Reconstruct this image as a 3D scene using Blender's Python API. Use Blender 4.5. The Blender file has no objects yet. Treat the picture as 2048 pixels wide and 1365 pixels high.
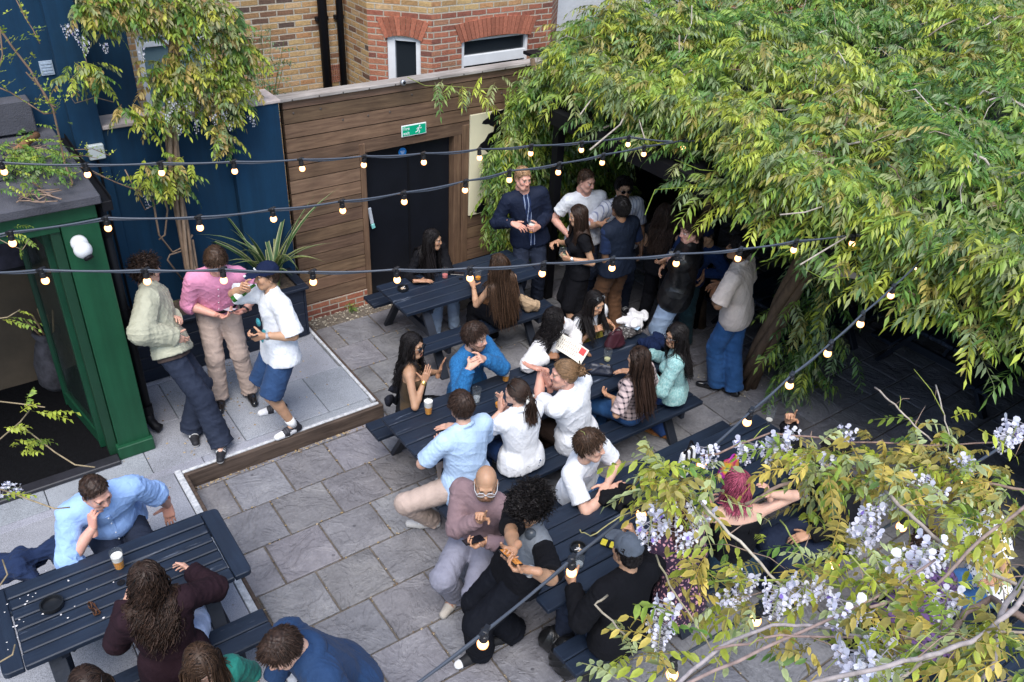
import bpy, bmesh, math, random, time
import numpy as np
from mathutils import Vector, Matrix
T_START = time.time()
rng = np.random.default_rng(7)
random.seed(7)
S = bpy.context.scene
COL = S.collection
# ------------------------------------------------------------------ survey: the camera stands where the photographer did;
# at_z / at_y give the world point under a photograph pixel at a known height or on a known wall
PW, PH = 2048, 1365
YAW, PITCH, ROLL, FPX = 0.6423486, 0.5739883, 0.0530918, 1711.62
CAM = np.array([-3.1515, -8.3486, 5.4])
_f = np.array([math.sin(YAW)*math.cos(PITCH), math.cos(YAW)*math.cos(PITCH), -math.sin(PITCH)])
_r = np.cross(_f, [0, 0, 1]); _r /= np.linalg.norm(_r); _u = np.cross(_r, _f)
CR = math.cos(ROLL)*_r + math.sin(ROLL)*_u
CU = -math.sin(ROLL)*_r + math.cos(ROLL)*_u
CF = _f
def ray(x, y): return (x-PW/2)/FPX*CR - (y-PH/2)/FPX*CU + CF
def at_z(x, y, z):
    d = ray(x, y); return CAM + (z-CAM[2])/d[2]*d
def at_y(x, y, Y):
    d = ray(x, y); return CAM + (Y-CAM[1])/d[1]*d
def at_x(x, y, X):
    d = ray(x, y); return CAM + (X-CAM[0])/d[0]*d
# ------------------------------------------------------------------ materials
_mats = {}
def newmat(name):
    m = bpy.data.materials.new(name); m.use_nodes = True
    nt = m.node_tree; b = nt.nodes['Principled BSDF']
    return m, nt, b
def N(nt, typ, **kw):
    n = nt.nodes.new(typ)
    for k, v in kw.items():
        if k.startswith('i_'): n.inputs[k[2:].replace('_', ' ')].default_value = v
        else: setattr(n, k, v)
    return n
def L(nt, a, b): nt.links.new(a, b)
def coords(nt, scale=(1, 1, 1), kind='Object'):
    tc = N(nt, 'ShaderNodeTexCoord'); mp = N(nt, 'ShaderNodeMapping')
    L(nt, tc.outputs[kind], mp.inputs['Vector']); mp.inputs['Scale'].default_value = scale
    return mp.outputs['Vector']
def ramp(nt, fac, stops, interp='LINEAR'):
    r = N(nt, 'ShaderNodeValToRGB'); r.color_ramp.interpolation = interp
    el = r.color_ramp.elements
    while len(el) < len(stops): el.new(0.5)
    for e, (p, c) in zip(el, stops):
        e.position = p; e.color = (*c, 1) if len(c) == 3 else c
    L(nt, fac, r.inputs['Fac']); return r.outputs['Color']
def mixc(nt, fac, a, b, mode='MIX'):
    m = N(nt, 'ShaderNodeMix', data_type='RGBA', blend_type=mode)
    if hasattr(fac, 'links'): L(nt, fac, m.inputs['Factor'])
    else: m.inputs['Factor'].default_value = fac
    for s, k in ((a, 'A'), (b, 'B')):
        sock = [i for i in m.inputs if i.name == k and i.type == 'RGBA'][0]
        if hasattr(s, 'links'): L(nt, s, sock)
        else: sock.default_value = (*s, 1)
    return [o for o in m.outputs if o.type == 'RGBA'][0]
def noise(nt, vec, scale, detail=4, rough=.55, dist=0):
    n = N(nt, 'ShaderNodeTexNoise'); n.inputs['Scale'].default_value = scale; n.inputs['Detail'].default_value = detail
    n.inputs['Roughness'].default_value = rough; n.inputs['Distortion'].default_value = dist
    L(nt, vec, n.inputs['Vector']); return n.outputs['Fac']
def bump(nt, b, h, strength, dist=.01):
    bn = N(nt, 'ShaderNodeBump'); bn.inputs['Strength'].default_value = strength; bn.inputs['Distance'].default_value = dist
    L(nt, h, bn.inputs['Height']); L(nt, bn.outputs['Normal'], b.inputs['Normal']); return bn
def plain(name, col, rough=.6, var=.12, scale=6, bmp=0, bscale=40, metal=0, spec=.5, stretch=(1, 1, 1), coat=0, sheen=0):
    if name in _mats: return _mats[name]
    m, nt, b = newmat(name)
    v = coords(nt, stretch)
    n = noise(nt, v, scale, 5, .6)
    c = ramp(nt, n, [(.3, tuple(x*(1-var) for x in col)), (.7, tuple(min(1, x*(1+var)) for x in col))])
    L(nt, c, b.inputs['Base Color'])
    b.inputs['Roughness'].default_value = rough; b.inputs['Metallic'].default_value = metal
    b.inputs['Specular IOR Level'].default_value = spec
    b.inputs['Coat Weight'].default_value = coat; b.inputs['Sheen Weight'].default_value = sheen
    if bmp: bump(nt, b, noise(nt, v, bscale, 3), bmp)
    _mats[name] = m; return m
def attrmat(name, rough=.6, var=.15, scale=30, spec=.4, sss=0, transl=0, bmp=0, bscale=120, stretch=(1, 1, 1)):
    """base colour from the mesh's own colour attribute, varied a little"""
    if name in _mats: return _mats[name]
    m, nt, b = newmat(name)
    at = N(nt, 'ShaderNodeAttribute', attribute_name='Col')
    v = coords(nt, stretch)
    g = ramp(nt, noise(nt, v, scale, 4), [(.3, (1-var,)*3), (.7, (1+var,)*3)])
    c = mixc(nt, 1, at.outputs['Color'], g, 'MULTIPLY')
    L(nt, c, b.inputs['Base Color'])
    b.inputs['Roughness'].default_value = rough; b.inputs['Specular IOR Level'].default_value = spec
    if sss:
        b.inputs['Subsurface Weight'].default_value = sss; b.inputs['Subsurface Radius'].default_value = (.01, .004, .002)
        b.inputs['Subsurface Scale'].default_value = 1
    if bmp: bump(nt, b, noise(nt, v, bscale, 3), bmp, .004)
    if transl:
        tr = N(nt, 'ShaderNodeBsdfTranslucent'); L(nt, c, tr.inputs['Color'])
        mx = N(nt, 'ShaderNodeMixShader'); mx.inputs[0].default_value = transl
        out = nt.nodes['Material Output']
        L(nt, b.outputs[0], mx.inputs[1]); L(nt, tr.outputs[0], mx.inputs[2]); L(nt, mx.outputs[0], out.inputs['Surface'])
    _mats[name] = m; return m
# ------------------------------------------------------------------ objects
_loc = {}
def tag(o, label=None, cat=None, group=None, kind=None):
    if label: o['label'] = label
    if cat: o['category'] = cat
    if group: o['group'] = group
    if kind: o['kind'] = kind
    return o
def thing(name, loc, label, cat, group=None, rz=0):
    o = bpy.data.objects.new(name, None); COL.objects.link(o); o.location = loc; o.rotation_euler[2] = rz
    o.empty_display_size = .1
    _loc[o.name] = np.array(loc, float)
    return tag(o, label, cat, group)
def mesh_obj(name, V, F, mat, parent=None, smooth=False, col=None, uv=None, local=False, bevel=0):
    V = np.asarray(V, dtype=np.float64).reshape(-1, 3)
    origin = np.zeros(3)
    if parent is not None: origin = _loc.get(parent.name, np.zeros(3))
    if not local: V = V - origin
    me = bpy.data.meshes.new(name)
    if isinstance(F, np.ndarray):
        k = F.shape[1]; nf = len(F)
        me.vertices.add(len(V)); me.vertices.foreach_set('co', V.ravel())
        me.loops.add(nf*k); me.loops.foreach_set('vertex_index', F.astype(np.int32).ravel())
        me.polygons.add(nf); me.polygons.foreach_set('loop_start', np.arange(0, nf*k, k, dtype=np.int32))
        me.update(calc_edges=True)
    else:
        me.from_pydata(V.tolist(), [], F)
    if bevel:
        bm = bmesh.new(); bm.from_mesh(me)
        es = [e for e in bm.edges if len(e.link_faces) == 2 and e.calc_face_angle(0) > .6]
        bmesh.ops.bevel(bm, geom=es, offset=bevel, segments=1, affect='EDGES', profile=.5, clamp_overlap=True)
        bm.to_mesh(me); bm.free()
    if smooth: me.polygons.foreach_set('use_smooth', np.ones(len(me.polygons), bool))
    if col is not None:
        a = me.color_attributes.new('Col', 'FLOAT_COLOR', 'POINT')
        c = np.ones((len(V), 4)); c[:, :3] = col; a.data.foreach_set('color', c.ravel())
    if uv is not None:
        ul = me.uv_layers.new(name='UVMap')
        li = np.empty(len(me.loops), np.int32); me.loops.foreach_get('vertex_index', li)
        ul.data.foreach_set('uv', np.asarray(uv, float)[li].ravel())
    if mat is not None: me.materials.append(mat)
    o = bpy.data.objects.new(name, me); COL.objects.link(o)
    if parent is not None:
        o.parent = parent; _loc[o.name] = origin
    else: _loc[o.name] = np.zeros(3)
    return o
class MB:
    """collects simple shapes, then links them as one mesh"""
    def __init__(s): s.V = []; s.F = []; s.C = []
    def add(s, V, F, c=None):
        n = len(s.V); s.V += [tuple(v) for v in V]; s.F += [tuple(i+n for i in f) for f in F]
        s.C += [c or (1, 1, 1)]*len(V); return s
    def box(s, lo, hi, c=None):
        x0, y0, z0 = lo; x1, y1, z1 = hi
        return s.add([(x0,y0,z0),(x1,y0,z0),(x1,y1,z0),(x0,y1,z0),(x0,y0,z1),(x1,y0,z1),(x1,y1,z1),(x0,y1,z1)],
                     [(0,3,2,1),(4,5,6,7),(0,1,5,4),(1,2,6,5),(2,3,7,6),(3,0,4,7)], c)
    def beam(s, a, b, w, h, up=(0, 0, 1), c=None):
        a = Vector(a); b = Vector(b); d = (b-a).normalized(); x = d.cross(Vector(up)).normalized(); y = x.cross(d)
        P = []
        for q in (a, b):
            for i, j in ((-1,-1),(1,-1),(1,1),(-1,1)): P.append(q+x*(i*w/2)+y*(j*h/2))
        return s.add(P, [(0,1,2,3),(7,6,5,4),(0,4,5,1),(1,5,6,2),(2,6,7,3),(3,7,4,0)], c)
    def tube(s, pts, rad, n=8, caps=True, c=None):
        pts = np.asarray(pts, float); k = len(pts)
        rad = np.full(k, rad) if np.isscalar(rad) else np.asarray(rad, float)
        T = np.gradient(pts, axis=0); T /= np.linalg.norm(T, axis=1)[:, None]+1e-12
        x = np.cross(T[0], [0.3, .5, .8]); x /= np.linalg.norm(x)
        V = []
        for i in range(k):
            x = x - T[i]*(x@T[i]); x /= np.linalg.norm(x)+1e-12; y = np.cross(T[i], x)
            for j in range(n):
                t = 2*math.pi*j/n; V.append(pts[i]+rad[i]*(math.cos(t)*x+math.sin(t)*y))
        F = [(i*n+j, i*n+(j+1) % n, (i+1)*n+(j+1) % n, (i+1)*n+j) for i in range(k-1) for j in range(n)]
        if caps: F += [tuple(range(n))[::-1], tuple(range((k-1)*n, k*n))]
        return s.add(V, F, c)
    def lathe(s, prof, base=(0, 0, 0), axis=(0, 0, 1), n=20, c=None):
        ax = Vector(axis).normalized(); x = ax.orthogonal().normalized(); y = ax.cross(x); b = Vector(base); V = []
        for r, h in prof:
            for j in range(n):
                t = 2*math.pi*j/n; V.append(b+ax*h+x*(r*math.cos(t))+y*(r*math.sin(t)))
        k = len(prof)
        F = [(i*n+j, i*n+(j+1) % n, (i+1)*n+(j+1) % n, (i+1)*n+j) for i in range(k-1) for j in range(n)]
        if prof[0][0] > 1e-6: F.append(tuple(range(n))[::-1])
        if prof[-1][0] > 1e-6: F.append(tuple(range((k-1)*n, k*n)))
        return s.add(V, F, c)
    def ball(s, cen, r, n=12, m=8, c=None):
        r = (r, r, r) if np.isscalar(r) else r
        V = []; F = []
        for i in range(m+1):
            p = math.pi*i/m
            for j in range(n):
                t = 2*math.pi*j/n
                V.append((cen[0]+r[0]*math.sin(p)*math.cos(t), cen[1]+r[1]*math.sin(p)*math.sin(t), cen[2]+r[2]*math.cos(p)))
        for i in range(m):
            for j in range(n): F.append((i*n+j, (i+1)*n+j, (i+1)*n+(j+1) % n, i*n+(j+1) % n))
        return s.add(V, F, c)
    def build(s, name, mat, parent=None, smooth=False, bevel=0, col=False, local=False):
        return mesh_obj(name, s.V, s.F, mat, parent, smooth, np.array(s.C) if col else None, None, local, bevel)
def part(name, mat, parent, fn, smooth=False, bevel=0, local=False):
    m = MB(); fn(m); return m.build(name, mat, parent, smooth, bevel, False, local)
# ================================================================== SETTING
# ---- materials of the place
def brickmat(name, stops, mortar, sx=.225, sy=.075, msize=.010):
    m, nt, b = newmat(name)
    tc = N(nt, 'ShaderNodeUVMap'); tc.uv_map = 'UVMap'
    nz = N(nt, 'ShaderNodeTexNoise'); nz.inputs['Scale'].default_value = 9; nz.inputs['Detail'].default_value = 3
    L(nt, tc.outputs[0], nz.inputs['Vector'])
    wob = N(nt, 'ShaderNodeVectorMath', operation='MULTIPLY_ADD'); wob.inputs[1].default_value = (.012, .012, 0)
    L(nt, nz.outputs['Color'], wob.inputs[0]); L(nt, tc.outputs[0], wob.inputs[2])
    br = N(nt, 'ShaderNodeTexBrick'); br.offset = .5
    br.inputs['Scale'].default_value = 1; br.inputs['Brick Width'].default_value = sx; br.inputs['Row Height'].default_value = sy
    br.inputs['Mortar Size'].default_value = msize; br.inputs['Mortar Smooth'].default_value = .35; br.inputs['Bias'].default_value = 0
    br.inputs['Color1'].default_value = (0, 0, 0, 1); br.inputs['Color2'].default_value = (1, 1, 1, 1); br.inputs['Mortar'].default_value = (.5, .5, .5, 1)
    L(nt, wob.outputs[0], br.inputs['Vector'])
    c = ramp(nt, br.outputs['Color'], stops, 'LINEAR')
    v = tc.outputs[0]
    blot = ramp(nt, noise(nt, v, 26, 5, .7), [(.25, (.62, .6, .6)), (.6, (1.1, 1.1, 1.1))])
    c = mixc(nt, 1, c, blot, 'MULTIPLY')
    big = ramp(nt, noise(nt, v, 1.3, 4), [(.35, (.72, .7, .68)), (.65, (1.05, 1.04, 1.0))])
    c = mixc(nt, 1, c, big, 'MULTIPLY')
    mo = ramp(nt, noise(nt, v, 40, 4), [(.3, tuple(x*.7 for x in mortar)), (.7, mortar)])
    c = mixc(nt, br.outputs['Fac'], c, mo)
    L(nt, c, b.inputs['Base Color']); b.inputs['Roughness'].default_value = .9
    inv = N(nt, 'ShaderNodeMath', operation='MULTIPLY_ADD'); inv.inputs[1].default_value = -1.0
    L(nt, br.outputs['Fac'], inv.inputs[0]); L(nt, noise(nt, v, 60, 4), inv.inputs[2])
    bump(nt, b, inv.outputs[0], .6, .012)
    return m
yellow_brick = brickmat('stock_brick', [(0, (.10, .07, .06)), (.14, (.30, .15, .08)), (.3, (.46, .29, .13)), (.55, (.55, .38, .18)), (.8, (.50, .26, .12)), (1, (.60, .44, .25))], (.50, .44, .35))
red_brick = brickmat('red_brick', [(0, (.20, .08, .06)), (.25, (.40, .13, .08)), (.6, (.46, .17, .10)), (1, (.42, .22, .13))], (.46, .40, .32))
def woodmat(name, c0, c1, rough=.6, along='x', scale=1.0, bmp=.35, worn=None, wornlo=.66, spec=.4, attr=False):
    m, nt, b = newmat(name)
    st = {'x': (1.2, 14, 14), 'y': (14, 1.2, 14), 'z': (14, 14, 1.2)}[along]
    v = coords(nt, tuple(s*scale for s in st))
    g = noise(nt, v, 2.2, 6, .62, .6)
    c = ramp(nt, g, [(.28, c0), (.72, c1)])
    v2 = coords(nt)
    c = mixc(nt, 1, c, ramp(nt, noise(nt, v2, 2.4, 4), [(.3, (.72,)*3), (.7, (1.15,)*3)]), 'MULTIPLY')
    if attr: c = mixc(nt, 1, c, N(nt, 'ShaderNodeAttribute', attribute_name='Col').outputs['Color'], 'MULTIPLY')
    if worn:
        w = ramp(nt, noise(nt, coords(nt, tuple(s*.5 for s in st)), 2.6, 8, .75, .4), [(wornlo, (0, 0, 0)), (wornlo+.06, (1, 1, 1))])
        w2 = ramp(nt, noise(nt, v2, 1.6, 3), [(.40, (0, 0, 0)), (.52, (1, 1, 1))])
        c = mixc(nt, mixc(nt, 1, w, w2, 'MULTIPLY'), c, worn)
    L(nt, c, b.inputs['Base Color']); b.inputs['Roughness'].default_value = rough; b.inputs['Specular IOR Level'].default_value = spec
    if bmp: bump(nt, b, g, bmp, .006)
    return m
fence_wood = woodmat('stained_boards', (.095, .052, .032), (.235, .145, .088), .75, 'x', attr=True)
fence_wood_v = woodmat('stained_boards_upright', (.09, .048, .028), (.20, .12, .07), .75, 'z')
grey_wood = woodmat('weathered_cap', (.20, .17, .15), (.42, .38, .35), .85, 'x')
sleeper_wood = woodmat('sleeper', (.035, .022, .016), (.12, .085, .065), .8, 'x')
table_wood = woodmat('painted_table', (.006, .0115, .025), (.013, .023, .043), .50, 'x', 1, .5, worn=(.13, .15, .19), wornlo=.60, spec=.5)
table_wood_y = woodmat('painted_table_cross', (.006, .0115, .025), (.013, .023, .043), .50, 'y', 1, .5, spec=.5)
bench_wood = woodmat('painted_bench', (.006, .011, .024), (.012, .021, .039), .52, 'x', 1, .4, worn=(.10, .12, .16), wornlo=.62)
leg_wood = plain('painted_leg', (.010, .014, .024), .55, .2, 8, .15)
blue_paint = None
def paintwall(name, col, rough=.75):
    m, nt, b = newmat(name); v = coords(nt)
    a = noise(nt, v, 1.4, 5, .65); g = noise(nt, v, 26, 5, .6)
    c = ramp(nt, a, [(.25, tuple(x*.8 for x in col)), (.75, tuple(x*1.18 for x in col))])
    streak = noise(nt, coords(nt, (9, 9, .5)), 1.5, 5, .7)
    c = mixc(nt, 1, c, ramp(nt, streak, [(.35, (.84,)*3), (.65, (1.08,)*3)]), 'MULTIPLY')
    L(nt, c, b.inputs['Base Color']); b.inputs['Roughness'].default_value = rough; b.inputs['Specular IOR Level'].default_value = .3
    bump(nt, b, g, .25, .006); return m
blue_paint = paintwall('blue_render', (.003, .031, .072))
green_paint = paintwall('green_gloss', (.010, .066, .030), .45)
black_paint = plain('black_paint', (.005, .006, .010), .55, .25, 3, .1, spec=.3)
near_black = plain('pitch_paint', (.004, .004, .006), .6, .2, 5, spec=.25)
def stone(name, c0, c1, speck):
    m, nt, b = newmat(name); v = coords(nt)
    at = N(nt, 'ShaderNodeAttribute', attribute_name='Col')
    s1 = noise(nt, v, 170, 3, .7)
    c = ramp(nt, s1, [(.33, speck), (.48, c0), (.7, c1)])
    c = mixc(nt, 1, c, ramp(nt, noise(nt, v, 1.7, 6, .65), [(.3, (.74,)*3), (.7, (1.1,)*3)]), 'MULTIPLY')
    c = mixc(nt, 1, c, ramp(nt, noise(nt, v, 7, 5, .7), [(.62, (1, 1, 1)), (.75, (.72, .70, .68))]), 'MULTIPLY')
    c = mixc(nt, 1, c, at.outputs['Color'], 'MULTIPLY')
    L(nt, c, b.inputs['Base Color']); b.inputs['Roughness'].default_value = .8
    bump(nt, b, s1, .25, .003); return m
granite = stone('granite', (.28, .29, .32), (.42, .435, .475), (.12, .12, .13))
def riven():
    m, nt, b = newmat('riven_slate'); v = coords(nt)
    at = N(nt, 'ShaderNodeAttribute', attribute_name='Col')
    # each slab carries its own random offset in a second attribute so that the relief does not run on across joints
    off = N(nt, 'ShaderNodeAttribute', attribute_name='Off')
    vm = N(nt, 'ShaderNodeVectorMath', operation='MULTIPLY_ADD'); vm.inputs[1].default_value = (17, 17, 17)
    L(nt, off.outputs['Color'], vm.inputs[0]); L(nt, v, vm.inputs[2])
    w = vm.outputs[0]
    n1 = noise(nt, w, 3.2, 5, .55, .9)
    st = N(nt, 'ShaderNodeMath', operation='MULTIPLY'); st.inputs[1].default_value = 9; L(nt, n1, st.inputs[0])
    fr = N(nt, 'ShaderNodeMath', operation='FRACT'); L(nt, st.outputs[0], fr.inputs[0])
    pw = N(nt, 'ShaderNodeMath', operation='POWER'); pw.inputs[1].default_value = 3.0; L(nt, fr.outputs[0], pw.inputs[0])
    h = N(nt, 'ShaderNodeMath', operation='ADD'); L(nt, pw.outputs[0], h.inputs[0]); L(nt, n1, h.inputs[1])
    fine = noise(nt, w, 38, 5, .65)
    h2 = N(nt, 'ShaderNodeMath', operation='MULTIPLY_ADD'); h2.inputs[1].default_value = .35; L(nt, fine, h2.inputs[0]); L(nt, h.outputs[0], h2.inputs[2])
    c = ramp(nt, noise(nt, w, 2.3, 6, .65), [(.3, (.124, .121, .130)), (.5, (.186, .181, .192)), (.72, (.25, .242, .246))])
    c = mixc(nt, 1, c, ramp(nt, fine, [(.3, (.8,)*3), (.7, (1.12,)*3)]), 'MULTIPLY')
    # gum spots and drink stains
    vo = N(nt, 'ShaderNodeTexVoronoi'); vo.inputs['Scale'].default_value = 3.1; L(nt, v, vo.inputs['Vector'])
    c = mixc(nt, 1, c, ramp(nt, vo.outputs['Distance'], [(.035, (.5, .5, .52)), (.055, (1, 1, 1))]), 'MULTIPLY')
    c = mixc(nt, 1, c, at.outputs['Color'], 'MULTIPLY')
    L(nt, c, b.inputs['Base Color']); b.inputs['Roughness'].default_value = .62; b.inputs['Specular IOR Level'].default_value = .45
    bump(nt, b, h2.outputs[0], .62, .012); return m
slate = riven()
dirt = plain('dirt', (.10, .08, .062), .95, .4, 12, .8, 60)
# ---- ground
g = MB(); g.add([(-60,-60,-.05),(60,-60,-.05),(60,60,-.05),(-60,60,-.05)], [(0,1,2,3)])
tag(g.build('ground', dirt), kind='structure')
def slabs(name, x0, x1, y0, y1, w, d, z, mat, th=.05, gap=.012, tint=.12, seed=1, stagger=True, phase=0.0, rnd=0.0):
    r = random.Random(seed); V = []; F = []; Cc = []; Of = []
    y = y1; row = 0
    while y > y0+.05:
        yb = max(y-d, y0); x = x0 - ((row % 2)*.5*w + phase if stagger else phase) - r.random()*rnd
        while x < x1:
            ww = w; a = max(x, x0); c = min(x+ww, x1)
            if c-a > .06:
                t = 1+r.uniform(-tint, tint); col = (t*r.uniform(.97, 1.03), t, t*r.uniform(.97, 1.05)); of = [r.random() for _ in range(3)]
                dz = r.uniform(-.003, .003); g2 = gap/2; bv = .006
                n = len(V)
                tl = [r.uniform(-.002, .002) for _ in range(4)]
                q = [(a+g2, yb+g2), (c-g2, yb+g2), (c-g2, y-g2), (a+g2, y-g2)]
                cx, cy = (a+c)/2, (yb+y)/2
                V += [(px, py, z-th) for px, py in q] + [(px, py, z-bv+dz+e) for (px, py), e in zip(q, tl)]
                V += [(px+bv*(1 if px < cx else -1), py+bv*(1 if py < cy else -1), z+dz+e) for (px, py), e in zip(q, tl)]
                F += [(n+8, n+9, n+10, n+11)]
                for i in range(4):
                    j = (i+1) % 4
                    F += [(n+i, n+j, n+4+j, n+4+i), (n+4+i, n+4+j, n+8+j, n+8+i)]
                Cc += [col]*12; Of += [of]*12
            x += ww
        y -= d; row += 1
    o = mesh_obj(name, V, F, mat, col=np.array(Cc))
    a = o.data.color_attributes.new('Off', 'FLOAT_COLOR', 'POINT')
    c4 = np.ones((len(V), 4)); c4[:, :3] = Of; a.data.foreach_set('color', c4.ravel())
    return tag(o, kind='structure')
slabs('paving', -2.04, 8.5, -10, -.28, .487, .479, 0, slate, phase=.18, seed=4, gap=.016)
tag(part('paving_bed', plain('joint_sand', (.12, .10, .08), .95, .35, 25, .6, 80), None, lambda m: m.add([(-2.04,-10,-.018),(8.5,-10,-.018),(8.5,-.0,-.018),(-2.04,0,-.018)], [(0,1,2,3)])), kind='structure')
TZ = .17
slabs('terrace', -7, -.142, -2.076, -.0, .84, .66, TZ, granite, .08, .005, .07, 9, True, .3)
slabs('terrace_wing', -7, -2.115, -10, -2.055, .84, .66, TZ, granite, .08, .005, .07, 11, True, .1)
def whitemat():
    m, nt, b = newmat('worn_white_paint'); v = coords(nt)
    n = noise(nt, v, 18, 6, .75)
    c = ramp(nt, n, [(.36, (.30, .31, .33)), (.52, (.50, .51, .53)), (.72, (.70, .70, .71))])
    L(nt, c, b.inputs['Base Color']); b.inputs['Roughness'].default_value = .8; bump(nt, b, n, .3, .004); return m
wpaint = whitemat()
e = MB()
e.box((-.138,-2.05,TZ-.09),(-.105,-.02,TZ+.003)); e.box((-2.05,-2.112,TZ-.09),(-.105,-2.080,TZ+.003)); e.box((-2.11,-10,TZ-.09),(-2.053,-2.053,TZ+.003))
tag(e.build('terrace_kerb', wpaint, bevel=.006), kind='structure')
e = MB(); e.box((-2.045,-2.155,-.02),(-.075,-2.115,TZ-.004)); e.box((-.1,-2.11,-.02),(-.075,-.02,TZ-.004)); e.box((-2.05,-10,-.02),(-2.02,-2.16,TZ-.004))
tag(e.build('terrace_riser', sleeper_wood, bevel=.006), kind='structure')
# dirt and gravel strip along the fence foot, fine litter in joints
gm = attrmat('gravel_bits', .9, .3, 60)
def scatter_bits(name, pts, size, cols, seed=3):
    r = np.random.default_rng(seed); V = []; F = []; Cc = []
    for p in pts:
        s = size*r.uniform(.4, 1.3); n = len(V); a = r.uniform(0, 6.28); q = r.uniform(.5, 1)
        ca, sa = math.cos(a), math.sin(a)
        for dx, dy, dz in ((-1,-q,0),(1,-q*.8,0),(.8,q,0),(-.9,q*.7,0),(0,0,.8)):
            V.append((p[0]+s*(dx*ca-dy*sa), p[1]+s*(dx*sa+dy*ca), p[2]+s*dz))
        F += [(n,n+1,n+4),(n+1,n+2,n+4),(n+2,n+3,n+4),(n+3,n,n+4)]
        Cc += [cols[r.integers(len(cols))]]*5
    o = mesh_obj(name, V, F, gm, col=np.array(Cc)); return tag(o, 'pale gravel and dry litter lying along the foot of the timber fence', 'gravel', kind='stuff')
pts = [(rng.uniform(-.05, 3.4), -abs(rng.normal(0, .17))-.02, -.012) for _ in range(1500)] + [(rng.uniform(3.2, 3.9), rng.uniform(-3.9, -3.3), -.005) for _ in range(300)]
scatter_bits('gravel', pts, .012, [(.30, .26, .20), (.20, .17, .13), (.42, .38, .30), (.13, .10, .08)])
pts = []
for k in range(900):
    row = rng.integers(0, 14); y = -.28-row*.479
    if rng.random() < .5: pts.append((rng.uniform(-2, 3), y+rng.normal(0, .008), .001))
    else: pts.append((-2.04-.18+.487*rng.integers(0, 9)-(row % 2)*.2435+.0, rng.uniform(y-.479, y), .001))
pts += [(rng.normal(-1.2, .5), rng.uniform(-2.0, -.66), TZ+.002) for _ in range(150)]+[(rng.uniform(-2.9, -2.15), rng.uniform(-4.6, -2.2), TZ+.002) for _ in range(60)]
pts += [(rng.uniform(-2, -.1), -2.16-abs(rng.normal(0, .02)), .003) for _ in range(160)]
o = scatter_bits('litter', pts, .009, [(.28, .20, .10), (.16, .11, .07), (.36, .28, .18)], 8)
o['label'] = 'dry leaf bits and crumbs caught in the joints between the slabs'; o['category'] = 'litter'
# ---- timber fence with fire door
fl = thing('timber_fence', (0, 0, 0), 'tall brown horizontal board fence with grey weathered capping', 'fence')
fb = MB(); r = random.Random(5)
zz = .20; k = 0
while zz < 2.60:
    z1 = min(zz+.155, 2.615)
    for (xa, xb) in ([(.0, .825)] if z1 < 2.03 else [(0.0, 3.9)]):
        t = r.uniform(.0, .006); q = r.uniform(.72, 1.2); qc = (q, q*r.uniform(.97, 1.03), q*r.uniform(.94, 1.04)); fb.box((xa, -.022-t, zz+.006), (xb, .03, z1-.006), qc)
    if z1 < 2.03: fb.box((2.275, -.022, zz+.006), (3.9, .03, z1-.006), qc)
    zz += .155; k += 1
fb.build('board', fence_wood, fl, col=True)
part('backing', near_black, fl, lambda m: (m.box((0, .031, .0), (.83, .07, 2.60)), m.box((2.26, .031, 0), (3.9, .07, 2.6)), m.box((.83, .031, 2.0), (2.26, .07, 2.6))))
part('post', fence_wood_v, fl, lambda m: (m.box((.83, -.034, .06), (.898, .09, 2.02))), bevel=.005)
part('post', fence_wood_v, fl, lambda m: (m.box((2.07, -.02, .02), (2.17, .12, 2.02))), bevel=.005)
part('post', fence_wood_v, fl, lambda m: (m.box((2.175, -.034, .02), (2.27, .03, 2.02))), bevel=.005)
part('capping', grey_wood, fl, lambda m: (m.box((-.07, -.075, 2.617), (3.9, .085, 2.655)),), bevel=.006)
rust = plain('rusty_steel', (.12, .10, .09), .6, .3, 30, metal=.6)
for i in range(13):
    part('bolt', rust, fl, lambda m: m.ball((.1+i*.29+r.uniform(-.03, .03), -.076, 2.632), (.009, .006, .009), 8, 5))
    part('bolt', rust, fl, lambda m: m.ball((.1+i*.29+r.uniform(-.05, .05), -.03, 2.48+r.choice((0, -.155))), (.012, .005, .012), 8, 5))
o = mesh_obj('plinth', [(0,-.03,-.03),(.83,-.03,-.03),(.83,-.03,.19),(0,-.03,.19),(0,.07,.19),(.83,.07,.19),(.83,.07,-.03)], [(0,1,2,3),(3,2,5,4),(1,6,5,2)], red_brick, fl, uv=[(0,0),(.83,0),(.83,.22),(0,.22),(0,.3),(.83,.3),(.9,0)])
fd = thing('fire_door', (1.5, .1, 0), 'black painted fire door set in the brown timber fence', 'door')
part('door_leaf', black_paint, fd, lambda m: m.box((.905, .085, .03), (2.062, .125, 2.0)), bevel=.004)
part('threshold', plain('sill_stone', (.32, .30, .27), .9, .2, 10), fd, lambda m: m.box((.905, -.03, -.01), (2.065, .08, .035)), bevel=.005)
part('kick_strip', near_black, fd, lambda m: (m.box((1.48, .078, .05), (1.51, .084, 1.98)),))
pl = plain('grey_plastic', (.55, .58, .62), .4, .05)
ha = part('handle', pl, fd, lambda m: (m.beam((.955, .06, 1.20), (.985, .06, .99), .045, .02, (0, 1, 0)), m.box((.945, .06, 1.12), (.985, .084, 1.17))), bevel=.006)
part('grip', plain('teal_plastic', (.25, .62, .58), .4, .05), ha, lambda m: m.beam((.985, .056, .99), (1.0, .056, .93), .047, .024, (0, 1, 0)), bevel=.006)
st = part('sticker', plain('blue_disc', (.02, .22, .62), .4, .03), fd, lambda m: m.lathe([(.052, 0), (.052, .003)], (1.425, .084, 1.79), (0, -1, 0), 24))
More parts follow.
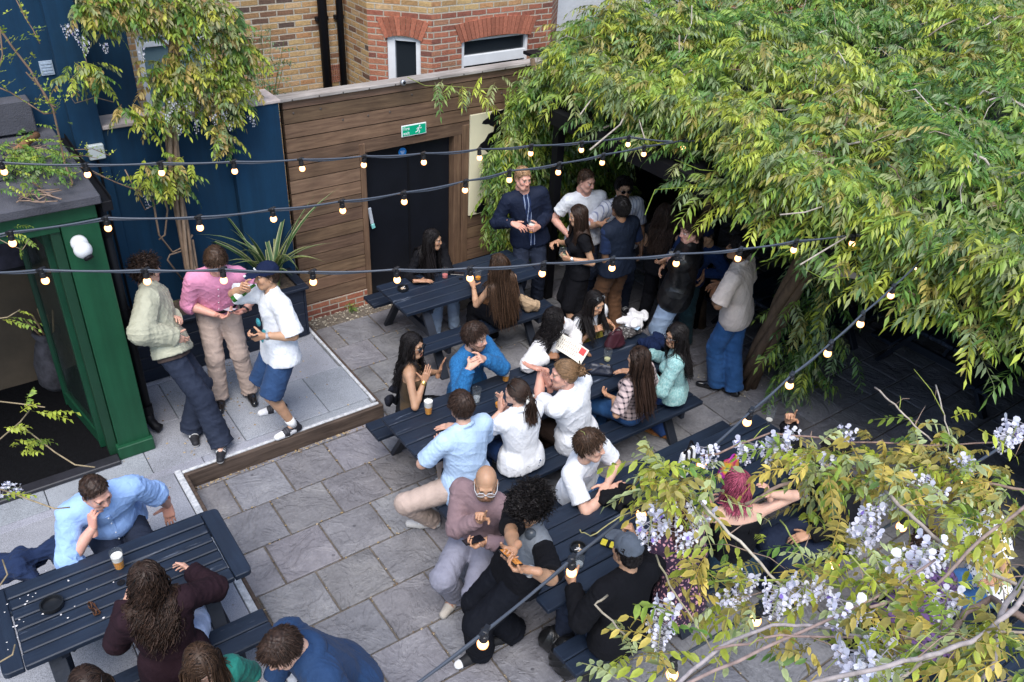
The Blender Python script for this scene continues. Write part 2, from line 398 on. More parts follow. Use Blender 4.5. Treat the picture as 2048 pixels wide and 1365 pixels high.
part('lettering', plain('white_print', (.8, .82, .85), .5, .02), st, lambda m: (m.box((1.395, .0795, 1.797), (1.455, .0808, 1.803)), m.box((1.40, .0795, 1.783), (1.45, .0808, 1.789)), m.box((1.41, .0795, 1.77), (1.44, .0808, 1.775))))
# fire exit sign
fs = thing('exit_sign', (1.515, -.03, 2.08), 'green and white running man sign reading Fire exit above the black door', 'sign')
wh = plain('sign_white', (.80, .82, .82), .4, .02); gr = plain('sign_green', (.0, .36, .19), .4, .03)
part('board', wh, fs, lambda m: m.box((1.355, -.042, 2.015), (1.675, -.031, 2.145)), bevel=.002)
part('panel', gr, fs, lambda m: m.box((1.366, -.0455, 2.026), (1.664, -.0425, 2.134)))
def text(body, size, loc, mat, parent, name='lettering', rot=(math.pi/2, 0, 0), ext=.0008, align='LEFT'):
    cu = bpy.data.curves.new(name, 'FONT'); cu.body = body; cu.size = size; cu.extrude = ext; cu.align_x = align
    ob = bpy.data.objects.new(name, cu); COL.objects.link(ob)
    bpy.context.view_layer.update()
    me = bpy.data.meshes.new_from_object(ob.evaluated_get(bpy.context.evaluated_depsgraph_get()))
    COL.objects.unlink(ob); bpy.data.objects.remove(ob)
    R = Matrix.LocRotScale(Vector(loc), __import__('mathutils').Euler(rot), None)
    me.transform(R); me.transform(Matrix.Translation(-Vector(_loc[parent.name])))
    me.materials.clear(); me.materials.append(mat)
    o = bpy.data.objects.new(name, me); COL.objects.link(o); o.parent = parent; _loc[o.name] = _loc[parent.name]
    return o
text('Fire\nexit', .052, (1.375, -.0465, 2.09), wh, fs)
def runner(m):
    y = -.0468; q = lambda x0, z0, x1, z1, w: m.beam((1.53+x0*.1, y, 2.035+z0*.1), (1.53+x1*.1, y, 2.035+z1*.1), w*.1, .002, (0, 1, 0))
    m.lathe([(.0095, 0), (.0095, .002)], (1.53+.056, y+.001, 2.035+.082), (0, -1, 0), 12)
    q(.5,.7,.36,.38,.14); q(.36,.4,.55,.24,.1); q(.55,.24,.46,.02,.09); q(.36,.38,.22,.2,.1); q(.22,.2,.0,.16,.08); q(.5,.66,.72,.5,.07); q(.72,.5,.8,.62,.06); q(.46,.66,.26,.62,.07); q(.26,.62,.18,.46,.06)
part('running_figure', wh, fs, runner)
# cream panel with a black leaf motif
cp = thing('cream_panel', (2.6, -.03, .84), 'cream painted board with black leaf motif half hidden in the climber', 'sign')
part('board', plain('cream_paint', (.72, .66, .46), .6, .05), cp, lambda m: m.box((2.275, -.05, .84), (3.15, -.024, 2.13)), bevel=.003)
def motif(m):
    for (cx, cz, w, h, a) in ((2.66, 2.05, .2, .09, .2), (2.62, 1.74, .2, .13, .1), (2.78, 1.62, .2, .16, -.5), (2.74, 1.9, .22, .12, .7), (2.6, .95, .22, .12, .3), (2.86, 1.2, .2, .3, .2)):
        P = []; n = 22
        for i in range(n):
            t = 2*math.pi*i/n; rr = 1+.16*math.sin(5*t+cx*9)
            u, v = w*rr*math.cos(t)*abs(math.cos(t/1.0))**.3, h*rr*math.sin(t)
            P.append((cx+u*math.cos(a)-v*math.sin(a), -.0515, cz+u*math.sin(a)+v*math.cos(a)))
        m.add(P+[(p[0], -.0505, p[2]) for p in P], [tuple(range(n))]+[(i, (i+1) % n, n+(i+1) % n, n+i) for i in range(n)])
part('motif', near_black, cp, motif)
kb = thing('fence_lamp', (1.36, -.05, 2.66), 'small round grey lamp fixed on the fence capping', 'lamp')
part('body', plain('zinc', (.35, .36, .38), .4, .1, metal=.7), kb, lambda m: m.lathe([(.02, 0), (.034, .008), (.034, .03), (.02, .045)], (1.36, -.076, 2.645), (0, -1, .2), 14), smooth=True)
part('lens', near_black, kb, lambda m: m.ball((1.36, -.122, 2.655), .017, 10, 7), smooth=True)
# ---- blue garden wall, stepped, with coping; tall blue building on the left
bw = thing('blue_wall', (-1, 0, 0), 'dark blue rendered garden wall with projecting piers beside the fence', 'wall')
part('panel', blue_paint, bw, lambda m: m.box((-1.73, -.02, 0), (-.60, .25, 2.60)))
part('pier', blue_paint, bw, lambda m: m.box((-.598, -.12, 0), (-.075, .25, 2.64)), bevel=.004)
part('coping', plain('pink_stone', (.50, .42, .38), .9, .25, 9, .5), bw, lambda m: (m.box((-.62, -.14, 2.642), (-.055, .27, 2.675)), m.box((-1.73, -.05, 2.602), (-.622, .27, 2.64))), bevel=.006)
bt = thing('blue_building', (-4, .2, 0), 'tall dark blue rendered building on the left edge', 'building')
part('wall', blue_paint, bt, lambda m: (m.box((-9, .06, 0), (-1.735, 2.0, 5.6)), m.box((-1.735, .26, 2.62), (-1.30, 2.0, 5.6))))
part('pier', blue_paint, bt, lambda m: m.box((-1.98, -.06, 0), (-1.735, .058, 5.6)), bevel=.004)
# ---- brick building behind, with canted bay
bb = thing('brick_building', (2, 2.5, 0), 'yellow stock brick building with red dressed bay behind the fence', 'building')
def panel(name, a, b, z0, z1, mat, parent, holes=(), u0=0, th=.3):
    """upright wall from plan point a to b (outside on the right-hand side), with rectangular holes (u0,u1,z0,z1)"""
    a = np.array(a, float); b = np.array(b, float); Ln = np.linalg.norm(b-a); d = (b-a)/Ln; nrm = np.array([d[1], -d[0]])
    us = sorted({0, Ln, *[h for q in holes for h in q[:2]]}); zs = sorted({z0, z1, *[h for q in holes for h in q[2:]]})
    V = []; F = []; UV = []
    def quad(P, uv):
        n = len(V); V.extend(P); UV.extend(uv); F.append((n, n+1, n+2, n+3))
    pt = lambda u, z, dp=0: (*(a+d*u-nrm*dp), z)
    for i in range(len(us)-1):
        for j in range(len(zs)-1):
            uc, zc = (us[i]+us[i+1])/2, (zs[j]+zs[j+1])/2
            if any(q[0] < uc < q[1] and q[2] < zc < q[3] for q in holes): continue
            quad([pt(us[i], zs[j]), pt(us[i+1], zs[j]), pt(us[i+1], zs[j+1]), pt(us[i], zs[j+1])],
                 [(u0+us[i], zs[j]), (u0+us[i+1], zs[j]), (u0+us[i+1], zs[j+1]), (u0+us[i], zs[j+1])])
    for (p, q, c, e) in holes:
        D = .11
        for (A, B) in (((p, c), (p, e)), ((p, e), (q, e)), ((q, e), (q, c)), ((q, c), (p, c))):
            quad([pt(*A), pt(*B), pt(*B, D), pt(*A, D)], [(A[0], A[1]), (B[0], B[1]), (B[0]+.1, B[1]), (A[0]+.1, A[1])])
    return mesh_obj(name, V, F, mat, parent, uv=UV)
Yb = 2.5; A0 = (1.92, Yb); A1 = (1.92, 1.83); A2 = (2.51, 1.24); A3 = (4.40, 1.24); A4 = (4.9, 1.74)
panel('wall', (-9, Yb), A0, 0, 7, yellow_brick, bb, [(8.26, 9.12, 1.5, 2.78)])
panel('wall', A0, A1, 0, 7, yellow_brick, bb, u0=.1)
# bay faces: red quoins at the corners, yellow between, red flat arches over the openings
def bayface(a, b, hole, split, u0=0):
    a = np.array(a); b = np.array(b); Ln = np.linalg.norm(b-a); d = (b-a)/Ln
    panel('wall', a, b, 0, 2.99, red_brick, bb, [hole], u0)
    panel('wall', a, b, 2.99, 7, yellow_brick, bb, (), u0)
# canted face u: 0..0.83, window px 775-840; front face u: 0..1.89, window px 925-1058
bayface(A1, A2, (.245, .69, 1.2, 2.69), None)
bayface(A2, A3, (.45, 1.53, 1.2, 2.635), None, .3)
panel('wall', A3, A4, 0, 7, red_brick, bb)
def lintel(a, b, u0, u1, z0, hgt, n):
    a = np.array(a); b = np.array(b); d = (b-a)/np.linalg.norm(b-a); nr = np.array([d[1], -d[0]])
    m = MB(); rr = random.Random(int(u0*100))
    for i in range(n):
        f0, f1 = i/n, (i+1)/n
        ua, ub = u0+(u1-u0)*f0+.004, u0+(u1-u0)*f1-.004
        sp = .10
        ta, tb = u0-sp+(u1-u0+2*sp)*f0+.004, u0-sp+(u1-u0+2*sp)*f1-.004
        arch = lambda f: .05*(1-(2*f-1)**2)
        P = []
        for dp in (.012, -.05):
            for (u, z) in ((ua, z0+arch(f0)), (ub, z0+arch(f1)), (tb, z0+hgt+arch(f1)), (ta, z0+hgt+arch(f0))):
                q = a+d*u+nr*dp; P.append((q[0], q[1], z))
        t = rr.uniform(.75, 1.15)
        m.add(P, [(0,1,2,3),(4,7,6,5),(0,4,5,1),(1,5,6,2),(2,6,7,3),(3,7,4,0)], (.36*t, .125*t, .075*t))
    return m
brk = attrmat('arch_brick', .9, .25, 40, bmp=.5)
lintel(A1, A2, .225, .71, 2.655, .23, 9).build('arch', brk, bb, col=True)
lintel(A2, A3, .43, 1.55, 2.60, .23, 19).build('arch', brk, bb, col=True)
upvc = plain('white_frame', (.74, .75, .76), .4, .05)
def glassmat(name, col=(.02, .025, .03)):
    m, nt, b = newmat(name); b.inputs['Base Color'].default_value = (*col, 1); b.inputs['Roughness'].default_value = .06
    b.inputs['Specular IOR Level'].default_value = .8; return m
dkglass = glassmat('dark_glazing')
def window(a, b, hole, fr, mull=(), glass=dkglass, dz=.0):
    a = np.array(a); b = np.array(b); d = (b-a)/np.linalg.norm(b-a); nr = np.array([d[1], -d[0]])
    u0, u1, z0, z1 = hole
    def bar(m, ua, ub, za, zb, d0, d1):
        P = []
        for dp in (-d0, -d1):
            for (u, z) in ((ua, za), (ub, za), (ub, zb), (ua, zb)):
                q = a+d*u+nr*dp; P.append((q[0], q[1], z))
        m.add(P, [(0,1,2,3),(4,7,6,5),(0,4,5,1),(1,5,6,2),(2,6,7,3),(3,7,4,0)])
    m = MB(); w, wb = fr
    bar(m, u0, u0+w, z0, z1+.06, .03, .1); bar(m, u1-w*.7, u1, z0, z1+.06, .03, .1); bar(m, u0+w, u1-w*.7, z1-w*.6, z1+.06, .03, .1); bar(m, u0+w, u1-w*.7, z0, z0+w, .03, .1)
    for zc in mull: bar(m, u0+w, u1-w*.7, zc-wb/2, zc+wb/2, .03, .1)
    f = m.build('window', upvc, bb, bevel=.004)
    m = MB(); bar(m, u0+w, u1-w*.7, z0+w, z1-w*.6, .075, .09); m.build('pane', glass, f)
window(A1, A2, (.245, .69, 1.2, 2.69), (.10, .05), ())
window(A2, A3, (.45, 1.53, 1.2, 2.635), (.06, .13), (2.35,))
window((-9, Yb), A0, (8.26, 9.12, 1.5, 2.78), (.07, .06), (2.66,), glassmat('pale_glazing', (.16, .24, .26)))
part('air_brick', plain('terracotta', (.34, .13, .08), .8, .15, 20), bb, lambda m: [m.box((1.68+i*.03, 2.485, 1.93+j*.03), (1.70+i*.03, 2.499, 1.95+j*.03)) for i in range(5) for j in range(8)])  # solid roof added beneath the leaves to block light and darken the inside
wp = thing('white_building', (6, 2, 0), 'pale rendered house wall beyond the brick bay', 'building')
part('wall', plain('pale_render', (.56, .57, .60), .9, .12, 2, .4, 30), wp, lambda m: m.box((4.5, 1.75, 0), (7.4, 4, 7)))
o = panel('wall', (6.4, 4.6), (20, 4.6), 0, 7, red_brick, wp)
def pipe(x, rad, lab):
    t = thing('downpipe', (x, 2.44, 0), lab, 'pipe', 'black downpipes on the brick wall')  # added walls, the near one out of view, painted dark to black out the seating
    part('pipe', near_black, t, lambda m: m.tube([(x, 2.43, 0), (x, 2.43, 4), (x, 2.43, 7)], rad, 12), smooth=True)
    for z in (1.2, 2.75, 4.5): part('bracket', near_black, t, lambda m: m.box((x-rad*1.4, 2.44, z), (x+rad*1.4, 2.499, z+.05)))
pipe(1.59, .06, 'thicker black downpipe on the yellow brick wall, left of the pair'); pipe(1.83, .045, 'thinner black downpipe near the corner of the brick bay')
# ---- green porch
gs = thing('green_porch', (-3, -1.6, TZ), 'green framed porch with open glazed door and felt roof', 'porch')
part('post', green_paint, gs, lambda m: (m.box((-2.44, -1.62, TZ), (-2.17, -1.44, 2.47)), m.box((-2.46, -1.66, TZ), (-2.15, -1.42, TZ+.13))), bevel=.006)
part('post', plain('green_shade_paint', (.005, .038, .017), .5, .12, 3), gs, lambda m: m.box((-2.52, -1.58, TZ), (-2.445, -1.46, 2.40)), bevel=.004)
part('fascia', green_paint, gs, lambda m: (m.box((-7, -1.63, 2.475), (-2.17, -1.45, 2.60)), m.box((-7, -1.60, 2.40), (-2.445, -1.46, 2.472))), bevel=.005)
part('side_wall', blue_paint, gs, lambda m: m.box((-2.30, -1.43, TZ), (-2.19, .055, 2.47)))
roofm = plain('roof_felt', (.062, .062, .074), .95, .25, 5, .7, 90)
part('roof', roofm, gs, lambda m: (m.box((-7, -1.70, 2.605), (-2.13, .058, 2.68)), m.box((-7, -1.10, 2.682), (-2.6, .057, 2.70)), m.box((-7, -.12, 2.702), (-2.26, .057, 2.98))), bevel=.01)
part('gutter', near_black, gs, lambda m: (m.box((-2.128, -1.66, 2.52), (-2.05, -.08, 2.60)), m.box((-2.128, -1.66, 2.60), (-2.118, -.08, 2.64)), m.box((-2.06, -1.66, 2.60), (-2.05, -.08, 2.64))), bevel=.004)
part('back_wall', plain('porch_plaster', (.085, .062, .040), .9, .2, 4, .2), gs, lambda m: m.box((-7, -.02, TZ), (-2.305, .058, 2.47)))
part('floor_mat', plain('black_matting', (.005, .005, .006), .95, .3, 30, .5, 150, spec=.1), gs, lambda m: m.box((-7, -1.60, TZ+.004), (-2.455, -.022, TZ+.03)))
part('threshold', plain('dark_threshold', (.02, .02, .026), .5, .3, 12), gs, lambda m: m.box((-7, -1.72, TZ+.003), (-2.463, -1.602, TZ+.045)), bevel=.008)
dl = part('door', plain('green_door_paint', (.006, .05, .024), .4, .15, 4), gs, lambda m: (m.beam((-2.54, -1.44, 1.28), (-2.54, -1.36, 1.28), .05, 2.14), m.beam((-2.66, -.62, 1.28), (-2.65, -.54, 1.28), .05, 2.14),
    m.beam((-2.54, -1.36, .29), (-2.65, -.62, .29), .05, .14), m.beam((-2.54, -1.36, 2.28), (-2.65, -.62, 2.28), .05, .14)), bevel=.004)
gl, nt, b = newmat('door_glass'); b.inputs['Base Color'].default_value = (.03, .045, .04, 1); b.inputs['Roughness'].default_value = .05; b.inputs['Alpha'].default_value = .35
part('pane', gl, dl, lambda m: m.beam((-2.545, -1.36, 1.285), (-2.65, -.62, 1.285), .012, 1.85))
pf = thing('poster_frame', (-2.8, -.05, 1.6), 'black framed poster on the dim porch wall', 'picture')
part('frame', near_black, pf, lambda m: m.box((-3.3, -.05, 1.42), (-2.52, -.022, 1.98)), bevel=.005)
part('print', plain('dark_print', (.03, .028, .045), .3, .6, 9), pf, lambda m: m.box((-3.26, -.053, 1.46), (-2.56, -.0505, 1.94)))
bg = thing('sack_of_kindling', (-2.62, -.18, .6), 'grey patterned sack of kindling standing against the porch wall', 'sack')
def sack(m):
    m.lathe([(.10, 0), (.16, .08), (.17, .3), (.13, .48), (.10, .55), (.13, .62), (.12, .66), (.05, .6)], (-2.68, -.24, .20), (0.05, 0, 1), 16)
part('sack', attrmat('sack_cloth', .9, .5, 14, bmp=.6) if 0 else plain('sack_cloth', (.045, .042, .05), .9, .6, 11, .6, 40), bg, sack, smooth=True)
part('sticks', plain('kindling', (.30, .20, .10), .8, .3, 12), bg, lambda m: [m.tube([(-2.68+i*.02, -.24, .75), (-2.68+i*.06-.1, -.22+.03*(i % 2), .98+.05*(i % 3))], .010, 6) for i in range(5)])
# dome camera on the post, junction box on the wall, black downpipe with shoe
cc = thing('security_camera', (-2.33, -1.66, 2.25), 'white turret security camera on the green porch post', 'camera')
whp = plain('camera_white', (.62, .62, .63), .35, .03)
part('mount', whp, cc, lambda m: m.lathe([(.055, 0), (.062, .01), (.062, .05), (.05, .06)], (-2.345, -1.622, 2.305), (0, -1, 0), 20), smooth=True)
part('body', whp, cc, lambda m: m.ball((-2.34, -1.715, 2.275), .068, 18, 12), smooth=True)
part('lens', near_black, cc, lambda m: m.lathe([(.036, 0), (.036, .02), (.028, .024), (.0, .026)], (-2.323, -1.755, 2.23), (.28, -.6, -.75), 16), smooth=True)
jb = thing('junction_box', (-1.81, -.02, 2.4), 'grey plastic junction box high on the blue wall', 'box')
part('box', plain('box_grey', (.46, .50, .50), .5, .06), jb, lambda m: m.box((-1.90, -.11, 2.36), (-1.76, -.062, 2.50)), bevel=.008)
part('conduit', near_black, jb, lambda m: m.tube([(-1.83, -.075, .2), (-1.83, -.075, 2.36)], .012, 8))
vb = thing('wall_vent', (-2.0, .05, 3.0), 'small pale square vent on the tall blue wall', 'vent')
part('plate', plain('vent_grey', (.30, .36, .44), .6, .3, 60), vb, lambda m: (m.box((-2.10, .045, 3.12), (-1.995, .059, 3.24)), *[m.box((-2.09, .04, 3.135+i*.026), (-2.005, .0445, 3.147+i*.026)) for i in range(4)]))
dp = thing('downpipe', (-2.12, -1.40, TZ), 'black cast iron downpipe beside the green post', 'pipe')
part('pipe', near_black, dp, lambda m: (m.tube([(-2.10, -1.38, TZ+.16), (-2.10, -1.38, 1.3), (-2.10, -1.38, 2.53)], .037, 14),), smooth=True)
for z in (.38, 1.42, 2.2): part('collar', near_black, dp, lambda m: m.tube([(-2.10, -1.38, z), (-2.10, -1.38, z+.09)], .047, 14))
part('shoe', near_black, dp, lambda m: m.tube([(-2.10, -1.38, TZ+.20), (-2.10, -1.385, TZ+.13), (-2.075, -1.42, TZ+.07), (-2.04, -1.46, TZ+.055)], .042, 14), smooth=True)
# ---- planter
pn = thing('timber_planter', (-1.1, -.38, TZ), 'long dark blue timber planter along the blue wall', 'planter')
navy = woodmat('navy_boards', (.008, .012, .024), (.016, .024, .044), .55, 'x')
part('side_board', navy, pn, lambda m: [m.box((-2.06, -.60, TZ+.01+i*.145), (-.20, -.565, TZ+.15+i*.145)) for i in range(4)], bevel=.004)
part('end_board', navy, pn, lambda m: (m.box((-.195, -.59, TZ+.005), (-.165, -.13, .765)), m.box((-2.09, -.59, TZ+.005), (-2.063, -.13, .765))), bevel=.004)
part('rim', navy, pn, lambda m: (m.box((-2.10, -.635, .768), (-.14, -.54, .80)), m.box((-.235, -.538, .768), (-.14, -.13, .80))), bevel=.005)
part('soil', plain('bark_mulch', (.07, .05, .035), .95, .6, 25, .9, 50), pn, lambda m: m.box((-2.06, -.562, .5), (-.20, -.13, .755)))
ln = thing('lantern', (-.72, -.45, .76), 'small black lantern standing in the planter', 'lantern')
part('body', near_black, ln, lambda m: (m.lathe([(.05, 0), (.05, .015), (.012, .015)], (-.78, -.47, .757), n=16), m.lathe([(.052, .12), (.052, .135), (.02, .165), (.012, .19)], (-.78, -.47, .757), n=16), *[m.tube([(-.78+.045*math.cos(a), -.47+.045*math.sin(a), .77), (-.78+.045*math.cos(a), -.47+.045*math.sin(a), .88)], .005, 6) for a in (0.4, 1.97, 3.54, 5.1)]))
part('pane', gl, ln, lambda m: m.lathe([(.04, .015), (.04, .12)], (-.78, -.47, .757), n=16))
# ================================================================== PROPS
def picnic(label, x0, x1, y0, y1, z, framed=False, benches=(True, True), group='dark blue picnic tables in the yard', nleg=2, gap=.075, bw=.265):
    """y0 = camera side edge, y1 = far edge of the top, z = floor height"""
    t = thing('picnic_table', ((x0+x1)/2, (y0+y1)/2, z), label, 'table', group)
    tz = z+.75; th = .045; n = 5; W = (y1-y0)
    def top(m):
        if framed:
            q = W/7
            m.box((x0+.12, y0, tz-th), (x1-.12, y0+q*1.05, tz)); m.box((x0+.12, y1-q*1.05, tz-th), (x1-.12, y1, tz))
            for i in range(5):
                a = y0+q*1.05+.010+i*(W-2.1*q-.010)/5; m.box((x0+.125, a, tz-th), (x1-.125, a+(W-2.1*q-.010)/5-.012, tz-.003))
        else:
            q = W/n
            for i in range(n): m.box((x0, y0+q*i+.005, tz-th), (x1, y0+q*(i+1)-.005, tz+random.uniform(-.002, .002)))
    part('tabletop', table_wood, t, top, bevel=.007)
    if framed:
        [part('end_board', table_wood_y, t, lambda m: m.add(*endboard(a, b, y0, y1, tz-th, tz+.001, s)), bevel=.005) for a, b, s in ((x0, x0+.115, -1), (x1-.115, x1, 1))]
    for k, on in enumerate(benches):
        if not on: continue
        a, b = (y0-gap-bw, y0-gap) if k == 0 else (y1+gap, y1+gap+bw)
        bz = z+.45
        part('bench', bench_wood, t, lambda m: [m.box((x0, a+i*(b-a)/2+.004, bz-.045), (x1, a+(i+1)*(b-a)/2-.004, bz)) for i in (0, 1)], bevel=.007)
    xs = [x0+.28+(x1-x0-.56)*i/(nleg-1) for i in range(nleg)]
    for x in xs:
        for s in (-1, 1):
            yc = (y0+y1)/2
            part('leg', leg_wood, t, lambda m: m.beam((x, yc+s*(W/2-.14), tz-th-.002), (x, yc+s*(W/2+.30), z), .045, .095, (1, 0, 0)), bevel=.004)
        part('crossbar', leg_wood, t, lambda m: (m.beam((x+.048, y0-gap-bw+.03, z+.355), (x+.048, y1+gap+bw-.03, z+.355), .045, .09), m.beam((x+.048, y0+.06, tz-th-.05), (x+.048, y1-.06, tz-th-.05), .045, .08)), bevel=.004)
    part('brace', leg_wood, t, lambda m: (m.beam((xs[0]+.07, (y0+y1)/2, z+.36), (xs[0]+.42, (y0+y1)/2, tz-th-.02), .07, .035, (0, 1, 0)), m.beam((xs[-1]-.03, (y0+y1)/2, z+.36), (xs[-1]-.40, (y0+y1)/2, tz-th-.02), .07, .035, (0, 1, 0))))
    part('parasol_hole', near_black, t, lambda m: m.lathe([(.026, 0), (.026, .002)], ((x0+x1)/2, (y0+y1)/2, tz+.0012), n=18))
    return t
def endboard(x0, x1, y0, y1, z0, z1, s):
    r = .035; P = []
    def arc(cx, cy, a0, a1):
        for i in range(5):
            t = math.radians(a0+(a1-a0)*i/4); P.append((cx+r*math.cos(t), cy+r*math.sin(t)))
    if s > 0: P += [(x0, y1), (x0, y0)]; arc(x1-r, y0+r, -90, 0); arc(x1-r, y1-r, 0, 90)
    else: P += [(x1, y0), (x1, y1)]; arc(x0+r, y1-r, 90, 180); arc(x0+r, y0+r, 180, 270)
    n = len(P); V = [(x, y, z0) for x, y in P]+[(x, y, z1) for x, y in P]
    return V, [tuple(range(n))[::-1], tuple(range(n, 2*n))]+[(i, (i+1) % n, n+(i+1) % n, n+i) for i in range(n)]
picnic('dark blue picnic table in front of the black fire door', .52, 2.28, -1.60, -.90, 0)
picnic('longest dark blue picnic table in the middle of the yard', -.52, 2.42, -3.74, -2.99, 0, nleg=3)
picnic('dark blue picnic table where the young man in white leans', -.56, .87, -5.46, -4.70, 0)
picnic('dark blue picnic table with a striped tote bag, next to the wisteria', .90, 2.36, -5.45, -4.72, 0)
picnic('dark blue framed picnic table on the granite terrace', -3.62, -2.12, -4.20, -3.50, TZ, framed=True)
picnic('dark picnic table deep in shade under the pergola, beside the trunk', 3.95, 5.5, -3.62, -2.9, 0)
picnic('dark picnic table deep in shade under the pergola, nearest the right edge', 5.0, 6.6, -5.2, -4.5, 0)
# ---- glassware
clear, nt, b = newmat('clear_glass')
b.inputs['Base Color'].default_value = (.22, .24, .25, 1); b.inputs['Roughness'].default_value = .04; b.inputs['Specular IOR Level'].default_value = .9
fz = N(nt, 'ShaderNodeLayerWeight'); fz.inputs['Blend'].default_value = .28; fm = N(nt, 'ShaderNodeMapRange'); fm.inputs['To Min'].default_value = .05; fm.inputs['To Max'].default_value = .34
L(nt, fz.outputs['Facing'], fm.inputs['Value']); L(nt, fm.outputs['Result'], b.inputs['Alpha'])
beerm, nt, b = newmat('lager'); b.inputs['Base Color'].default_value = (.78, .31, .012, 1); b.inputs['Roughness'].default_value = .1
b.inputs['Subsurface Weight'].default_value = .3; b.inputs['Subsurface Radius'].default_value = (.05, .03, .01)
foam = plain('beer_foam', (.80, .77, .70), .8, .06, 60, .3, 90)
water, nt, b = newmat('clear_drink'); b.inputs['Base Color'].default_value = (.62, .68, .72, 1); b.inputs['Roughness'].default_value = .05; b.inputs['Alpha'].default_value = .35
pinkd, nt, b = newmat('pink_drink'); b.inputs['Base Color'].default_value = (.75, .22, .20, 1); b.inputs['Roughness'].default_value = .05; b.inputs['Alpha'].default_value = .85
lime = plain('pale_cordial', (.55, .55, .30), .3, .1)
def glass(label, p, kind='pint', fill=.0, head=0, liq=None, h=.15, r0=.030, r1=.043, axis=(0, 0, 1), group='drinking glasses'):
    t = thing('pint_glass' if kind == 'pint' else 'tumbler', p, label, 'glass', group)
    R = lambda z: r0+(r1-r0)*min(1, max(0, z/h))**.8
    prof = [(r0-.002, 0), (r0, .004)]+[(R(h*i/6), h*i/6) for i in range(1, 7)]+[(R(h*i/6)-.003, h*i/6) for i in range(6, 0, -1)]+[(r0-.004, .010), (.0, .010)]
    part('glass', clear, t, lambda m: m.lathe(prof, p, axis, 22), smooth=True)
    if fill:
        part('drink', liq or beerm, t, lambda m: m.lathe([(0, .011)]+[(R(max(.011, fill*h*i/4))-.0035, max(.011, fill*h*i/4)) for i in range(5)]+[(0, fill*h+.0005)], p, axis, 20), smooth=False)
    if head:
        a = fill*h+.001
        part('foam', foam, t, lambda m: m.lathe([(0, a), (R(a)-.0036, a), (R(a+head)-.0036, a+head), (0, a+head+.003)], p, axis, 20))
    return t
gp = lambda px, py, z: tuple(at_z(px, py, z))
glass('full pint with a tall white head at the near end of the middle table', gp(857, 828, .752), fill=.55, head=.055)
glass('half drunk lager with foam in front of the man in the blue cardigan', gp(1011, 762, .752), fill=.45, head=.035)
glass('clear tall water glass between the bearded man and the blue polo man', gp(953, 804, .752), fill=.35, liq=water)
glass('lager glass beside the hands of the ponytailed woman', gp(997, 815, .752), fill=.3)
glass('near empty glass with a pale green drink beside the black clutch bag', gp(1214, 722, .752), fill=.22, liq=lime, h=.13)
glass('tumbler with a pink drink on the far table', gp(890, 556, .752), 'tumbler', .35, 0, pinkd, .12, .033, .038)
glass('glass with an orange drink beside the long haired woman on the far table', gp(956, 560, .752), 'tumbler', .3, 0, beerm, .12, .033, .038)
glass('part drunk beer on the terrace table', gp(240, 1136, TZ+.752), fill=.5, head=.04)
glass('empty pint glass with foam dregs at the far end of the wisteria side table', gp(1538, 842, .752), fill=.12, liq=foam)
glass('small tumbler of water beside the ashtray of cigarette ends', gp(1158, 1132, .752), 'tumbler', .3, 0, water, .09, .03, .036)
# ---- ashtrays
def ashtray(label, p, r=.062, butts=True):
    t = thing('ashtray', p, label, 'ashtray', 'round black ashtrays')
    part('bowl', plain('ashtray_black', (.010, .011, .013), .35, .1), t, lambda m: m.lathe([(r*.9, 0), (r, .01), (r, .034), (r*.86, .034), (r*.8, .009), (0, .007)], p, n=22), smooth=False)
    if butts:
        for i in range(9):
            a = random.uniform(0, 6.28); q = random.uniform(0, r*.5); c = (p[0]+q*math.cos(a), p[1]+q*math.sin(a), p[2]+.014+.004*(i % 3)); b2 = random.uniform(0, 6.28)
            part('cigarette_end', plain('filter_paper', (.62, .50, .34) if i % 2 else (.72, .70, .66), .8, .1) if 0 else (_butt if i % 2 else _ash), t, lambda m: m.tube([c, (c[0]+.024*math.cos(b2), c[1]+.024*math.sin(b2), c[2]+.003)], .004, 6))
_butt = plain('filter_tan', (.60, .40, .20), .8, .1); _ash = plain('filter_white', (.70, .68, .66), .8, .1)
ashtray('black ashtray full of cigarette ends on the far table', gp(806, 580, .752))
ashtray('black ashtray full of cigarette ends beside the small tumbler', gp(1156, 1100, .752))
ashtray('empty black ashtray among petals on the terrace table', gp(105, 1213, TZ+.752), .07, False)
# ---- phones, menu, bags, cloth
phm = plain('phone_black', (.008, .008, .010), .15, .05); 
def slab(name, label, cat, p, sx, sy, sz, rz, mat, tilt=(0, 0)):
    t = thing(name, p, label, cat)
    E = Matrix.Rotation(rz, 3, 'Z') @ Matrix.Rotation(tilt[0], 3, 'X') @ Matrix.Rotation(tilt[1], 3, 'Y')
    V = [Vector(p)+E @ Vector((i*sx/2, j*sy/2, k*sz)) for k in (0, 1) for i, j in ((-1,-1),(1,-1),(1,1),(-1,1))]
    m = MB(); m.add(V, [(0,3,2,1),(4,5,6,7),(0,1,5,4),(1,2,6,5),(2,3,7,6),(3,0,4,7)])
    m.build('case', mat, t, bevel=.003)
    m = MB(); V = [Vector(p)+E @ Vector((i*(sx/2-.004), j*(sy/2-.004), sz+.0006)) for i, j in ((-1,-1),(1,-1),(1,1),(-1,1))]
    m.add(V, [(0,1,2,3)])
    return t, m
def phone(label, p, rz, screen=None, tilt=(0, 0)):
    t, m = slab('phone', label, 'phone', p, .075, .155, .009, rz, phm, tilt); m.build('screen', screen or glassmat('phone_screen', (.01, .01, .014)), t); return t
phone('black phone lying by the pink drink on the far table', gp(915, 548, .752), .9)
phone('black phone lying next to the grey cap man on the table', gp(1283, 1078, .752), -.5)
phone('pale blue backed phone lying on the heap of clothes', gp(1265, 655, .845), .4, plain('phone_blue', (.35, .48, .62), .3, .05))
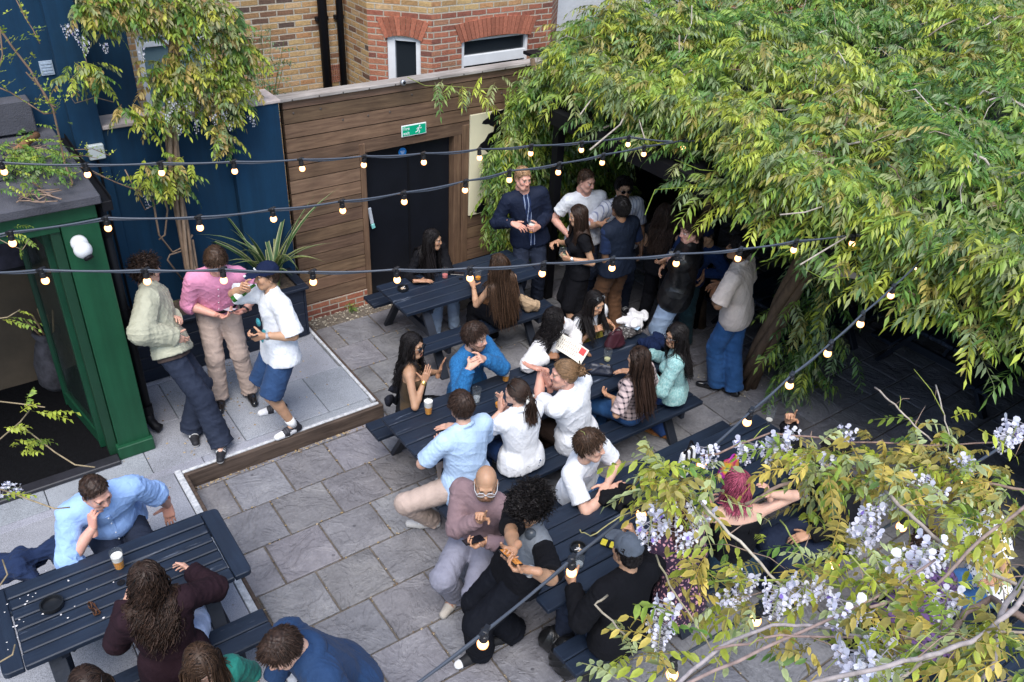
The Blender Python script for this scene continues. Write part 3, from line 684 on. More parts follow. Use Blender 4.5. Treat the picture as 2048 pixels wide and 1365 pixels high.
# sunglasses on the terrace table
sg = thing('sunglasses', gp(186, 1222, TZ+.752), 'folded tortoiseshell sunglasses on the terrace table', 'sunglasses')
p0 = np.array(gp(186, 1222, TZ+.752))
dv = at_z(196, 1234, TZ+.752)-at_z(178, 1208, TZ+.752); dv /= np.linalg.norm(dv); sv = np.array([-dv[1], dv[0], 0])
tort = plain('tortoiseshell', (.10, .04, .015), .25, .5, 60)
def sgl(m):
    for s in (-1, 1):
        c = p0+dv*.034*s+np.array([0, 0, .022]); m.tube([c+.026*(math.cos(a)*dv+.9*math.sin(a)*np.array([0, 0, .75])+.5*math.sin(a)*sv*.6) for a in np.linspace(0, 6.28, 17)], .0035, 6)
        m.tube([p0+dv*.062*s+(0, 0, .02), p0+dv*.062*s+sv*.02+(0, 0, .012), p0-dv*.05*s+sv*.028+(0, 0, .006)], .0035, 6)
part('frame', tort, sg, sgl)
part('lens', glassmat('amber_lens', (.05, .03, .02)), sg, lambda m: [m.lathe([(.024, 0), (.024, .001)], p0+dv*.034*s+np.array([0, 0, .022]), tuple(sv*.8+np.array([0, 0, .6])), 14) for s in (-1, 1)])
# petals and crumbs on the terrace table
pm = attrmat('petal_bits', .7, .1)
V = []; F = []
for (px, py) in [(40,1198),(56,1191),(66,1194),(54,1203),(50,1209),(72,1187),(14,1209),(137,1162),(174,1179),(150,1213),(39,1240),(48,1244),(27,1254),(33,1252),(136,1236),(122,1230),(207,1236),(86,1228),(10,1225),(14,1285),(16,1300),(35,1276),(227,1165),(92,1142)]:
    c = at_z(px, py, TZ+.754); n = len(V); s = random.uniform(.004, .008); a = random.random()*3
    for k in range(5): V.append(c+np.array([s*math.cos(a+k*1.257)*(1.4 if k % 2 else .8), s*math.sin(a+k*1.257), .004*(k % 2)]))
    F.append(tuple(range(n, n+5)))
tag(mesh_obj('petals', V, F, pm, col=np.tile((.72, .68, .66), (len(V), 1))), 'fallen white petals scattered across the terrace table', 'petals', kind='stuff')
# ================================================================== PEOPLE: one continuous surface per body from blended tapered limbs
f32 = np.float32
class Field:
    """signed distance grid; surfaces() turns it into a quad mesh"""
    def __init__(s, lo, hi, h):
        s.h = h; s.o = np.array(lo, float)-2*h; s.n = np.ceil((np.array(hi)-s.o+2*h)/h).astype(int)+1
        s.A = np.full(s.n, 9., f32)
    def sl(s, lo, hi):
        i0 = np.clip(np.floor((np.array(lo)-s.o)/s.h).astype(int), 0, s.n-1); i1 = np.clip(np.ceil((np.array(hi)-s.o)/s.h).astype(int)+1, 1, s.n)
        if (i1 <= i0).any(): return None, None
        ax = [(s.o[k]+np.arange(i0[k], i1[k])*s.h).astype(f32) for k in range(3)]
        P = np.stack(np.meshgrid(*ax, indexing='ij'), -1)
        return tuple(slice(a, b) for a, b in zip(i0, i1)), P
    def add(s, pr, k=.02, sub=False, grow=0.):
        lo, hi = pr.bb(); pad = abs(k)+3*s.h+max(0, grow)
        sl, P = s.sl(lo-pad, hi+pad)
        if sl is None: return
        d = pr(P)-f32(grow); a = s.A[sl]
        if sub:
            d = -d; h = np.clip(.5-.5*(d-a)/k*1.0, 0, 1) if k > 0 else (d < a)
            # smooth maximum
            h = np.clip(.5-.5*(a-d)/k, 0, 1); s.A[sl] = a*(1-h)+d*h+k*h*(1-h)
        else:
            h = np.clip(.5+.5*(a-d)/k, 0, 1); s.A[sl] = a*(1-h)+d*h-k*h*(1-h)
    def clip(s, p, n):
        """keep only the side n points away from"""
        ax = [(s.o[k]+np.arange(s.n[k])*s.h).astype(f32) for k in range(3)]
        d = (ax[0]-p[0])[:, None, None]*n[0]+(ax[1]-p[1])[None, :, None]*n[1]+(ax[2]-p[2])[None, None, :]*n[2]
        s.A = np.maximum(s.A, d.astype(f32))
    def surface(s):
        A = s.A; n = np.array(A.shape); sg = A < 0
        # cells that the surface crosses
        c = np.zeros(n-1, np.int8)
        for i in (0, 1):
            for j in (0, 1):
                for k in (0, 1): c += sg[i:n[0]-1+i, j:n[1]-1+j, k:n[2]-1+k]
        act = (c > 0) & (c < 8); idx = np.full(n-1, -1, np.int64); cells = np.argwhere(act)
        if len(cells) == 0: return np.zeros((0, 3)), np.zeros((0, 4), int)
        idx[act] = np.arange(len(cells))
        acc = np.zeros((len(cells), 3)); cnt = np.zeros(len(cells))
        X, Y, Z = cells.T
        for ax in range(3):
            for u in (0, 1):
                for v in (0, 1):
                    o = [0, 0, 0]; o[(ax+1) % 3] = u; o[(ax+2) % 3] = v; e = list(o); e[ax] = 1
                    a = A[X+o[0], Y+o[1], Z+o[2]]; b = A[X+e[0], Y+e[1], Z+e[2]]
                    m = (a < 0) != (b < 0); t = a/(a-b+1e-12)
                    q = np.tile(np.array(o, float), (len(cells), 1)); q[:, ax] = t
                    acc[m] += q[m]; cnt[m] += 1
        V = s.o+(cells+acc/cnt[:, None])*s.h
        Fs = []
        for ax in range(3):
            u, v = (ax+1) % 3, (ax+2) % 3
            S0 = [slice(None)]*3; S1 = [slice(None)]*3; S0[ax] = slice(0, -1); S1[ax] = slice(1, None)
            a = sg[tuple(S0)]; b = sg[tuple(S1)]
            E = np.argwhere(a != b); E = E[(E[:, u] > 0) & (E[:, v] > 0) & (E[:, u] < n[u]-1) & (E[:, v] < n[v]-1)]
            if len(E) == 0: continue
            q = []
            for du, dv in ((-1, -1), (0, -1), (0, 0), (-1, 0)):
                t = E.copy(); t[:, u] += du; t[:, v] += dv; q.append(idx[t[:, 0], t[:, 1], t[:, 2]])
            q = np.stack(q, 1); fl = ~a[E[:, 0], E[:, 1], E[:, 2]]
            q[fl] = q[fl][:, ::-1]; Fs.append(q)
        F = np.concatenate(Fs); return V, F[(F >= 0).all(1)]
class Cap:
    """tapered capsule; flat=(axis, factor) makes it thinner along axis; fold=(amplitude, pitch) adds cloth folds round it"""
    def __init__(s, a, b, ra, rb, flat=None, fold=None, cut=None):
        s.a = np.array(a, float); s.b = np.array(b, float); s.ra = ra; s.rb = rb; s.flat = flat; s.fold = fold; s.cut = cut
    def bb(s):
        r = max(s.ra, s.rb)+.02; return np.minimum(s.a, s.b)-r, np.maximum(s.a, s.b)+r
    def __call__(s, P):
        a = s.a.astype(f32); ab = (s.b-s.a).astype(f32); Q = P-a; sc = 1.
        if s.flat is not None:
            n = np.array(s.flat[0], f32); f = s.flat[1]; Q = Q+((Q@n)*f32(1/f-1))[..., None]*n; sc = (1+f)/2
        L2 = float(ab@ab)+1e-9; t0 = (Q@ab)/f32(L2); t = np.clip(t0, 0, 1)
        r = s.ra+(s.rb-s.ra)*t
        if s.fold is not None:
            Ln = math.sqrt(L2); am, pt = s.fold[:2]
            w = np.array([.37, .61, -.45], f32); x = np.cross(ab/Ln, w); x /= np.linalg.norm(x); y = np.cross(ab/Ln, x)
            qx, qy = Q@x, Q@y
            ph = t*Ln*6.283/pt; ang = np.arctan2(qy, qx)
            env = .35+.65*np.abs(2*t-1)**2
            q1 = np.abs(np.sin(ph*.5+1.1*np.sin(ang+s.a[0]*7)+.8*np.sin(2*ang+ph*.23))); q2 = np.abs(np.sin(ph*.36-1.5*np.sin(ang*1+1.+s.b[1]*5)))
            r = r+am*env*((1-q1)**2*1.5+(1-q2)**3*1.2-.55)
        d = (np.linalg.norm(Q-t[..., None]*ab, axis=-1)-r)*f32(sc)
        if s.cut: 
            Ln = math.sqrt(L2)
            if s.cut & 2: d = np.maximum(d, (t0-1)*f32(Ln))
            if s.cut & 1: d = np.maximum(d, -t0*f32(Ln))
        return d
class Ell:
    def __init__(s, c, R, rad):   # R rows = local axes
        s.c = np.array(c, float); s.R = np.array(R, float); s.rad = np.array(rad, float)
    def bb(s):
        e = np.abs(s.R.T)@s.rad; return s.c-e, s.c+e
    def __call__(s, P):
        q = (P-s.c.astype(f32))@s.R.T.astype(f32); r = s.rad.astype(f32)
        k0 = np.linalg.norm(q/r, axis=-1); k1 = np.linalg.norm(q/(r*r), axis=-1)+1e-9
        return (k0*(k0-1)/k1).astype(f32)
def nrm(v): v = np.array(v, float); return v/(np.linalg.norm(v)+1e-12)
def ik(a, c, l1, l2, pole):
    """two bones from a towards c; returns the joint and the reached end"""
    d = c-a; D = np.linalg.norm(d); u = d/(D+1e-9); D2 = min(max(D, abs(l1-l2)*1.05+.02), (l1+l2)*.995)
    x = (l1*l1-l2*l2+D2*D2)/(2*D2); hgt = math.sqrt(max(0, l1*l1-x*x))
    p = np.array(pole, float); p = p-u*(p@u); p = nrm(p)
    return a+u*x+p*hgt, a+u*D2
def wob(V, amp, freq, seed=0):
    r = np.random.default_rng(seed); o = np.zeros(len(V))
    for i in range(5):
        k = r.normal(size=3)*freq; o += np.sin(V@k+r.uniform(0, 6.28)+1.5*np.sin(V@(r.normal(size=3)*freq*.5)))
    return o*amp/2.2
def crease(V, amp, seed=0, k0=40):
    r = np.random.default_rng(seed+77); o = np.zeros(len(V))
    for i in range(6):
        k = nrm(r.normal(size=3)*np.array([1, 1, .8]))*k0*r.uniform(.55, 1.1); k2 = r.normal(size=3)*9; k3 = r.normal(size=3)*7
        rd = (1-np.abs(np.sin(V@k+1.6*np.sin(V@k2+i))))**3; o += rd*np.clip(.25+.9*np.sin(V@k3+2*i), 0, 1)
    return amp*(o-.35)
def normals(V, F):
    n = np.zeros_like(V); a = V[F[:, 0]]; fn = np.cross(V[F[:, 2]]-a, V[F[:, 3]]-V[F[:, 1]])
    for k in range(4): np.add.at(n, F[:, k], fn)
    return n/(np.linalg.norm(n, axis=1)[:, None]+1e-12)
def relax(V, F, it=1):
    for _ in range(it):
        acc = np.zeros_like(V); c = np.zeros(len(V))
        for k in range(4):
            j = F[:, (k+1) % 4]; np.add.at(acc, F[:, k], V[j]); np.add.at(c, F[:, k], 1)
            np.add.at(acc, j, V[F[:, k]]); np.add.at(c, j, 1)
        V = V*.5+.5*acc/np.maximum(c, 1)[:, None]
    return V
skin_m = attrmat('skin', .5, .05, 25, .4, .12)
hair_m = attrmat('hair', .48, .25, 60, .22)
lens_m = glassmat('sunglass_lens', (.008, .008, .010)); frame_m = plain('spectacle_frame', (.012, .011, .012), .3, .1)
clearlens, nt, b = newmat('spectacle_lens'); b.inputs['Base Color'].default_value = (.6, .65, .7, 1); b.inputs['Alpha'].default_value = .18; b.inputs['Roughness'].default_value = .05
SK = {'fair': (.60, .36, .265), 'pink': (.62, .335, .255), 'tan': (.47, .27, .165), 'olive': (.40, .225, .135), 'brown': (.28, .145, .080)}
HR = {'black': (.010, .008, .008), 'dark': (.030, .017, .012), 'brown': (.045, .025, .015), 'auburn': (.048, .020, .014), 'light': (.17, .10, .052), 'sandy': (.25, .15, .08), 'pink': (.27, .055, .09)}
def head_mesh(Hc, R, sc, skin, hairc, mouth=0., beard=0, brows=True, female=False, seed=0, bald=False):
    """R rows: right, forward, up"""
    pt = lambda x, y, z: Hc+sc*(np.array([x, y, z])@R)
    C = lambda a, b_, ra, rb: Cap(pt(*a), pt(*b_), ra*sc, rb*sc)
    E = lambda c, r: Ell(pt(*c), R, np.array(r)*sc)
    h = .0058*sc; ext = .17*sc; f = Field(Hc-ext, Hc+ext, h)
    jw = .90 if female else 1.
    f.add(E((0, -.014, .036), (.074, .093, .088)), .01)
    f.add(E((0, .016, -.03), (.060*jw, .074, .082)), .03)
    f.add(C((-.020*jw, .060, -.088), (.020*jw, .060, -.088), .024, .024), .03)
    for s in (-1, 1):
        f.add(C((s*.054*jw, .002, -.056), (s*.026, .052, -.088), .022, .022), .03)
        f.add(E((s*.040, .062, -.022), (.022, .02, .02)), .03)
    f.add(C((-.034, .078, .026), (.034, .078, .026), .012, .012), .02)
    for s in (-1, 1): f.add(E((s*.032, .096, .004), (.019, .016, .012)), .012, True)
    for s in (-1, 1): f.add(E((s*.032, .074, .003), (.0145, .0145, .0125)), .006)
    f.add(C((0, .086, .012), (0, .108 if not female else .103, -.028), .009, .0115 if not female else .0095), .012)
    for s in (-1, 1): f.add(E((s*.012, .094, -.034), (.010, .012, .008)), .008)
    mz = -.062
    f.add(C((-.018, .083, mz+.008), (.018, .083, mz+.008), .0075, .0075), .01)
    f.add(C((-.016, .082, mz-.008-mouth*.02), (.016, .082, mz-.008-mouth*.02), .0085, .0085), .01)
    if mouth: f.add(E((0, .094, mz-.003-mouth*.008), (.015, .022, .004+mouth*.012)), .005, True)
    for s in (-1, 1):
        f.add(E((s*.078, -.010, -.008), (.010, .020, .032)), .008); f.add(E((s*.086, -.006, -.004), (.006, .011, .018)), .004, True)
    f.add(C((0, -.018, -.05), (0, -.034, -.13), .052*(.86 if female else 1), .055*(.84 if female else 1)), .025)
    V, F = f.surface(); V = relax(V, F, 1)
    q = ((V-Hc)/sc)@R.T; x, y, z = q.T; ax = np.abs(x)
    col = np.tile(np.array(skin), (len(V), 1))
    col *= (1+.06*np.sin(x*90+seed)*np.sin(z*80+y*60))[:, None]
    bl = np.exp(-(((ax-.042)/.02)**2+((z+.025)/.02)**2))*(y > .02)+.8*np.exp(-((x/.014)**2+((z+.03)/.014)**2))*(y > .09)
    col = col*(1-bl[:, None]*np.array([0, .13, .12]))
    lip = (ax < .021) & (y > .076) & (np.abs(z-mz+.001+mouth*.008) < .0105-.16*ax+mouth*.012)
    col[lip] = np.array(skin)*((.88, .66, .62) if not female else (.80, .44, .43))
    if mouth: col[(ax < .013) & (y > .06) & (np.abs(z-mz+.003+mouth*.008) < .005+mouth*.010)] = (.05, .012, .012)
    else: col[(ax < .020) & (y > .07) & (np.abs(z-mz) < .0028)] *= .4
    if brows:
        br = (np.abs(z-.0275+.22*np.maximum(0, ax-.030)-.05*np.minimum(0, ax-.03)) < (.0055 if not female else .004)) & (ax > .012) & (ax < .052) & (y > .055)
        col[br] = col[br]*.25+.75*np.minimum(np.array(hairc), .12)
    eye = (((ax-.032)/.016)**2+((z-.003)/.0075)**2 < 1) & (y > .07)
    col[eye] = (.62, .60, .58)
    iris = (((ax-.032)/.0075)**2+((z-.003)/.0078)**2 < 1) & (y > .07); col[iris] = (.025, .015, .012)
    lid = (((ax-.032)/.019)**2+((z-.008)/.008)**2 < 1) & (z > .0085) & (y > .07); col[lid] = np.array(skin)*.42
    sk = np.exp(-(((ax-.032)/.024)**2+((z+.004)/.016)**2))*(y > .05); col *= (1-.22*sk)[:, None]
    if beard:
        lo = ((z < -.038-.35*np.maximum(0, .05-np.maximum(y, 0))*0) & (y > -.005) & (z < -.028-.25*(.06-ax)*0-.5*np.maximum(0, y-.055)*1.2) & (z > -.135)) | ((ax < .028) & (y > .085) & (z < -.040) & (z > -.056))
        lo |= (ax > .050) & (y > -.004) & (y < .035) & (z < .005)
        lo &= ~lip
        w = beard*np.clip(.8+.4*np.sin(x*900+z*700), .5, 1.0)[:, None]
        wl = lo[:, None]*w; col = col*(1-wl)+np.array(hairc)*1.2*wl
        if beard > .7: V = V+normals(V, F)*(lo*(.008+.003*np.sin(x*600)*np.sin(z*500)))[:, None]*sc
    if not bald or True:
        scalp = (-.765*y+.645*z > -.006) & (z > -.05)
        k = .75 if not bald else .15
        col[scalp] = col[scalp]*(1-k)+np.array(hairc)*k
    return V, F, col
FING = {'relaxed': (22, 28, 18), 'open': (4, 6, 4), 'grip': (48, 52, 30), 'fist': (78, 88, 45), 'point': (82, 92, 45), 'flat': (8, 10, 6), 'cup': (35, 35, 22)}
def hand_mesh(W, d, n, side, sc, pose, skin, seed=0):
    """W wrist, d direction of the fingers, n palm normal (the side fingers close to), side +1 right / -1 left"""
    d = nrm(d); n = np.array(n, float); n = nrm(n-d*(n@d)); s = np.cross(d, n)*side
    h = .0050*sc; cen = W+d*.085*sc; f = Field(cen-.135*sc, cen+.135*sc, h)
    P = lambda a, b_, c: W+sc*(d*a+s*b_+n*c)
    kn = [(.094, .030), (.099, .010), (.095, -.010), (.086, -.028)]
    for i, (a, b_) in enumerate(kn): f.add(Cap(P(.012, b_*.62, 0), P(a-.006, b_, 0), .0155*sc, .0135*sc), .014*sc)
    f.add(Cap(P(.0, 0, 0), P(-.055, 0, 0), .023*sc, .027*sc), .014*sc)
    f.add(Cap(P(.02, .020, .008), P(.055, .030, .008), .014*sc, .013*sc), .012*sc)
    L_ = [(.043, .026, .021), (.048, .030, .022), (.044, .028, .021), (.034, .021, .019)]
    base = FING[pose]; r = np.random.default_rng(seed); rr = [.0092, .0095, .0090, .0080]
    spread = {'open': .20, 'flat': .04}.get(pose, .05)
    for i, (a, b_) in enumerate(kn):
        an = np.radians(base)*(1+.10*(i-1))*r.uniform(.9, 1.1)
        if pose == 'point' and i == 0: an = np.radians((5, 8, 5))
        p = P(a-.004, b_, 0); t = 0; sp = nrm(d+s*spread*(1.5-i))
        for k in range(3):
            t += an[k]; v = sp*math.cos(t)+n*math.sin(t); q = p+v*L_[i][k]*sc
            f.add(Cap(p, q, (rr[i]-.0008*k)*sc, (rr[i]-.0008*(k+1))*sc), .0035*sc); p = q
    tb = P(.028, .030, .006); ca = {'open': (.75, .65, .0), 'flat': (.35, .92, .0), 'grip': (.45, .35, .85), 'fist': (.35, -.1, .9), 'point': (.35, -.1, .9), 'cup': (.6, .5, .55)}.get(pose, (.62, .60, .35))
    v0 = nrm(d*.5+s*.8+n*.15); v1 = nrm(d*ca[0]+s*ca[1]*.7+n*ca[2])
    q = tb+v0*.034*sc; f.add(Cap(tb, q, .0135*sc, .0115*sc), .008*sc)
    q2 = q+nrm(v0*.4+v1)*.030*sc; f.add(Cap(q, q2, .0112*sc, .0098*sc), .004*sc); f.add(Cap(q2, q2+v1*.024*sc, .0098*sc, .0082*sc), .004*sc)
    V, F = f.surface()
    ql = (V-W)@d/sc; col = np.tile(np.array(skin), (len(V), 1)); col = col*(1-.10*np.exp(-((ql-.095)/.012)**2)-.08*(ql > .14))[:, None]*np.array([1.02, .95, .93])
    return V, F, col
def join(parts):
    V = []; F = []; C = []; o = 0
    for v, f, c in parts: V.append(v); F.append(f+o); C.append(c); o += len(v)
    return np.concatenate(V), np.concatenate(F), np.concatenate(C)
def strands(seedsP, seedsN, flow, Ln, steps, push, r0, col, colvar, curl=0., curlf=60., taper=.35, jit=.0, seed=0):
    """grows hair locks: each step follows flow(P, frac) and is pushed out of the body by push(P)"""
    r = np.random.default_rng(seed); P = seedsP.copy(); n = len(P); path = [P.copy()]; Ln = np.asarray(Ln)*np.ones(n)
    ph = r.uniform(0, 6.28, n); jv = r.normal(size=(n, 3))*jit
    for i in range(steps):
        fr = (i+1)/steps; D = flow(P, fr)+jv; D /= np.linalg.norm(D, axis=1)[:, None]+1e-9
        P = P+D*(Ln/steps)[:, None]; P = push(P); path.append(P.copy())
    A = np.stack(path, 1)                                           # n, k, 3
    if curl:
        t = np.linspace(0, 1, steps+1)[None, :]*Ln[:, None]*curlf+ph[:, None]
        e1 = nrm([.7, .3, .2]); e2 = nrm(np.cross(e1, [0, 0, 1])); am = curl*np.minimum(1, np.linspace(0, 3, steps+1))[None, :, None]
        A = A+am*(np.cos(t)[..., None]*e1+np.sin(t)[..., None]*e2)
    T = np.gradient(A, axis=1); T /= np.linalg.norm(T, axis=2)[..., None]+1e-9
    X = np.cross(T, np.array([.31, .52, .79])); X /= np.linalg.norm(X, axis=2)[..., None]+1e-9; Y = np.cross(T, X)
    rad = r0*r.uniform(.7, 1.3, n)[:, None]*(1-(1-taper)*np.linspace(0, 1, steps+1)[None, :]**1.5)
    ring = [A+rad[..., None]*(math.cos(a)*X+math.sin(a)*Y) for a in (0, 2.094, 4.189)]
    V = np.stack(ring, 2).reshape(-1, 3); k = steps+1
    b0 = (np.arange(n)[:, None]*k+np.arange(steps)[None, :])*3
    F = np.stack([np.stack([b0+j, b0+(j+1) % 3, b0+3+(j+1) % 3, b0+3+j], -1) for j in range(3)], 2).reshape(-1, 4)
    c = np.array(col)[None]*(1+colvar*r.normal(size=(n, 1)))*np.array([1, 1, 1]); c = np.clip(c, .002, 1)
    C = np.repeat(c, k*3, 0)
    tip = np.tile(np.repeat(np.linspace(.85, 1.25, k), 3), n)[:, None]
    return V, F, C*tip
def capprims(g):
    def dist(P):
        d = np.full(len(P), 9.)
        for c in g: d = np.minimum(d, c(P.astype(f32)))
        return d
    return dist
def pusher(dist, off):
    def push(P):
        d = dist(P); m = d < off
        if m.any():
            Q = P[m]; e = .006; g = np.stack([dist(Q+np.eye(3)[k]*e)-dist(Q-np.eye(3)[k]*e) for k in range(3)], 1)
            g /= np.linalg.norm(g, axis=1)[:, None]+1e-9; P = P.copy(); P[m] = Q+g*(off-d[m])[:, None]
        return P
    return push
cloth_cache = {}
def cloth(name, col, kind='plain', rough=.85, col2=None):
    key = ('cl', name)
    if key in _mats: return _mats[key]
    m, nt, b = newmat(name); v = coords(nt); c = None
    n = noise(nt, v, 9, 5, .6)
    base = ramp(nt, n, [(.3, tuple(x*.84 for x in col)), (.7, tuple(min(1, x*1.1) for x in col))])
    def bands(axis, freq, width, soft=.02):
        sp = N(nt, 'ShaderNodeSeparateXYZ'); L(nt, v, sp.inputs[0])
        a = N(nt, 'ShaderNodeMath', operation='MULTIPLY'); a.inputs[1].default_value = freq; L(nt, sp.outputs[axis], a.inputs[0])
        f = N(nt, 'ShaderNodeMath', operation='FRACT'); L(nt, a.outputs[0], f.inputs[0])
        return ramp(nt, f.outputs[0], [(width, (1, 1, 1)), (width+soft, (0, 0, 0))])
    if kind == 'plaid':
        x = bands(0, 22, .34); y = bands(2, 22, .34); x2 = bands(0, 22, .06); 
        base = mixc(nt, mixc(nt, .5, x, y), base, col2); base = mixc(nt, mixc(nt, 1, x, y, 'MULTIPLY'), base, tuple(q*.35 for q in col2))
    elif kind == 'stripe': base = mixc(nt, bands('XYZ'.index('X'), 26, .22), base, col2)
    elif kind == 'stripe_wide': base = mixc(nt, bands(0, 16, .5), base, col2)
    elif kind == 'leopard':
        vo = N(nt, 'ShaderNodeTexVoronoi', feature='DISTANCE_TO_EDGE'); vo.inputs['Scale'].default_value = 30
        nd = N(nt, 'ShaderNodeTexNoise'); nd.inputs['Scale'].default_value = 30; L(nt, v, nd.inputs['Vector'])
        ad = N(nt, 'ShaderNodeVectorMath', operation='MULTIPLY_ADD'); ad.inputs[1].default_value = (.03, .03, .03); L(nt, nd.outputs['Color'], ad.inputs[0]); L(nt, v, ad.inputs[2]); L(nt, ad.outputs[0], vo.inputs['Vector'])
        base = mixc(nt, ramp(nt, vo.outputs['Distance'], [(.20, (1, 1, 1)), (.27, (0, 0, 0))]), base, col2)
    elif kind == 'dots':
        vo = N(nt, 'ShaderNodeTexVoronoi'); vo.inputs['Scale'].default_value = 34; vo.inputs['Randomness'].default_value = .35; L(nt, v, vo.inputs['Vector'])
        base = mixc(nt, ramp(nt, vo.outputs['Distance'], [(.26, (1, 1, 1)), (.31, (0, 0, 0))]), base, col2)
    elif kind == 'knit':
        base = mixc(nt, ramp(nt, noise(nt, coords(nt, (60, 60, 25)), 1.6, 2), [(.4, (0, 0, 0)), (.6, (1, 1, 1))]), base, col2)
    elif kind == 'denim':
        base = mixc(nt, ramp(nt, noise(nt, v, 5, 4), [(.45, (0, 0, 0)), (.75, (.6, .6, .6))]), base, col2 or tuple(min(1, q*1.6+.02) for q in col))
    L(nt, base, b.inputs['Base Color']); b.inputs['Roughness'].default_value = rough; b.inputs['Specular IOR Level'].default_value = (.25 if max(col) > .05 else .14) if rough > .6 else .5
    if rough > .6 and max(col) > .05: b.inputs['Sheen Weight'].default_value = .04
    nd = noise(nt, v, 9, 3, .5, 1.2); ab = N(nt, 'ShaderNodeMath', operation='SUBTRACT'); L(nt, nd, ab.inputs[0]); ab.inputs[1].default_value = .5
    a2 = N(nt, 'ShaderNodeMath', operation='ABSOLUTE'); L(nt, ab.outputs[0], a2.inputs[0]); a3 = N(nt, 'ShaderNodeMath', operation='POWER'); L(nt, a2.outputs[0], a3.inputs[0]); a3.inputs[1].default_value = .5
    bump(nt, b, a3.outputs[0], .22, .03)
    _mats[key] = m; return m
def px_head(px, pel, Ln):
    d = nrm(ray(*px)); m = CAM-pel; b_ = m@d; c_ = m@m-Ln*Ln; disc = b_*b_-c_
    t = -b_-math.sqrt(disc) if disc > 0 else -b_
    p = CAM+d*t
    return pel+nrm(p-pel)*Ln
PEOPLE = []
def person(label, pel, face, head=None, H=1.75, female=False, build=1.0, skin='fair', hair=('short', 'dark'), zf=0., hy=0, hp=0, hr=0, twist=0,
           lh=None, rh=None, lf=None, rf=None, sit=True, top=None, jacket=None, bottom=None, shoes=None, beard=0, mouth=0, glasses=None, cap=None,
           group=None, seed=0, necklace=False, watch=None, extra=None, headlen=None, hairlen=None):
    k = H/1.75; sk = SK[skin]; hc = HR[hair[1]]; fb = .88 if female else 1.; B = build*fb
    pel = np.array(pel, float); pel = pel if len(pel) == 3 else np.array([*pel, (.55 if sit else .92*k)+zf])
    a = math.radians(face); Fw = np.array([math.cos(a), math.sin(a), 0]); Rt = np.array([math.sin(a), -math.cos(a), 0]); Up = np.array([0, 0, 1.])
    Ln = (headlen or (.715 if sit else .725))*k
    Hc = px_head(head, pel, Ln) if head is not None else pel+Up*Ln
    u = nrm(Hc-Fw*.03-pel); 
    Nk = pel+u*(Ln-.185*k)
    t = math.radians(twist); sa = Rt*math.cos(t)+Fw*math.sin(t); sa = nrm(sa-u*(sa@u)); fc = np.cross(u, sa)
    mid = pel+u*.24*k-fc*.015; chest = pel+u*.40*k
    sw = (.182 if not female else .158)*k*(.5+.5*build); shc = Nk-u*.045*k
    sh = {1: shc+sa*sw, -1: shc-sa*sw}
    loc = lambda v: pel*np.array([1, 1, 0])+Up*zf+Rt*v[0]+Fw*v[1]+Up*v[2]
    ld = lambda v: Rt*v[0]+Fw*v[1]+Up*v[2]
    def target(s):
        if s is None: return None
        if 'px' in s: return at_z(*s['px'])
        if 'pf' in s or 'ps' in s:      # seen at this pixel, on the upright plane that far in front of / beside the hips
            px_, py_, d_ = s.get('pf') or s['ps']; n_ = Fw if 'pf' in s else Rt; rd = ray(px_, py_)
            return CAM+rd*(((pel+n_*d_-CAM)@n_)/(rd@n_))
        return loc(s['at'])
    arms = {}
    for sd, sp in ((1, rh), (-1, lh)):
        l1, l2 = .295*k, .255*k
        T = target(sp)
        if T is None: T = sh[sd]-Up*.52*k+sa*sd*.10+Fw*(.10 if sit else .06); sp = {}
        dh = sp.get('d'); dhw = ld(dh) if dh is not None else None
        # the target is the middle of the palm: the wrist lies .08 short of it
        w = T-(nrm(dhw) if dhw is not None else nrm(T-sh[sd]+Up*-.15))*.075*k
        pole = ld(sp.get('pole', (sd*.55, -.35, -1.)))
        el, wr = ik(sh[sd], w, l1, l2, pole)
        dd = dhw if dhw is not None else nrm(T-el)
        nn = ld(sp.get('n', (-sd*.9, .1, -.35)))
        arms[sd] = (el, wr, nrm(dd), nn, sp.get('pose', 'relaxed'))
    hp_ = {s: pel+Rt*s*.088*k for s in (1, -1)}
    legs = {}
    for sd, sp in ((1, rf), (-1, lf)):
        tz = zf+.085*k; pole = Fw+Up*(.7 if sit else .05); toe = Fw+Rt*sd*.18
        if sp is None: T = loc((sd*.13, .40 if sit else .02, 0))
        elif 'px' in sp: T = at_z(*sp['px'], zf+.04)
        else: T = loc((*sp['at'], 0))
        T = T*np.array([1, 1, 0])+Up*(tz+(sp or {}).get('lift', 0))
        if sp and 'pole' in sp: pole = ld(sp['pole'])
        if sp and 'toe' in sp: toe = ld((*sp['toe'], 0))
        kn, an = ik(hp_[sd], T, .43*k, .43*k, pole); legs[sd] = (kn, an, nrm(toe), (sp or {}).get('lift', 0))
    root = thing('person', (pel[0], pel[1], zf), label, 'person', group)
    bulk = B
    def torso(f, e, kk=.04, fold=None, noarm=False):
        fl = (fc, .70)
        f.add(Cap(hp_[1]*.55+pel*.45, hp_[-1]*.55+pel*.45, .112*k*bulk+e, .112*k*bulk+e, (Fw, .88)), kk)
        if sit: f.add(Cap(hp_[1]*.8+pel*.2-Fw*.02, hp_[-1]*.8+pel*.2-Fw*.02, .105*k*bulk+e, .105*k*bulk+e), kk)
        f.add(Cap(pel+u*.04, mid, .135*k*bulk+e, (.122 if female else .13)*k*bulk+e, fl, fold), kk)
        f.add(Cap(mid, chest, (.122 if female else .135)*k*bulk+e, .142*k*bulk+e, fl, fold), kk)
        for s in (1, -1): f.add(Cap(mid+sa*s*.045*k, shc+sa*s*sw*.62-u*.035*k, .085*k*bulk+e, .078*k*bulk+e, (fc, .85)), kk)
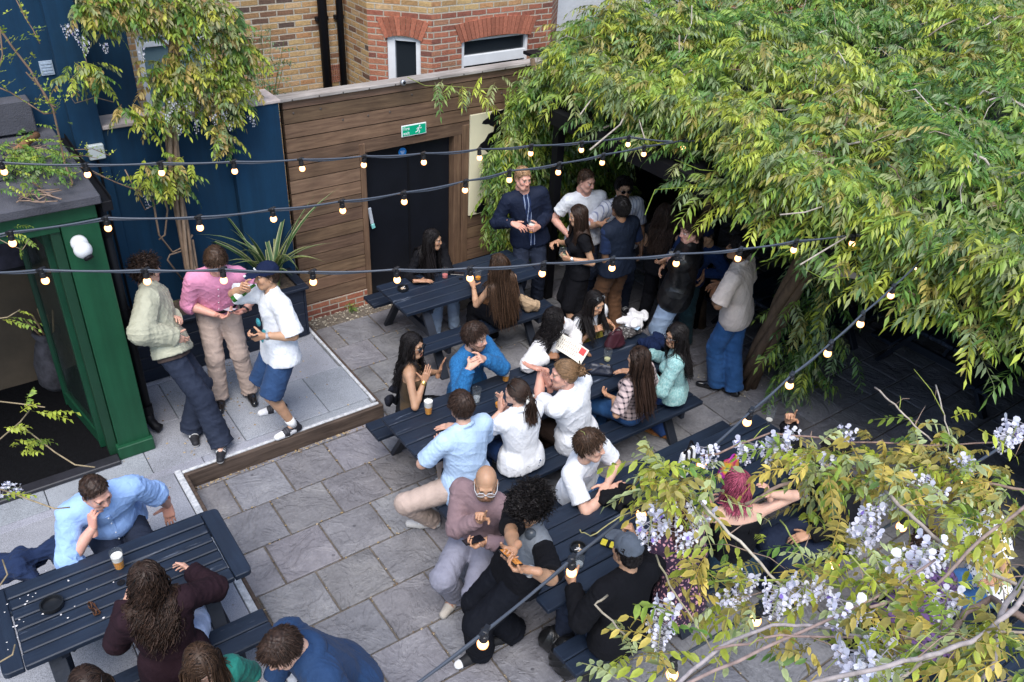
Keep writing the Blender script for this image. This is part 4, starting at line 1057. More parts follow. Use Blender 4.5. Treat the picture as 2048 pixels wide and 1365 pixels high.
        f.add(Cap(sh[1]*.86+shc*.14, sh[-1]*.86+shc*.14, .056*k+e, .056*k+e), kk)
        for s in (1, -1): f.add(Cap(Nk+u*.03*k, sh[s]*.75+shc*.25+u*.012, .040*k+e*.8, .036*k+e*.8), kk)
        if female:
            for s in (1, -1): f.add(Ell(chest-u*.045*k+sa*s*.066*k+fc*.085*k*bulk, np.eye(3), np.full(3, .058*k+e*.9)), .03)
        elif build > 1.12: f.add(Ell(mid+fc*.05*k-u*.05, np.eye(3), np.array([.13, .13, .12])*k*build/1.1+e), .05)
    ra = (.050, .041, .042, .027) if not female else (.042, .035, .035, .023)
    ra = [x*k*(.6+.4*build) for x in ra]
    pts = [pel, Hc, *sh.values(), *[v[0] for v in arms.values()], *[v[1] for v in arms.values()], *[v[0] for v in legs.values()], *[v[1] for v in legs.values()]]
    lo = np.min(pts, 0)-.16; hi = np.max(pts, 0)+.16
    parts = []
    f = Field(lo, hi, .0125)
    torso(f, -.004)
    f.add(Cap(Nk-u*.03, Nk+u*.05*k+(Hc-Nk)*.2, .056*k*(.84 if female else 1), .052*k*(.84 if female else 1)), .03)
    for s in (1, -1):
        el, wr = arms[s][:2]; q = el+(wr-el)*.3
        f.add(Cap(sh[s], el, ra[0], ra[1]), .02); f.add(Cap(el, q, ra[1], ra[2]*1.04), .012); f.add(Cap(q, wr, ra[2]*1.04, ra[3]), .012)
        kn, an = legs[s][:2]; c = kn+(an-kn)*.3-Fw*.012
        f.add(Cap(hp_[s], kn, .082*k*bulk, .056*k), .025); f.add(Cap(kn, c, .054*k, .056*k), .015); f.add(Cap(c, an, .056*k, .036*k), .015)
        f.add(Cap(an, an+legs[s][2]*.10-Up*.045, .036*k, .026*k), .012)
    V, F = f.surface(); V = relax(V, F, 1); parts.append((V, F, np.tile(np.array(sk), (len(V), 1))*(1+wob(V, .05, 30, seed))[:, None]))
    # head
    y = a+math.radians(hy); p = math.radians(hp); q = math.radians(hr)
    fh = np.array([math.cos(y)*math.cos(p), math.sin(y)*math.cos(p), -math.sin(p)]); rh0 = np.array([math.sin(y), -math.cos(y), 0]); uh = np.cross(rh0, fh)
    r2 = rh0*math.cos(q)+uh*math.sin(q); u2 = -rh0*math.sin(q)+uh*math.cos(q); HR_ = np.stack([r2, fh, u2]); hs = (1.0 if not female else .95)*(.4+.6*k)
    parts.append(head_mesh(Hc, HR_, hs, sk, hc, mouth, beard, True, female, seed, hair[0] == 'none'))
    for s in (1, -1):
        el, wr, dd, nn, pose = arms[s]; parts.append(hand_mesh(wr, dd, nn, s, (1.0 if not female else .9)*k, pose, sk, seed+s+2))
    V, F, C = join(parts); mesh_obj('body', V, F, skin_m, root, True, C)
    info = dict(root=root, arms=arms, sh=sh, Hc=Hc, HR=HR_, hs=hs, pel=pel, u=u, fc=fc, sa=sa, Nk=Nk, chest=chest, mid=mid, legs=legs, loc=loc, ld=ld, Fw=Fw, Rt=Rt, k=k)
    # ---- clothes
    def upper(g, nm):
        e = g.get('e', .014); s_ = g.get('sleeve', .55); f = Field(lo-.03, hi+.03, g.get('h', .0090)); fo = g.get('fold', (.0045, .19))
        torso(f, e, .03, fo)
        if g.get('hem', -.05) < .06: f.add(Cap(pel+u*.10*k, pel+u*(g.get('hem', -.05)-.03)*k, .132*k*bulk+e+.004, .142*k*bulk+e+.014, (fc, .80)), .03)
        if g.get('hem', -.05) < .06:
            for s in (1, -1): f.add(Cap(hp_[s]*.97+pel*.03+u*.05, hp_[s]-u*.04, .084*k*bulk+e+.021, .093*k*bulk+e+.022), .03)
        if g.get('tank') is None:
            for s in (1, -1):
                el, wr = arms[s][:2]; w = g.get('loose', .010)
                if s_ <= 0: continue
                if s_ <= 1: f.add(Cap(sh[s], sh[s]+(el-sh[s])*s_, ra[0]+e+.004, ra[0]+e+w*.8, None, (.004, .06), 2), .025)
                else:
                    f.add(Cap(sh[s], el, ra[0]+e+.003, ra[1]+e+w*.6, None, (.0065, .062)), .025)
                    en = el+(wr-el)*(s_-1); r1 = ra[2]+(ra[3]-ra[2])*(s_-1)
                    f.add(Cap(el, en, ra[2]+e+w*.6, r1+e*.8+w*.5, None, (.0065, .055), 2), .012)
                    if g.get('roll'): f.add(Cap(en-(wr-el)*.16, en, r1+e+w+.008, r1+e+w+.007, None, (.003, .02), 2), .004)
        if g.get('collar'):
            for i in range(10):
                t0, t1 = 6.283*i/10, 6.283*(i+1)/10
                cp = lambda t, rr: Nk+u*(.028-.030*math.cos(t))*k+fc*math.cos(t)*rr+sa*math.sin(t)*rr
                if abs(math.cos(t0)+math.cos(t1)) > 1.85 and math.cos(t0) > 0: continue
                f.add(Cap(cp(t0, .064*k), cp(t1, .064*k), .017, .017), .012)
        hem = g.get('hem', -.05)
        f.clip(pel+u*hem*k, -u if not sit else -nrm(u+Up*.6))
        nr = {'crew': .060, 'scoop': .085, 'v': .060, 'high': .052}[g.get('neck', 'crew')]*k
        f.add(Ell(Nk+u*.035*k+fc*.012, np.eye(3), np.full(3, nr)), .008, True)
        if g.get('neck') == 'v': f.add(Cap(Nk+fc*.07*k+u*.02, Nk-u*g.get('vdepth', .13)*k+fc*.125*k, .034*k, .004), .008, True)
        if g.get('neck') == 'scoop': f.add(Ell(Nk-u*.045*k+fc*.10*k, np.eye(3), np.array([.062, .062, .062])*k), .01, True)
        if g.get('tank') is not None: f.clip(Nk-u*g['tank']*k, u)
        if g.get('open'):
            w = g['open']; f.add(Cap(Nk+fc*.09*k, pel+u*(hem-.02)*k+fc*.17*k, w*.75, w, (sa, 1.)), .008, True)
            f.add(Cap(Nk+fc*.05*k-u*.02, chest+fc*.16*k, w*1.1, w*.8), .008, True)
        V, F = f.surface(); V = relax(V, F, 1); n_ = normals(V, F); V = V+n_*crease(V, g.get('wr', .0036), seed+3, 48)[:, None]
        o = mesh_obj(nm, V, F, g['mat'], root, True)
        if g.get('band'):
            qv = V-Nk; al, fr_, sd_ = qv@u, qv@fc, qv@sa; m = MB(); line = []
            for z0 in np.arange(-.055, -.60, -.022):
                mk = (np.abs(al-z0*k) < .013) & (np.abs(sd_) < .014) & (fr_ > 0)
                if mk.any(): line.append(V[mk].mean(0)+fc*.002)
            if len(line) > 4:
                for _ in range(2): line = [line[0]]+[(line[i-1]+line[i]*2+line[i+1])/4 for i in range(1, len(line)-1)]+[line[-1]]
                bo_ = part('button_band', g['mat'], o, lambda m: [m.beam(line[i]+sa*.0, line[i+1], .030, .006, tuple(fc)) for i in range(len(line)-1)])
                part('button', g['band'], o, lambda m: [m.ball(line[i]+fc*.005, .0055, 8, 5) for i in range(1, len(line), 4)])
        if g.get('tank') is not None and g.get('strap', True):
            m = MB()
            for s in (1, -1): m.tube([chest-u*.0+sa*s*.075*k+fc*.118*k*bulk, Nk-u*.05*k+sa*s*.085*k+fc*.075*k, Nk-u*.012*k+sa*s*.088*k+fc*.0, Nk-u*.08*k+sa*s*.08*k-fc*.085*k, chest-u*.02*k+sa*s*.07*k-fc*.105*k*bulk], g.get('sr', .006), 8)
            m.build('strap', g['mat'], o, True)
        return o
    if bottom:
        e = bottom.get('e', .012); lp = lo.copy(); hpz = hi.copy(); kind = bottom.get('kind', 'trousers')
        f = Field(np.minimum(lo, pel-.4), hi+.05, .0105); fo = (.007, .09)
        f.add(Cap(hp_[1]*.55+pel*.45, hp_[-1]*.55+pel*.45, .110*k*bulk+e*.5, .110*k*bulk+e*.5, (Fw, .88)), .04)
        if sit: f.add(Cap(hp_[1]*.8+pel*.2-Fw*.02, hp_[-1]*.8+pel*.2-Fw*.02, .108*k*bulk+e, .108*k*bulk+e), .04)
        f.add(Cap(pel, pel+u*.14*k, .128*k*bulk+e*.4, .124*k*bulk+e*.3, (fc, .72)), .04)
        ll = bottom.get('len', 1.); w0, w1 = bottom.get('w', (.070, .058))
        if kind == 'skirt':
            am = (legs[1][1]+legs[-1][1])/2; f.add(Cap(pel, pel+(am-pel)*ll, .15*k*bulk+e, .19*k*bulk+e, (Fw, .8), (.012, .12), 2), .04)
            for s in (1, -1): f.add(Cap(hp_[s], legs[s][0], .09*k*bulk+e, .075*k+e), .04)
        else:
            for s in (1, -1):
                kn, an = legs[s][:2]
                if kind == 'shorts': f.add(Cap(hp_[s], hp_[s]+(kn-hp_[s])*ll, .088*k*bulk+e, .076*k+e+.012, None, (.005, .09), 2), .03)
                else:
                    f.add(Cap(hp_[s], kn, .084*k*bulk+e, w0*k+e, None, fo), .03); en = kn+(an-kn)*(ll*1.0)+(an-kn)*.08
                    f.add(Cap(kn, en, w0*k+e, w1*k+e, None, (.008, .07), 2), .02)
        f.clip(pel+u*bottom.get('waist', .13)*k, nrm(u-Fw*max(0, u@Fw)) if sit else u)
        V, F = f.surface(); V = relax(V, F, 1); V = V+normals(V, F)*crease(V, .0035, seed+5, 40)[:, None]
        mesh_obj(kind, V, F, bottom['mat'], root, True)
    if top: upper(top, top.get('name', 'shirt'))
    if jacket: upper(jacket, jacket.get('name', 'jacket'))
    if shoes:
        for s in (1, -1):
            kn, an, toe, lift = legs[s]; z0 = zf+lift; A = np.array([an[0], an[1], z0]); f = Field(A-.24, A+.27, .008); c_ = .036*k
            f.add(Cap(A-toe*.045+Up*.036, A+toe*.08*k+Up*.034, c_*1.06, .041*k), .02); f.add(Cap(A+toe*.08*k+Up*.032, A+toe*.18*k+Up*.028, .042*k, .033*k), .02)
            f.add(Cap(A-toe*.02+Up*.05, A-toe*.015+Up*shoes.get('hi', .085), .040*k, .041*k), .02)
            f.add(Cap(A+Up*.07, A+toe*.09+Up*.05, .036*k, .030*k), .02)
            f.clip(A+Up*.0, -Up)
            V, F = f.surface(); V = relax(V, F, 1); c = np.tile(np.array(shoes['col']), (len(V), 1)); zz = V[:, 2]-z0; al = (V-A)@toe
            if 'panel' in shoes:
                sd2 = np.abs((V-A)@np.cross(Up, toe)); c[((al > .12) | ((al > .0) & (al < .06) & (zz < .06) & (sd2 > .022)))] = shoes['panel']
            if 'lace' in shoes: c[(al > .04) & (al < .11) & (zz > .052) & (np.sin(al*260) > 0)] = shoes['lace']
            c[zz < shoes.get('st', .020)] = shoes.get('sole', (.6, .6, .58))
            if 'cap' in shoes: c[(al > .165) & (zz > .02)] = shoes['cap']
            mesh_obj('shoe', V, F, attrmat('shoe_gloss', .12, .05, spec=.6) if shoes.get('gloss') else attrmat('shoe_matt', .7, .1), root, True, c)
            if shoes.get('sock'):
                part('sock', plain('white_sock', (.72, .72, .72), .9, .05), root, lambda m: m.tube([an+(kn-an)*.22, an+(kn-an)*.1, A+Up*.085], [.046*k, .043*k, .044*k], 14), smooth=True)
    # ---- hair
    sty = hair[0]; R3 = HR_; W = lambda q: Hc+hs*(q@R3); Q = lambda P: ((P-Hc)/hs)@R3.T
    rr = np.random.default_rng(seed+11)
    def hair_cap(th, c0=-.0122, zmin=-.075):
        f = Field(Hc-.17*hs, Hc+.17*hs, .0058); f.add(Ell(W(np.array([0, -.015, .038])), R3, np.array([.075+th, .094+th, .089+th])*hs), .01)
        f.add(Ell(W(np.array([0, -.05, -.02])), R3, np.array([.066+th*.6, .062+th*.5, .07])*hs), .02)
        n = nrm(R3[1]*.765-R3[2]*.645); p0 = Hc+hs*(R3[1]*.075+R3[2]*.070)+n*(-(c0+.0122)*hs)
        f.clip(p0, n); f.clip(Hc+hs*R3[2]*zmin, -R3[2])
        V, F = f.surface(); V = relax(V, F, 1); return V, F
    def seeds(n, c0=-.010, zmin=-.07, th=.004):
        D = rr.normal(size=(n*4, 3)); D /= np.linalg.norm(D, axis=1)[:, None]; q = np.array([0, -.015, .036])+D*np.array([.075+th, .094+th, .089+th])
        m = (-.765*q[:, 1]+.645*q[:, 2] > c0+rr.normal(0, .003, len(q))) & (q[:, 2] > zmin+rr.normal(0, .006, len(q))) & ~((q[:, 2] < .015) & (np.abs(q[:, 0]) > .06) & (q[:, 1] > -.03) )
        q = q[m][:n]; return q, D[m][:n]
    bodyp = [Ell(W(np.array([0, -.013, .036])), R3, np.array([.075, .094, .089])*hs), Ell(W(np.array([0, .01, -.03])), R3, np.array([.062, .07, .082])*hs), Cap(Nk-u*.03, Hc-R3[2]*.05, .05, .05), Cap(sh[1], sh[-1], .075*k, .075*k), Cap(mid, chest, .15*k*bulk, .158*k*bulk, (fc, .74)), Cap(pel, mid, .15*k*bulk, .145*k*bulk, (fc, .74)),
             *[Cap(Nk+u*.02, sh[s], .055, .068*k) for s in (1, -1)], *[Cap(sh[s], arms[s][0], .066*k, .056*k) for s in (1, -1)]]
    dist = capprims(bodyp)
    groups = []
    if sty in ('short', 'crop', 'quiff', 'thin'):
        th = {'short': .014, 'crop': .007, 'quiff': .018, 'thin': .006}[sty]; Vc, Fc = hair_cap(th, -.006 if sty != 'thin' else .012)
        groups.append((Vc+normals(Vc, Fc)*wob(Vc, .003, 160, seed)[:, None], Fc, np.tile(np.array(hc), (len(Vc), 1))*(1+.35*wob(Vc, 1, 120, seed+1))[:, None]))
        q, D = seeds({'short': 1500, 'crop': 900, 'quiff': 1700, 'thin': 500}[sty], -.006 if sty != 'thin' else .014)
        sp = hair[2] if len(hair) > 2 else .6; Ls = {'short': .034, 'crop': .016, 'quiff': .042, 'thin': .02}[sty]*hs
        def flow(P, fr):
            qq = Q(P); v = qq-np.array([sp*.03, -.055, .135]); v /= np.linalg.norm(v, axis=1)[:, None]; o = qq-np.array([0, -.015, .03]); o /= np.linalg.norm(o, axis=1)[:, None]
            v = v+o*(.04-.25*fr); fr_ = (qq[:, 1] > .02) & (qq[:, 2] > .05)
            v[fr_] += np.array([sp*.8, .1, (.35 if sty == 'quiff' else .05)*(1-fr)]); return v@R3
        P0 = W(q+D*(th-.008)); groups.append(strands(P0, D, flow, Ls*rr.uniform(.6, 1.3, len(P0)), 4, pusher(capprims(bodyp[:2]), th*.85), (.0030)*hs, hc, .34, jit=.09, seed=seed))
    elif sty in ('afro', 'curly'):
        th = .050 if sty == 'afro' else .024; Vc, Fc = hair_cap(th*.8, -.012)
        groups.append((Vc+normals(Vc, Fc)*wob(Vc, .012, 110, seed)[:, None], Fc, np.tile(np.array(hc), (len(Vc), 1))))
        q, D = seeds(1100 if sty == 'afro' else 650, -.012); P0 = W(q+D*th*.35)
        fl = (lambda P, fr: (Q(P)-np.array([0, -.02, .02]))@R3) if sty == 'afro' else (lambda P, fr: ((Q(P)-np.array([0, -.04, .09]))+np.array([.02, .03, 0]))@R3)
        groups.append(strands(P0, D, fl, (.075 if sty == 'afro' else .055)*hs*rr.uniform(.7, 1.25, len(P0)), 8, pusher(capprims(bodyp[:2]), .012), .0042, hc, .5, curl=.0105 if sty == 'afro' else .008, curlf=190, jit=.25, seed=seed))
    elif sty in ('long', 'wavy', 'curlylong', 'halfup'):
        Vc, Fc = hair_cap(.012, -.010, -.10); groups.append((Vc, Fc, np.tile(np.array(hc), (len(Vc), 1))))
        n = 1000 if sty == 'long' else 1150; q, D = seeds(n, -.014, -.03); kp_ = ~((q[:, 1] > .030) & (q[:, 2] < .075)); kp_ &= ~((q[:, 1] > -.015) & (q[:, 2] < .09)) if sty == 'curlylong' else True; q, D = q[kp_], D[kp_]; Ltot = (hairlen or .42)
        sgn = np.where(q[:, 0] > (hair[2] if len(hair) > 2 and not isinstance(hair[2], str) else 0), 1., -1.)
        fronts = (hair[3] if len(hair) > 3 else 0.) * (rr.random(len(q)) < .55)
        def flow(P, fr):
            qq = Q(P); w = max(0, 1-fr*3.2)
            back = np.where(qq[:, 1] > -.02, -1.05 if fr < .36 else -.5, .05); sg2 = sgn*np.where(q[:, 1] > .0, 1., np.where(q[:, 1] > -.05, .45, .12))
            v = np.stack([sg2*(.85 if fr < .3 else .10), back*(1 if fr < .42 else .2), -np.ones(len(P))*(.55+fr)], 1)@R3
            g = np.tile(np.array([0, 0, -1.]), (len(P), 1)); res = v*w+g*(1-w)
            low = P[:, 2] < Nk[2]+.06; res = res+low[:, None]*(fc*.9*fronts[:, None]-fc*.25*(fronts[:, None] == 0)); return res
        P0 = W(q+D*.004); cu = {'long': .003, 'wavy': .012, 'curlylong': .017, 'halfup': .014}[sty]
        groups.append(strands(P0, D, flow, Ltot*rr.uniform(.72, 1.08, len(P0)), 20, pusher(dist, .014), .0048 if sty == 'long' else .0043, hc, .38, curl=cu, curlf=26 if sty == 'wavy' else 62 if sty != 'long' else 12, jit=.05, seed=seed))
    elif sty in ('pony', 'bun'):
        Vc, Fc = hair_cap(.010, -.010, -.085); groups.append((Vc, Fc, np.tile(np.array(hc), (len(Vc), 1))*(1+.3*wob(Vc, 1, 140, seed))[:, None]))
        tie = np.array([0, -.112, -.010 if sty == 'pony' else .012]); q, D = seeds(900, -.010, -.08)
        Ls = np.linalg.norm(q-tie, axis=1)*1.1*hs
        groups.append(strands(W(q+D*.006), D, lambda P, fr: (tie-Q(P))@R3, Ls, 8, pusher(capprims(bodyp[:2]), .011), .0034, hc, .36, jit=.02, seed=seed, taper=.8))
        tp = W(tie)
        if sty == 'pony':
            n = 160; s0 = tp+rr.normal(size=(n, 3))*.012
            groups.append(strands(s0, s0, lambda P, fr: np.tile(-R3[1]*max(0, .9-fr*3)+np.array([0, 0, -1.])*(.3+fr), (len(P), 1))+(hair[2] if len(hair) > 2 else 0)*sa, (hairlen or .26)*rr.uniform(.75, 1.05, n), 12, pusher(dist, .02), .0065, hc, .3, curl=.004, curlf=20, jit=.09, seed=seed+1))
        else:
            n = 130; s0 = tp+rr.normal(size=(n, 3))*.026-R3[1]*.025
            groups.append(strands(s0, s0, lambda P, fr: np.cross(P-(tp-R3[1]*.03), R3[1])+rr.normal(size=P.shape)*.01, .10, 8, lambda P: tp-R3[1]*.03+(P-(tp-R3[1]*.03))/np.maximum(1, np.linalg.norm(P-(tp-R3[1]*.03), axis=1)/.042)[:, None], .007, hc, .35, curl=.006, curlf=120, jit=.3, seed=seed+1))
    if groups: V, F, C = join(groups); mesh_obj('hair', V, F, hair_m, root, True, C)
    # ---- headgear, spectacles
    if cap:
        f = Field(Hc-.24, Hc+.24, .006); f.add(Ell(W(np.array([0, -.014, .040])), R3, np.array([.087, .108, .100])*hs), .01); 
        nn = nrm(R3[2]+R3[1]*.10); f.clip(Hc+hs*R3[2]*.038, -nn)
        bs = -1 if cap.get('back') else 1
        br = Ell(W(np.array([0, bs*.128, .040])), np.stack([R3[0], nrm(R3[1]*bs-R3[2]*.25), nrm(R3[2]+R3[1]*bs*.25)]), np.array([.070, .070, .006])*hs); f.add(br, .012)
        f.add(Ell(W(np.array([0, -.012, .141])), R3, np.array([.010, .010, .006])*hs), .006)
        V, F = f.surface(); V = relax(V, F, 1); V = V+normals(V, F)*wob(V, cap.get('wr', .0015), 60, seed)[:, None]; co = mesh_obj('cap', V, F, cap['mat'], root, True)
        if cap.get('mark'):
            wm = plain('white_thread', (.75, .75, .75), .8, .05)
            m = MB()
            if cap['mark'] == 'letters':
                for i in range(3): c = W(np.array([-.026+i*.026, .098-.006*abs(i-1), .085])); m.lathe([(.006, 0), (.0115, 0), (.0115, .004), (.006, .004)], c-R3[1]*.0+R3[1]*.004, tuple(R3[1]+R3[2]*.3), 10)
            else:
                c = W(np.array([0.02, .185, .034])); m.lathe([(.014, -.009), (.014, .004)], c, tuple(R3[2]+R3[1]*.25), 4)
                for i in range(3): c = W(np.array([-.028+i*.024, .092, .085])); m.lathe([(.009, 0), (.009, .006)], c, tuple(R3[1]+R3[2]*.4), 5)
            m.build('badge', wm, co)
    if glasses:
        up_ = glasses.get('up'); gz, gy = (.105, .052) if up_ else (.003, .099); gr = glasses.get('r', .024); fr = R3[1] if not up_ else nrm(R3[1]*.7+R3[2]*.7); uu = R3[2] if not up_ else nrm(R3[2]*.7-R3[1]*.7)
        m = MB()
        for s in (1, -1):
            c = W(np.array([s*.034, gy+.004, gz])); m.tube([c+(math.cos(t)*R3[0]*gr*1.15+math.sin(t)*uu*gr*.92)*hs for t in np.linspace(0, 6.283, 17)], glasses.get('w', .0030), 6, False)
            m.tube([c+R3[0]*s*gr*1.15*hs+uu*.008, W(np.array([s*.078, gy-.03 if not up_ else gy-.035, gz+.006])), W(np.array([s*.084, -.012 if not up_ else gy-.085, gz+.004 if not up_ else gz-.03]))], .0028, 6)
        m.tube([W(np.array([-.012, gy+.008, gz+.004])), W(np.array([.012, gy+.008, gz+.004]))], .003, 6)
        go = m.build('spectacles', glasses.get('frame', frame_m), root, True)
        m = MB()
        for s in (1, -1):
            c = W(np.array([s*.034, gy+.004, gz])); n = len(m.V); m.add([c+(math.cos(t)*R3[0]*gr*1.15+math.sin(t)*uu*gr*.92)*hs for t in np.linspace(0, 6.283, 17)[:-1]], [tuple(range(16))])
        m.build('lens', lens_m if glasses.get('dark') else clearlens, go)
    if watch:
        el, wr, dd = arms[watch[0]][:3]; r0 = ra[3]+.005; c = wr-nrm(wr-el)*.012
        part('watch', plain('watch_'+watch[1], {'steel': (.55, .55, .56), 'black': (.015, .015, .018), 'gold': (.65, .42, .14)}[watch[1]], .3, .05, metal=0 if watch[1] == 'black' else .8), root,
             lambda m: (m.tube([c-nrm(wr-el)*.009, c+nrm(wr-el)*.009], r0, 14), m.lathe([(.019, 0), (.019, .009), (.016, .011)], c-nrm(arms[watch[0]][3])*r0*.9, tuple(-nrm(arms[watch[0]][3])), 14)))
    if necklace:
        part('necklace', plain('gold', (.75, .50, .18), .25, .05, metal=.9), root, lambda m: m.tube([Nk+u*(-.015-.035*math.cos(t))*k+fc*(.02+.082*max(0, math.cos(t))+.06*min(0, math.cos(t)))*k+sa*.066*math.sin(t)*k for t in np.linspace(0, 6.283, 25)], .0028, 6, False))
    PEOPLE.append(info)
    return info
# ------------------------------------------------------------------ the people of the photograph
white = cloth('white_cotton', (.74, .75, .78)); offwhite = cloth('off_white_linen', (.70, .68, .68)); black = cloth('black_cotton', (.006, .006, .008)); blackw = cloth('black_wool', (.007, .007, .009), rough=.95)
navy_c = cloth('navy_cotton', (.010, .022, .065)); jean = cloth('blue_denim', (.020, .075, .200), 'denim'); djean = cloth('dark_denim', (.020, .026, .045), 'denim', col2=(.04, .05, .08)); ljean = cloth('light_denim', (.30, .40, .55), 'denim', col2=(.42, .50, .62))
chino = cloth('beige_chino', (.44, .34, .29)); brownc = cloth('brown_chino', (.135, .065, .032)); dkbrown = cloth('dark_brown_trousers', (.035, .022, .017))
B_SHOE = dict(col=(.010, .010, .012), sole=(.008, .008, .008), gloss=1); B_SNK = dict(col=(.014, .014, .018), sole=(.62, .60, .58), st=.026, lace=(.6, .6, .6)); W_SNK = dict(col=(.60, .58, .56), sole=(.66, .65, .63), lace=(.7, .7, .7))
PXZ = lambda x, y, z: tuple(at_z(x, y, z))
# terrace group
p1 = person('man in khaki bomber jacket leaning back against the downpipe', PXZ(345, 705, 1.07), -18, (291, 532), H=1.80, skin='fair', hair=('curly', 'dark'), zf=TZ, sit=False, hy=18, hp=4,
    rf=dict(px=(445, 893), toe=(1, -.1)), lf=dict(px=(385, 862), toe=(1, .15)), rh=dict(ps=(352, 690, .13), pole=(.9, -.5, -.5)), lh=dict(at=(-.15, .06, 1.08), pole=(-.9, -.6, -.3)),
    top=dict(mat=cloth('dark_brown_collar', (.06, .04, .035)), sleeve=0, neck='high', collar=True, e=.010), jacket=dict(name='jacket', mat=cloth('khaki_nylon', (.40, .39, .29), rough=.65), e=.048, sleeve=2.12, hem=-.01, loose=.034, wr=.006, neck='crew', collar=True, fold=(.010, .20)),
    bottom=dict(mat=djean, w=(.080, .088), e=.016), shoes=B_SNK, beard=.35, seed=1)
part('strap', black, p1['root'], lambda m: m.tube([p1['Nk']+p1['sa']*.11+p1['fc']*.10-p1['u']*.06, p1['Nk']+p1['sa']*.10+p1['u']*.035, p1['Nk']+p1['sa']*.07-p1['fc']*.13-p1['u']*.07, p1['chest']-p1['fc']*.19-p1['u']*.1], .016, 8), smooth=True)
p2 = person('man in pink shirt and beige chinos looking down at a phone', (-1.27, -1.16, 1.11), -103, (431, 522), H=1.80, build=1.12, skin='pink', hair=('short', 'brown'), zf=TZ, sit=False, hp=42, headlen=.69,
    rf=dict(px=(442, 798), toe=(.15, 1)), lf=dict(px=(500, 786), toe=(-.1, 1)), rh=dict(pf=(446, 634, .27), pose='cup', n=(-.4, -.1, .9), d=(-.8, .6, -.1), pole=(1, -.6, -.6)), lh=dict(pf=(476, 626, .27), pose='cup', n=(.2, -.1, .9), d=(.8, .5, .05), pole=(-1, -.6, -.6)),
    top=dict(mat=cloth('pink_oxford', (.68, .27, .42)), band=plain('shirt_button', (.75, .75, .75), .4, .05), sleeve=1.25, roll=True, collar=True, hem=.06, e=.02), bottom=dict(mat=chino, w=(.068, .062), e=.014, waist=.14), shoes=B_SHOE, watch=(-1, 'black'), seed=2)
part('belt', black, p2['root'], lambda m: m.tube([p2['pel']+p2['u']*.125+(p2['sa']*math.cos(t)*.165+p2['fc']*math.sin(t)*.122)*1.04 for t in np.linspace(0, 6.283, 25)], .015, 8, False), smooth=True)
p3 = person('man in navy cap, white tee and blue shorts drinking from a green bottle', PXZ(560, 700, 1.02), 182, (533, 552), H=1.73, build=1.08, skin='tan', hair=('crop', 'dark'), zf=TZ, sit=False, hy=-4, hp=0,
    rf=dict(px=(558, 815), toe=(.15, 1)), lf=dict(px=(588, 858), toe=(-.1, 1)), lh=dict(ps=(512, 676, -.17), pose='grip', n=(.9, 0, .2), d=(.1, 1, .05), pole=(-.3, -1, -.4)), rh=dict(ps=(484, 574, .03), pose='grip', n=(-.5, -.6, -.2), d=(-.5, .5, .6), pole=(.9, .2, -.6)),
    top=dict(mat=white, sleeve=.95, e=.026, hem=-.10, loose=.026), bottom=dict(mat=cloth('blue_jersey', (.022, .055, .135)), kind='shorts', len=1.0, e=.022), shoes=dict(col=(.014, .014, .02), panel=(.70, .70, .72), sole=(.66, .66, .66), sock=True, lace=(.05, .05, .06)),
    cap=dict(mat=cloth('navy_cap', (.008, .014, .042)), mark='square'), watch=(-1, 'steel'), beard=.3, seed=3)
# graphic print on the front of the tee
gfx = plain('teal_print', (.03, .22, .26), .7, .3, 40)
part('print', gfx, p3['root'], lambda m: [m.ball(p3['chest']+p3['fc']*(.148-.01*i)-p3['u']*(.10+.085*i)+p3['sa']*(.04*(-1)**i), (.018, .038, .040), 10, 6) for i in range(3)])
# far table
p4 = person('woman with straight black hair resting chin on hand at the far table', (1.27, -.72), -90, (866, 480), H=1.66, female=True, skin='olive', hair=('long', 'black', 0, .3), hairlen=.60, hy=44, hp=2,
    lh=dict(pf=(873, 499, .20), pose='fist', n=(.2, -.6, .6), d=(-.2, .1, 1), pole=(-.5, .9, -1)), rh=dict(px=(850, 562, .80), pose='flat', n=(0, 0, -1), d=(-1, .5, 0)),
    top=dict(mat=black, sleeve=1.98, neck='crew', e=.012), bottom=dict(mat=ljean), shoes=B_SNK, seed=4)
p5 = person('woman with very long brown hair seen from behind in white crop top', (1.55, -1.90), 92, (997, 530), H=1.68, female=True, skin='tan', hair=('long', 'brown'), hairlen=.66, hp=8,
    rh=dict(at=(.16, .36, .80), pose='flat', n=(0, 0, -1)), lh=dict(at=(-.20, .36, .80), pose='flat', n=(0, 0, -1)), top=dict(mat=white, tank=.10, hem=.19, e=.010, strap=True), bottom=dict(mat=black, w=(.075, .08)), shoes=W_SNK, glasses=dict(up=True, dark=True), seed=5)
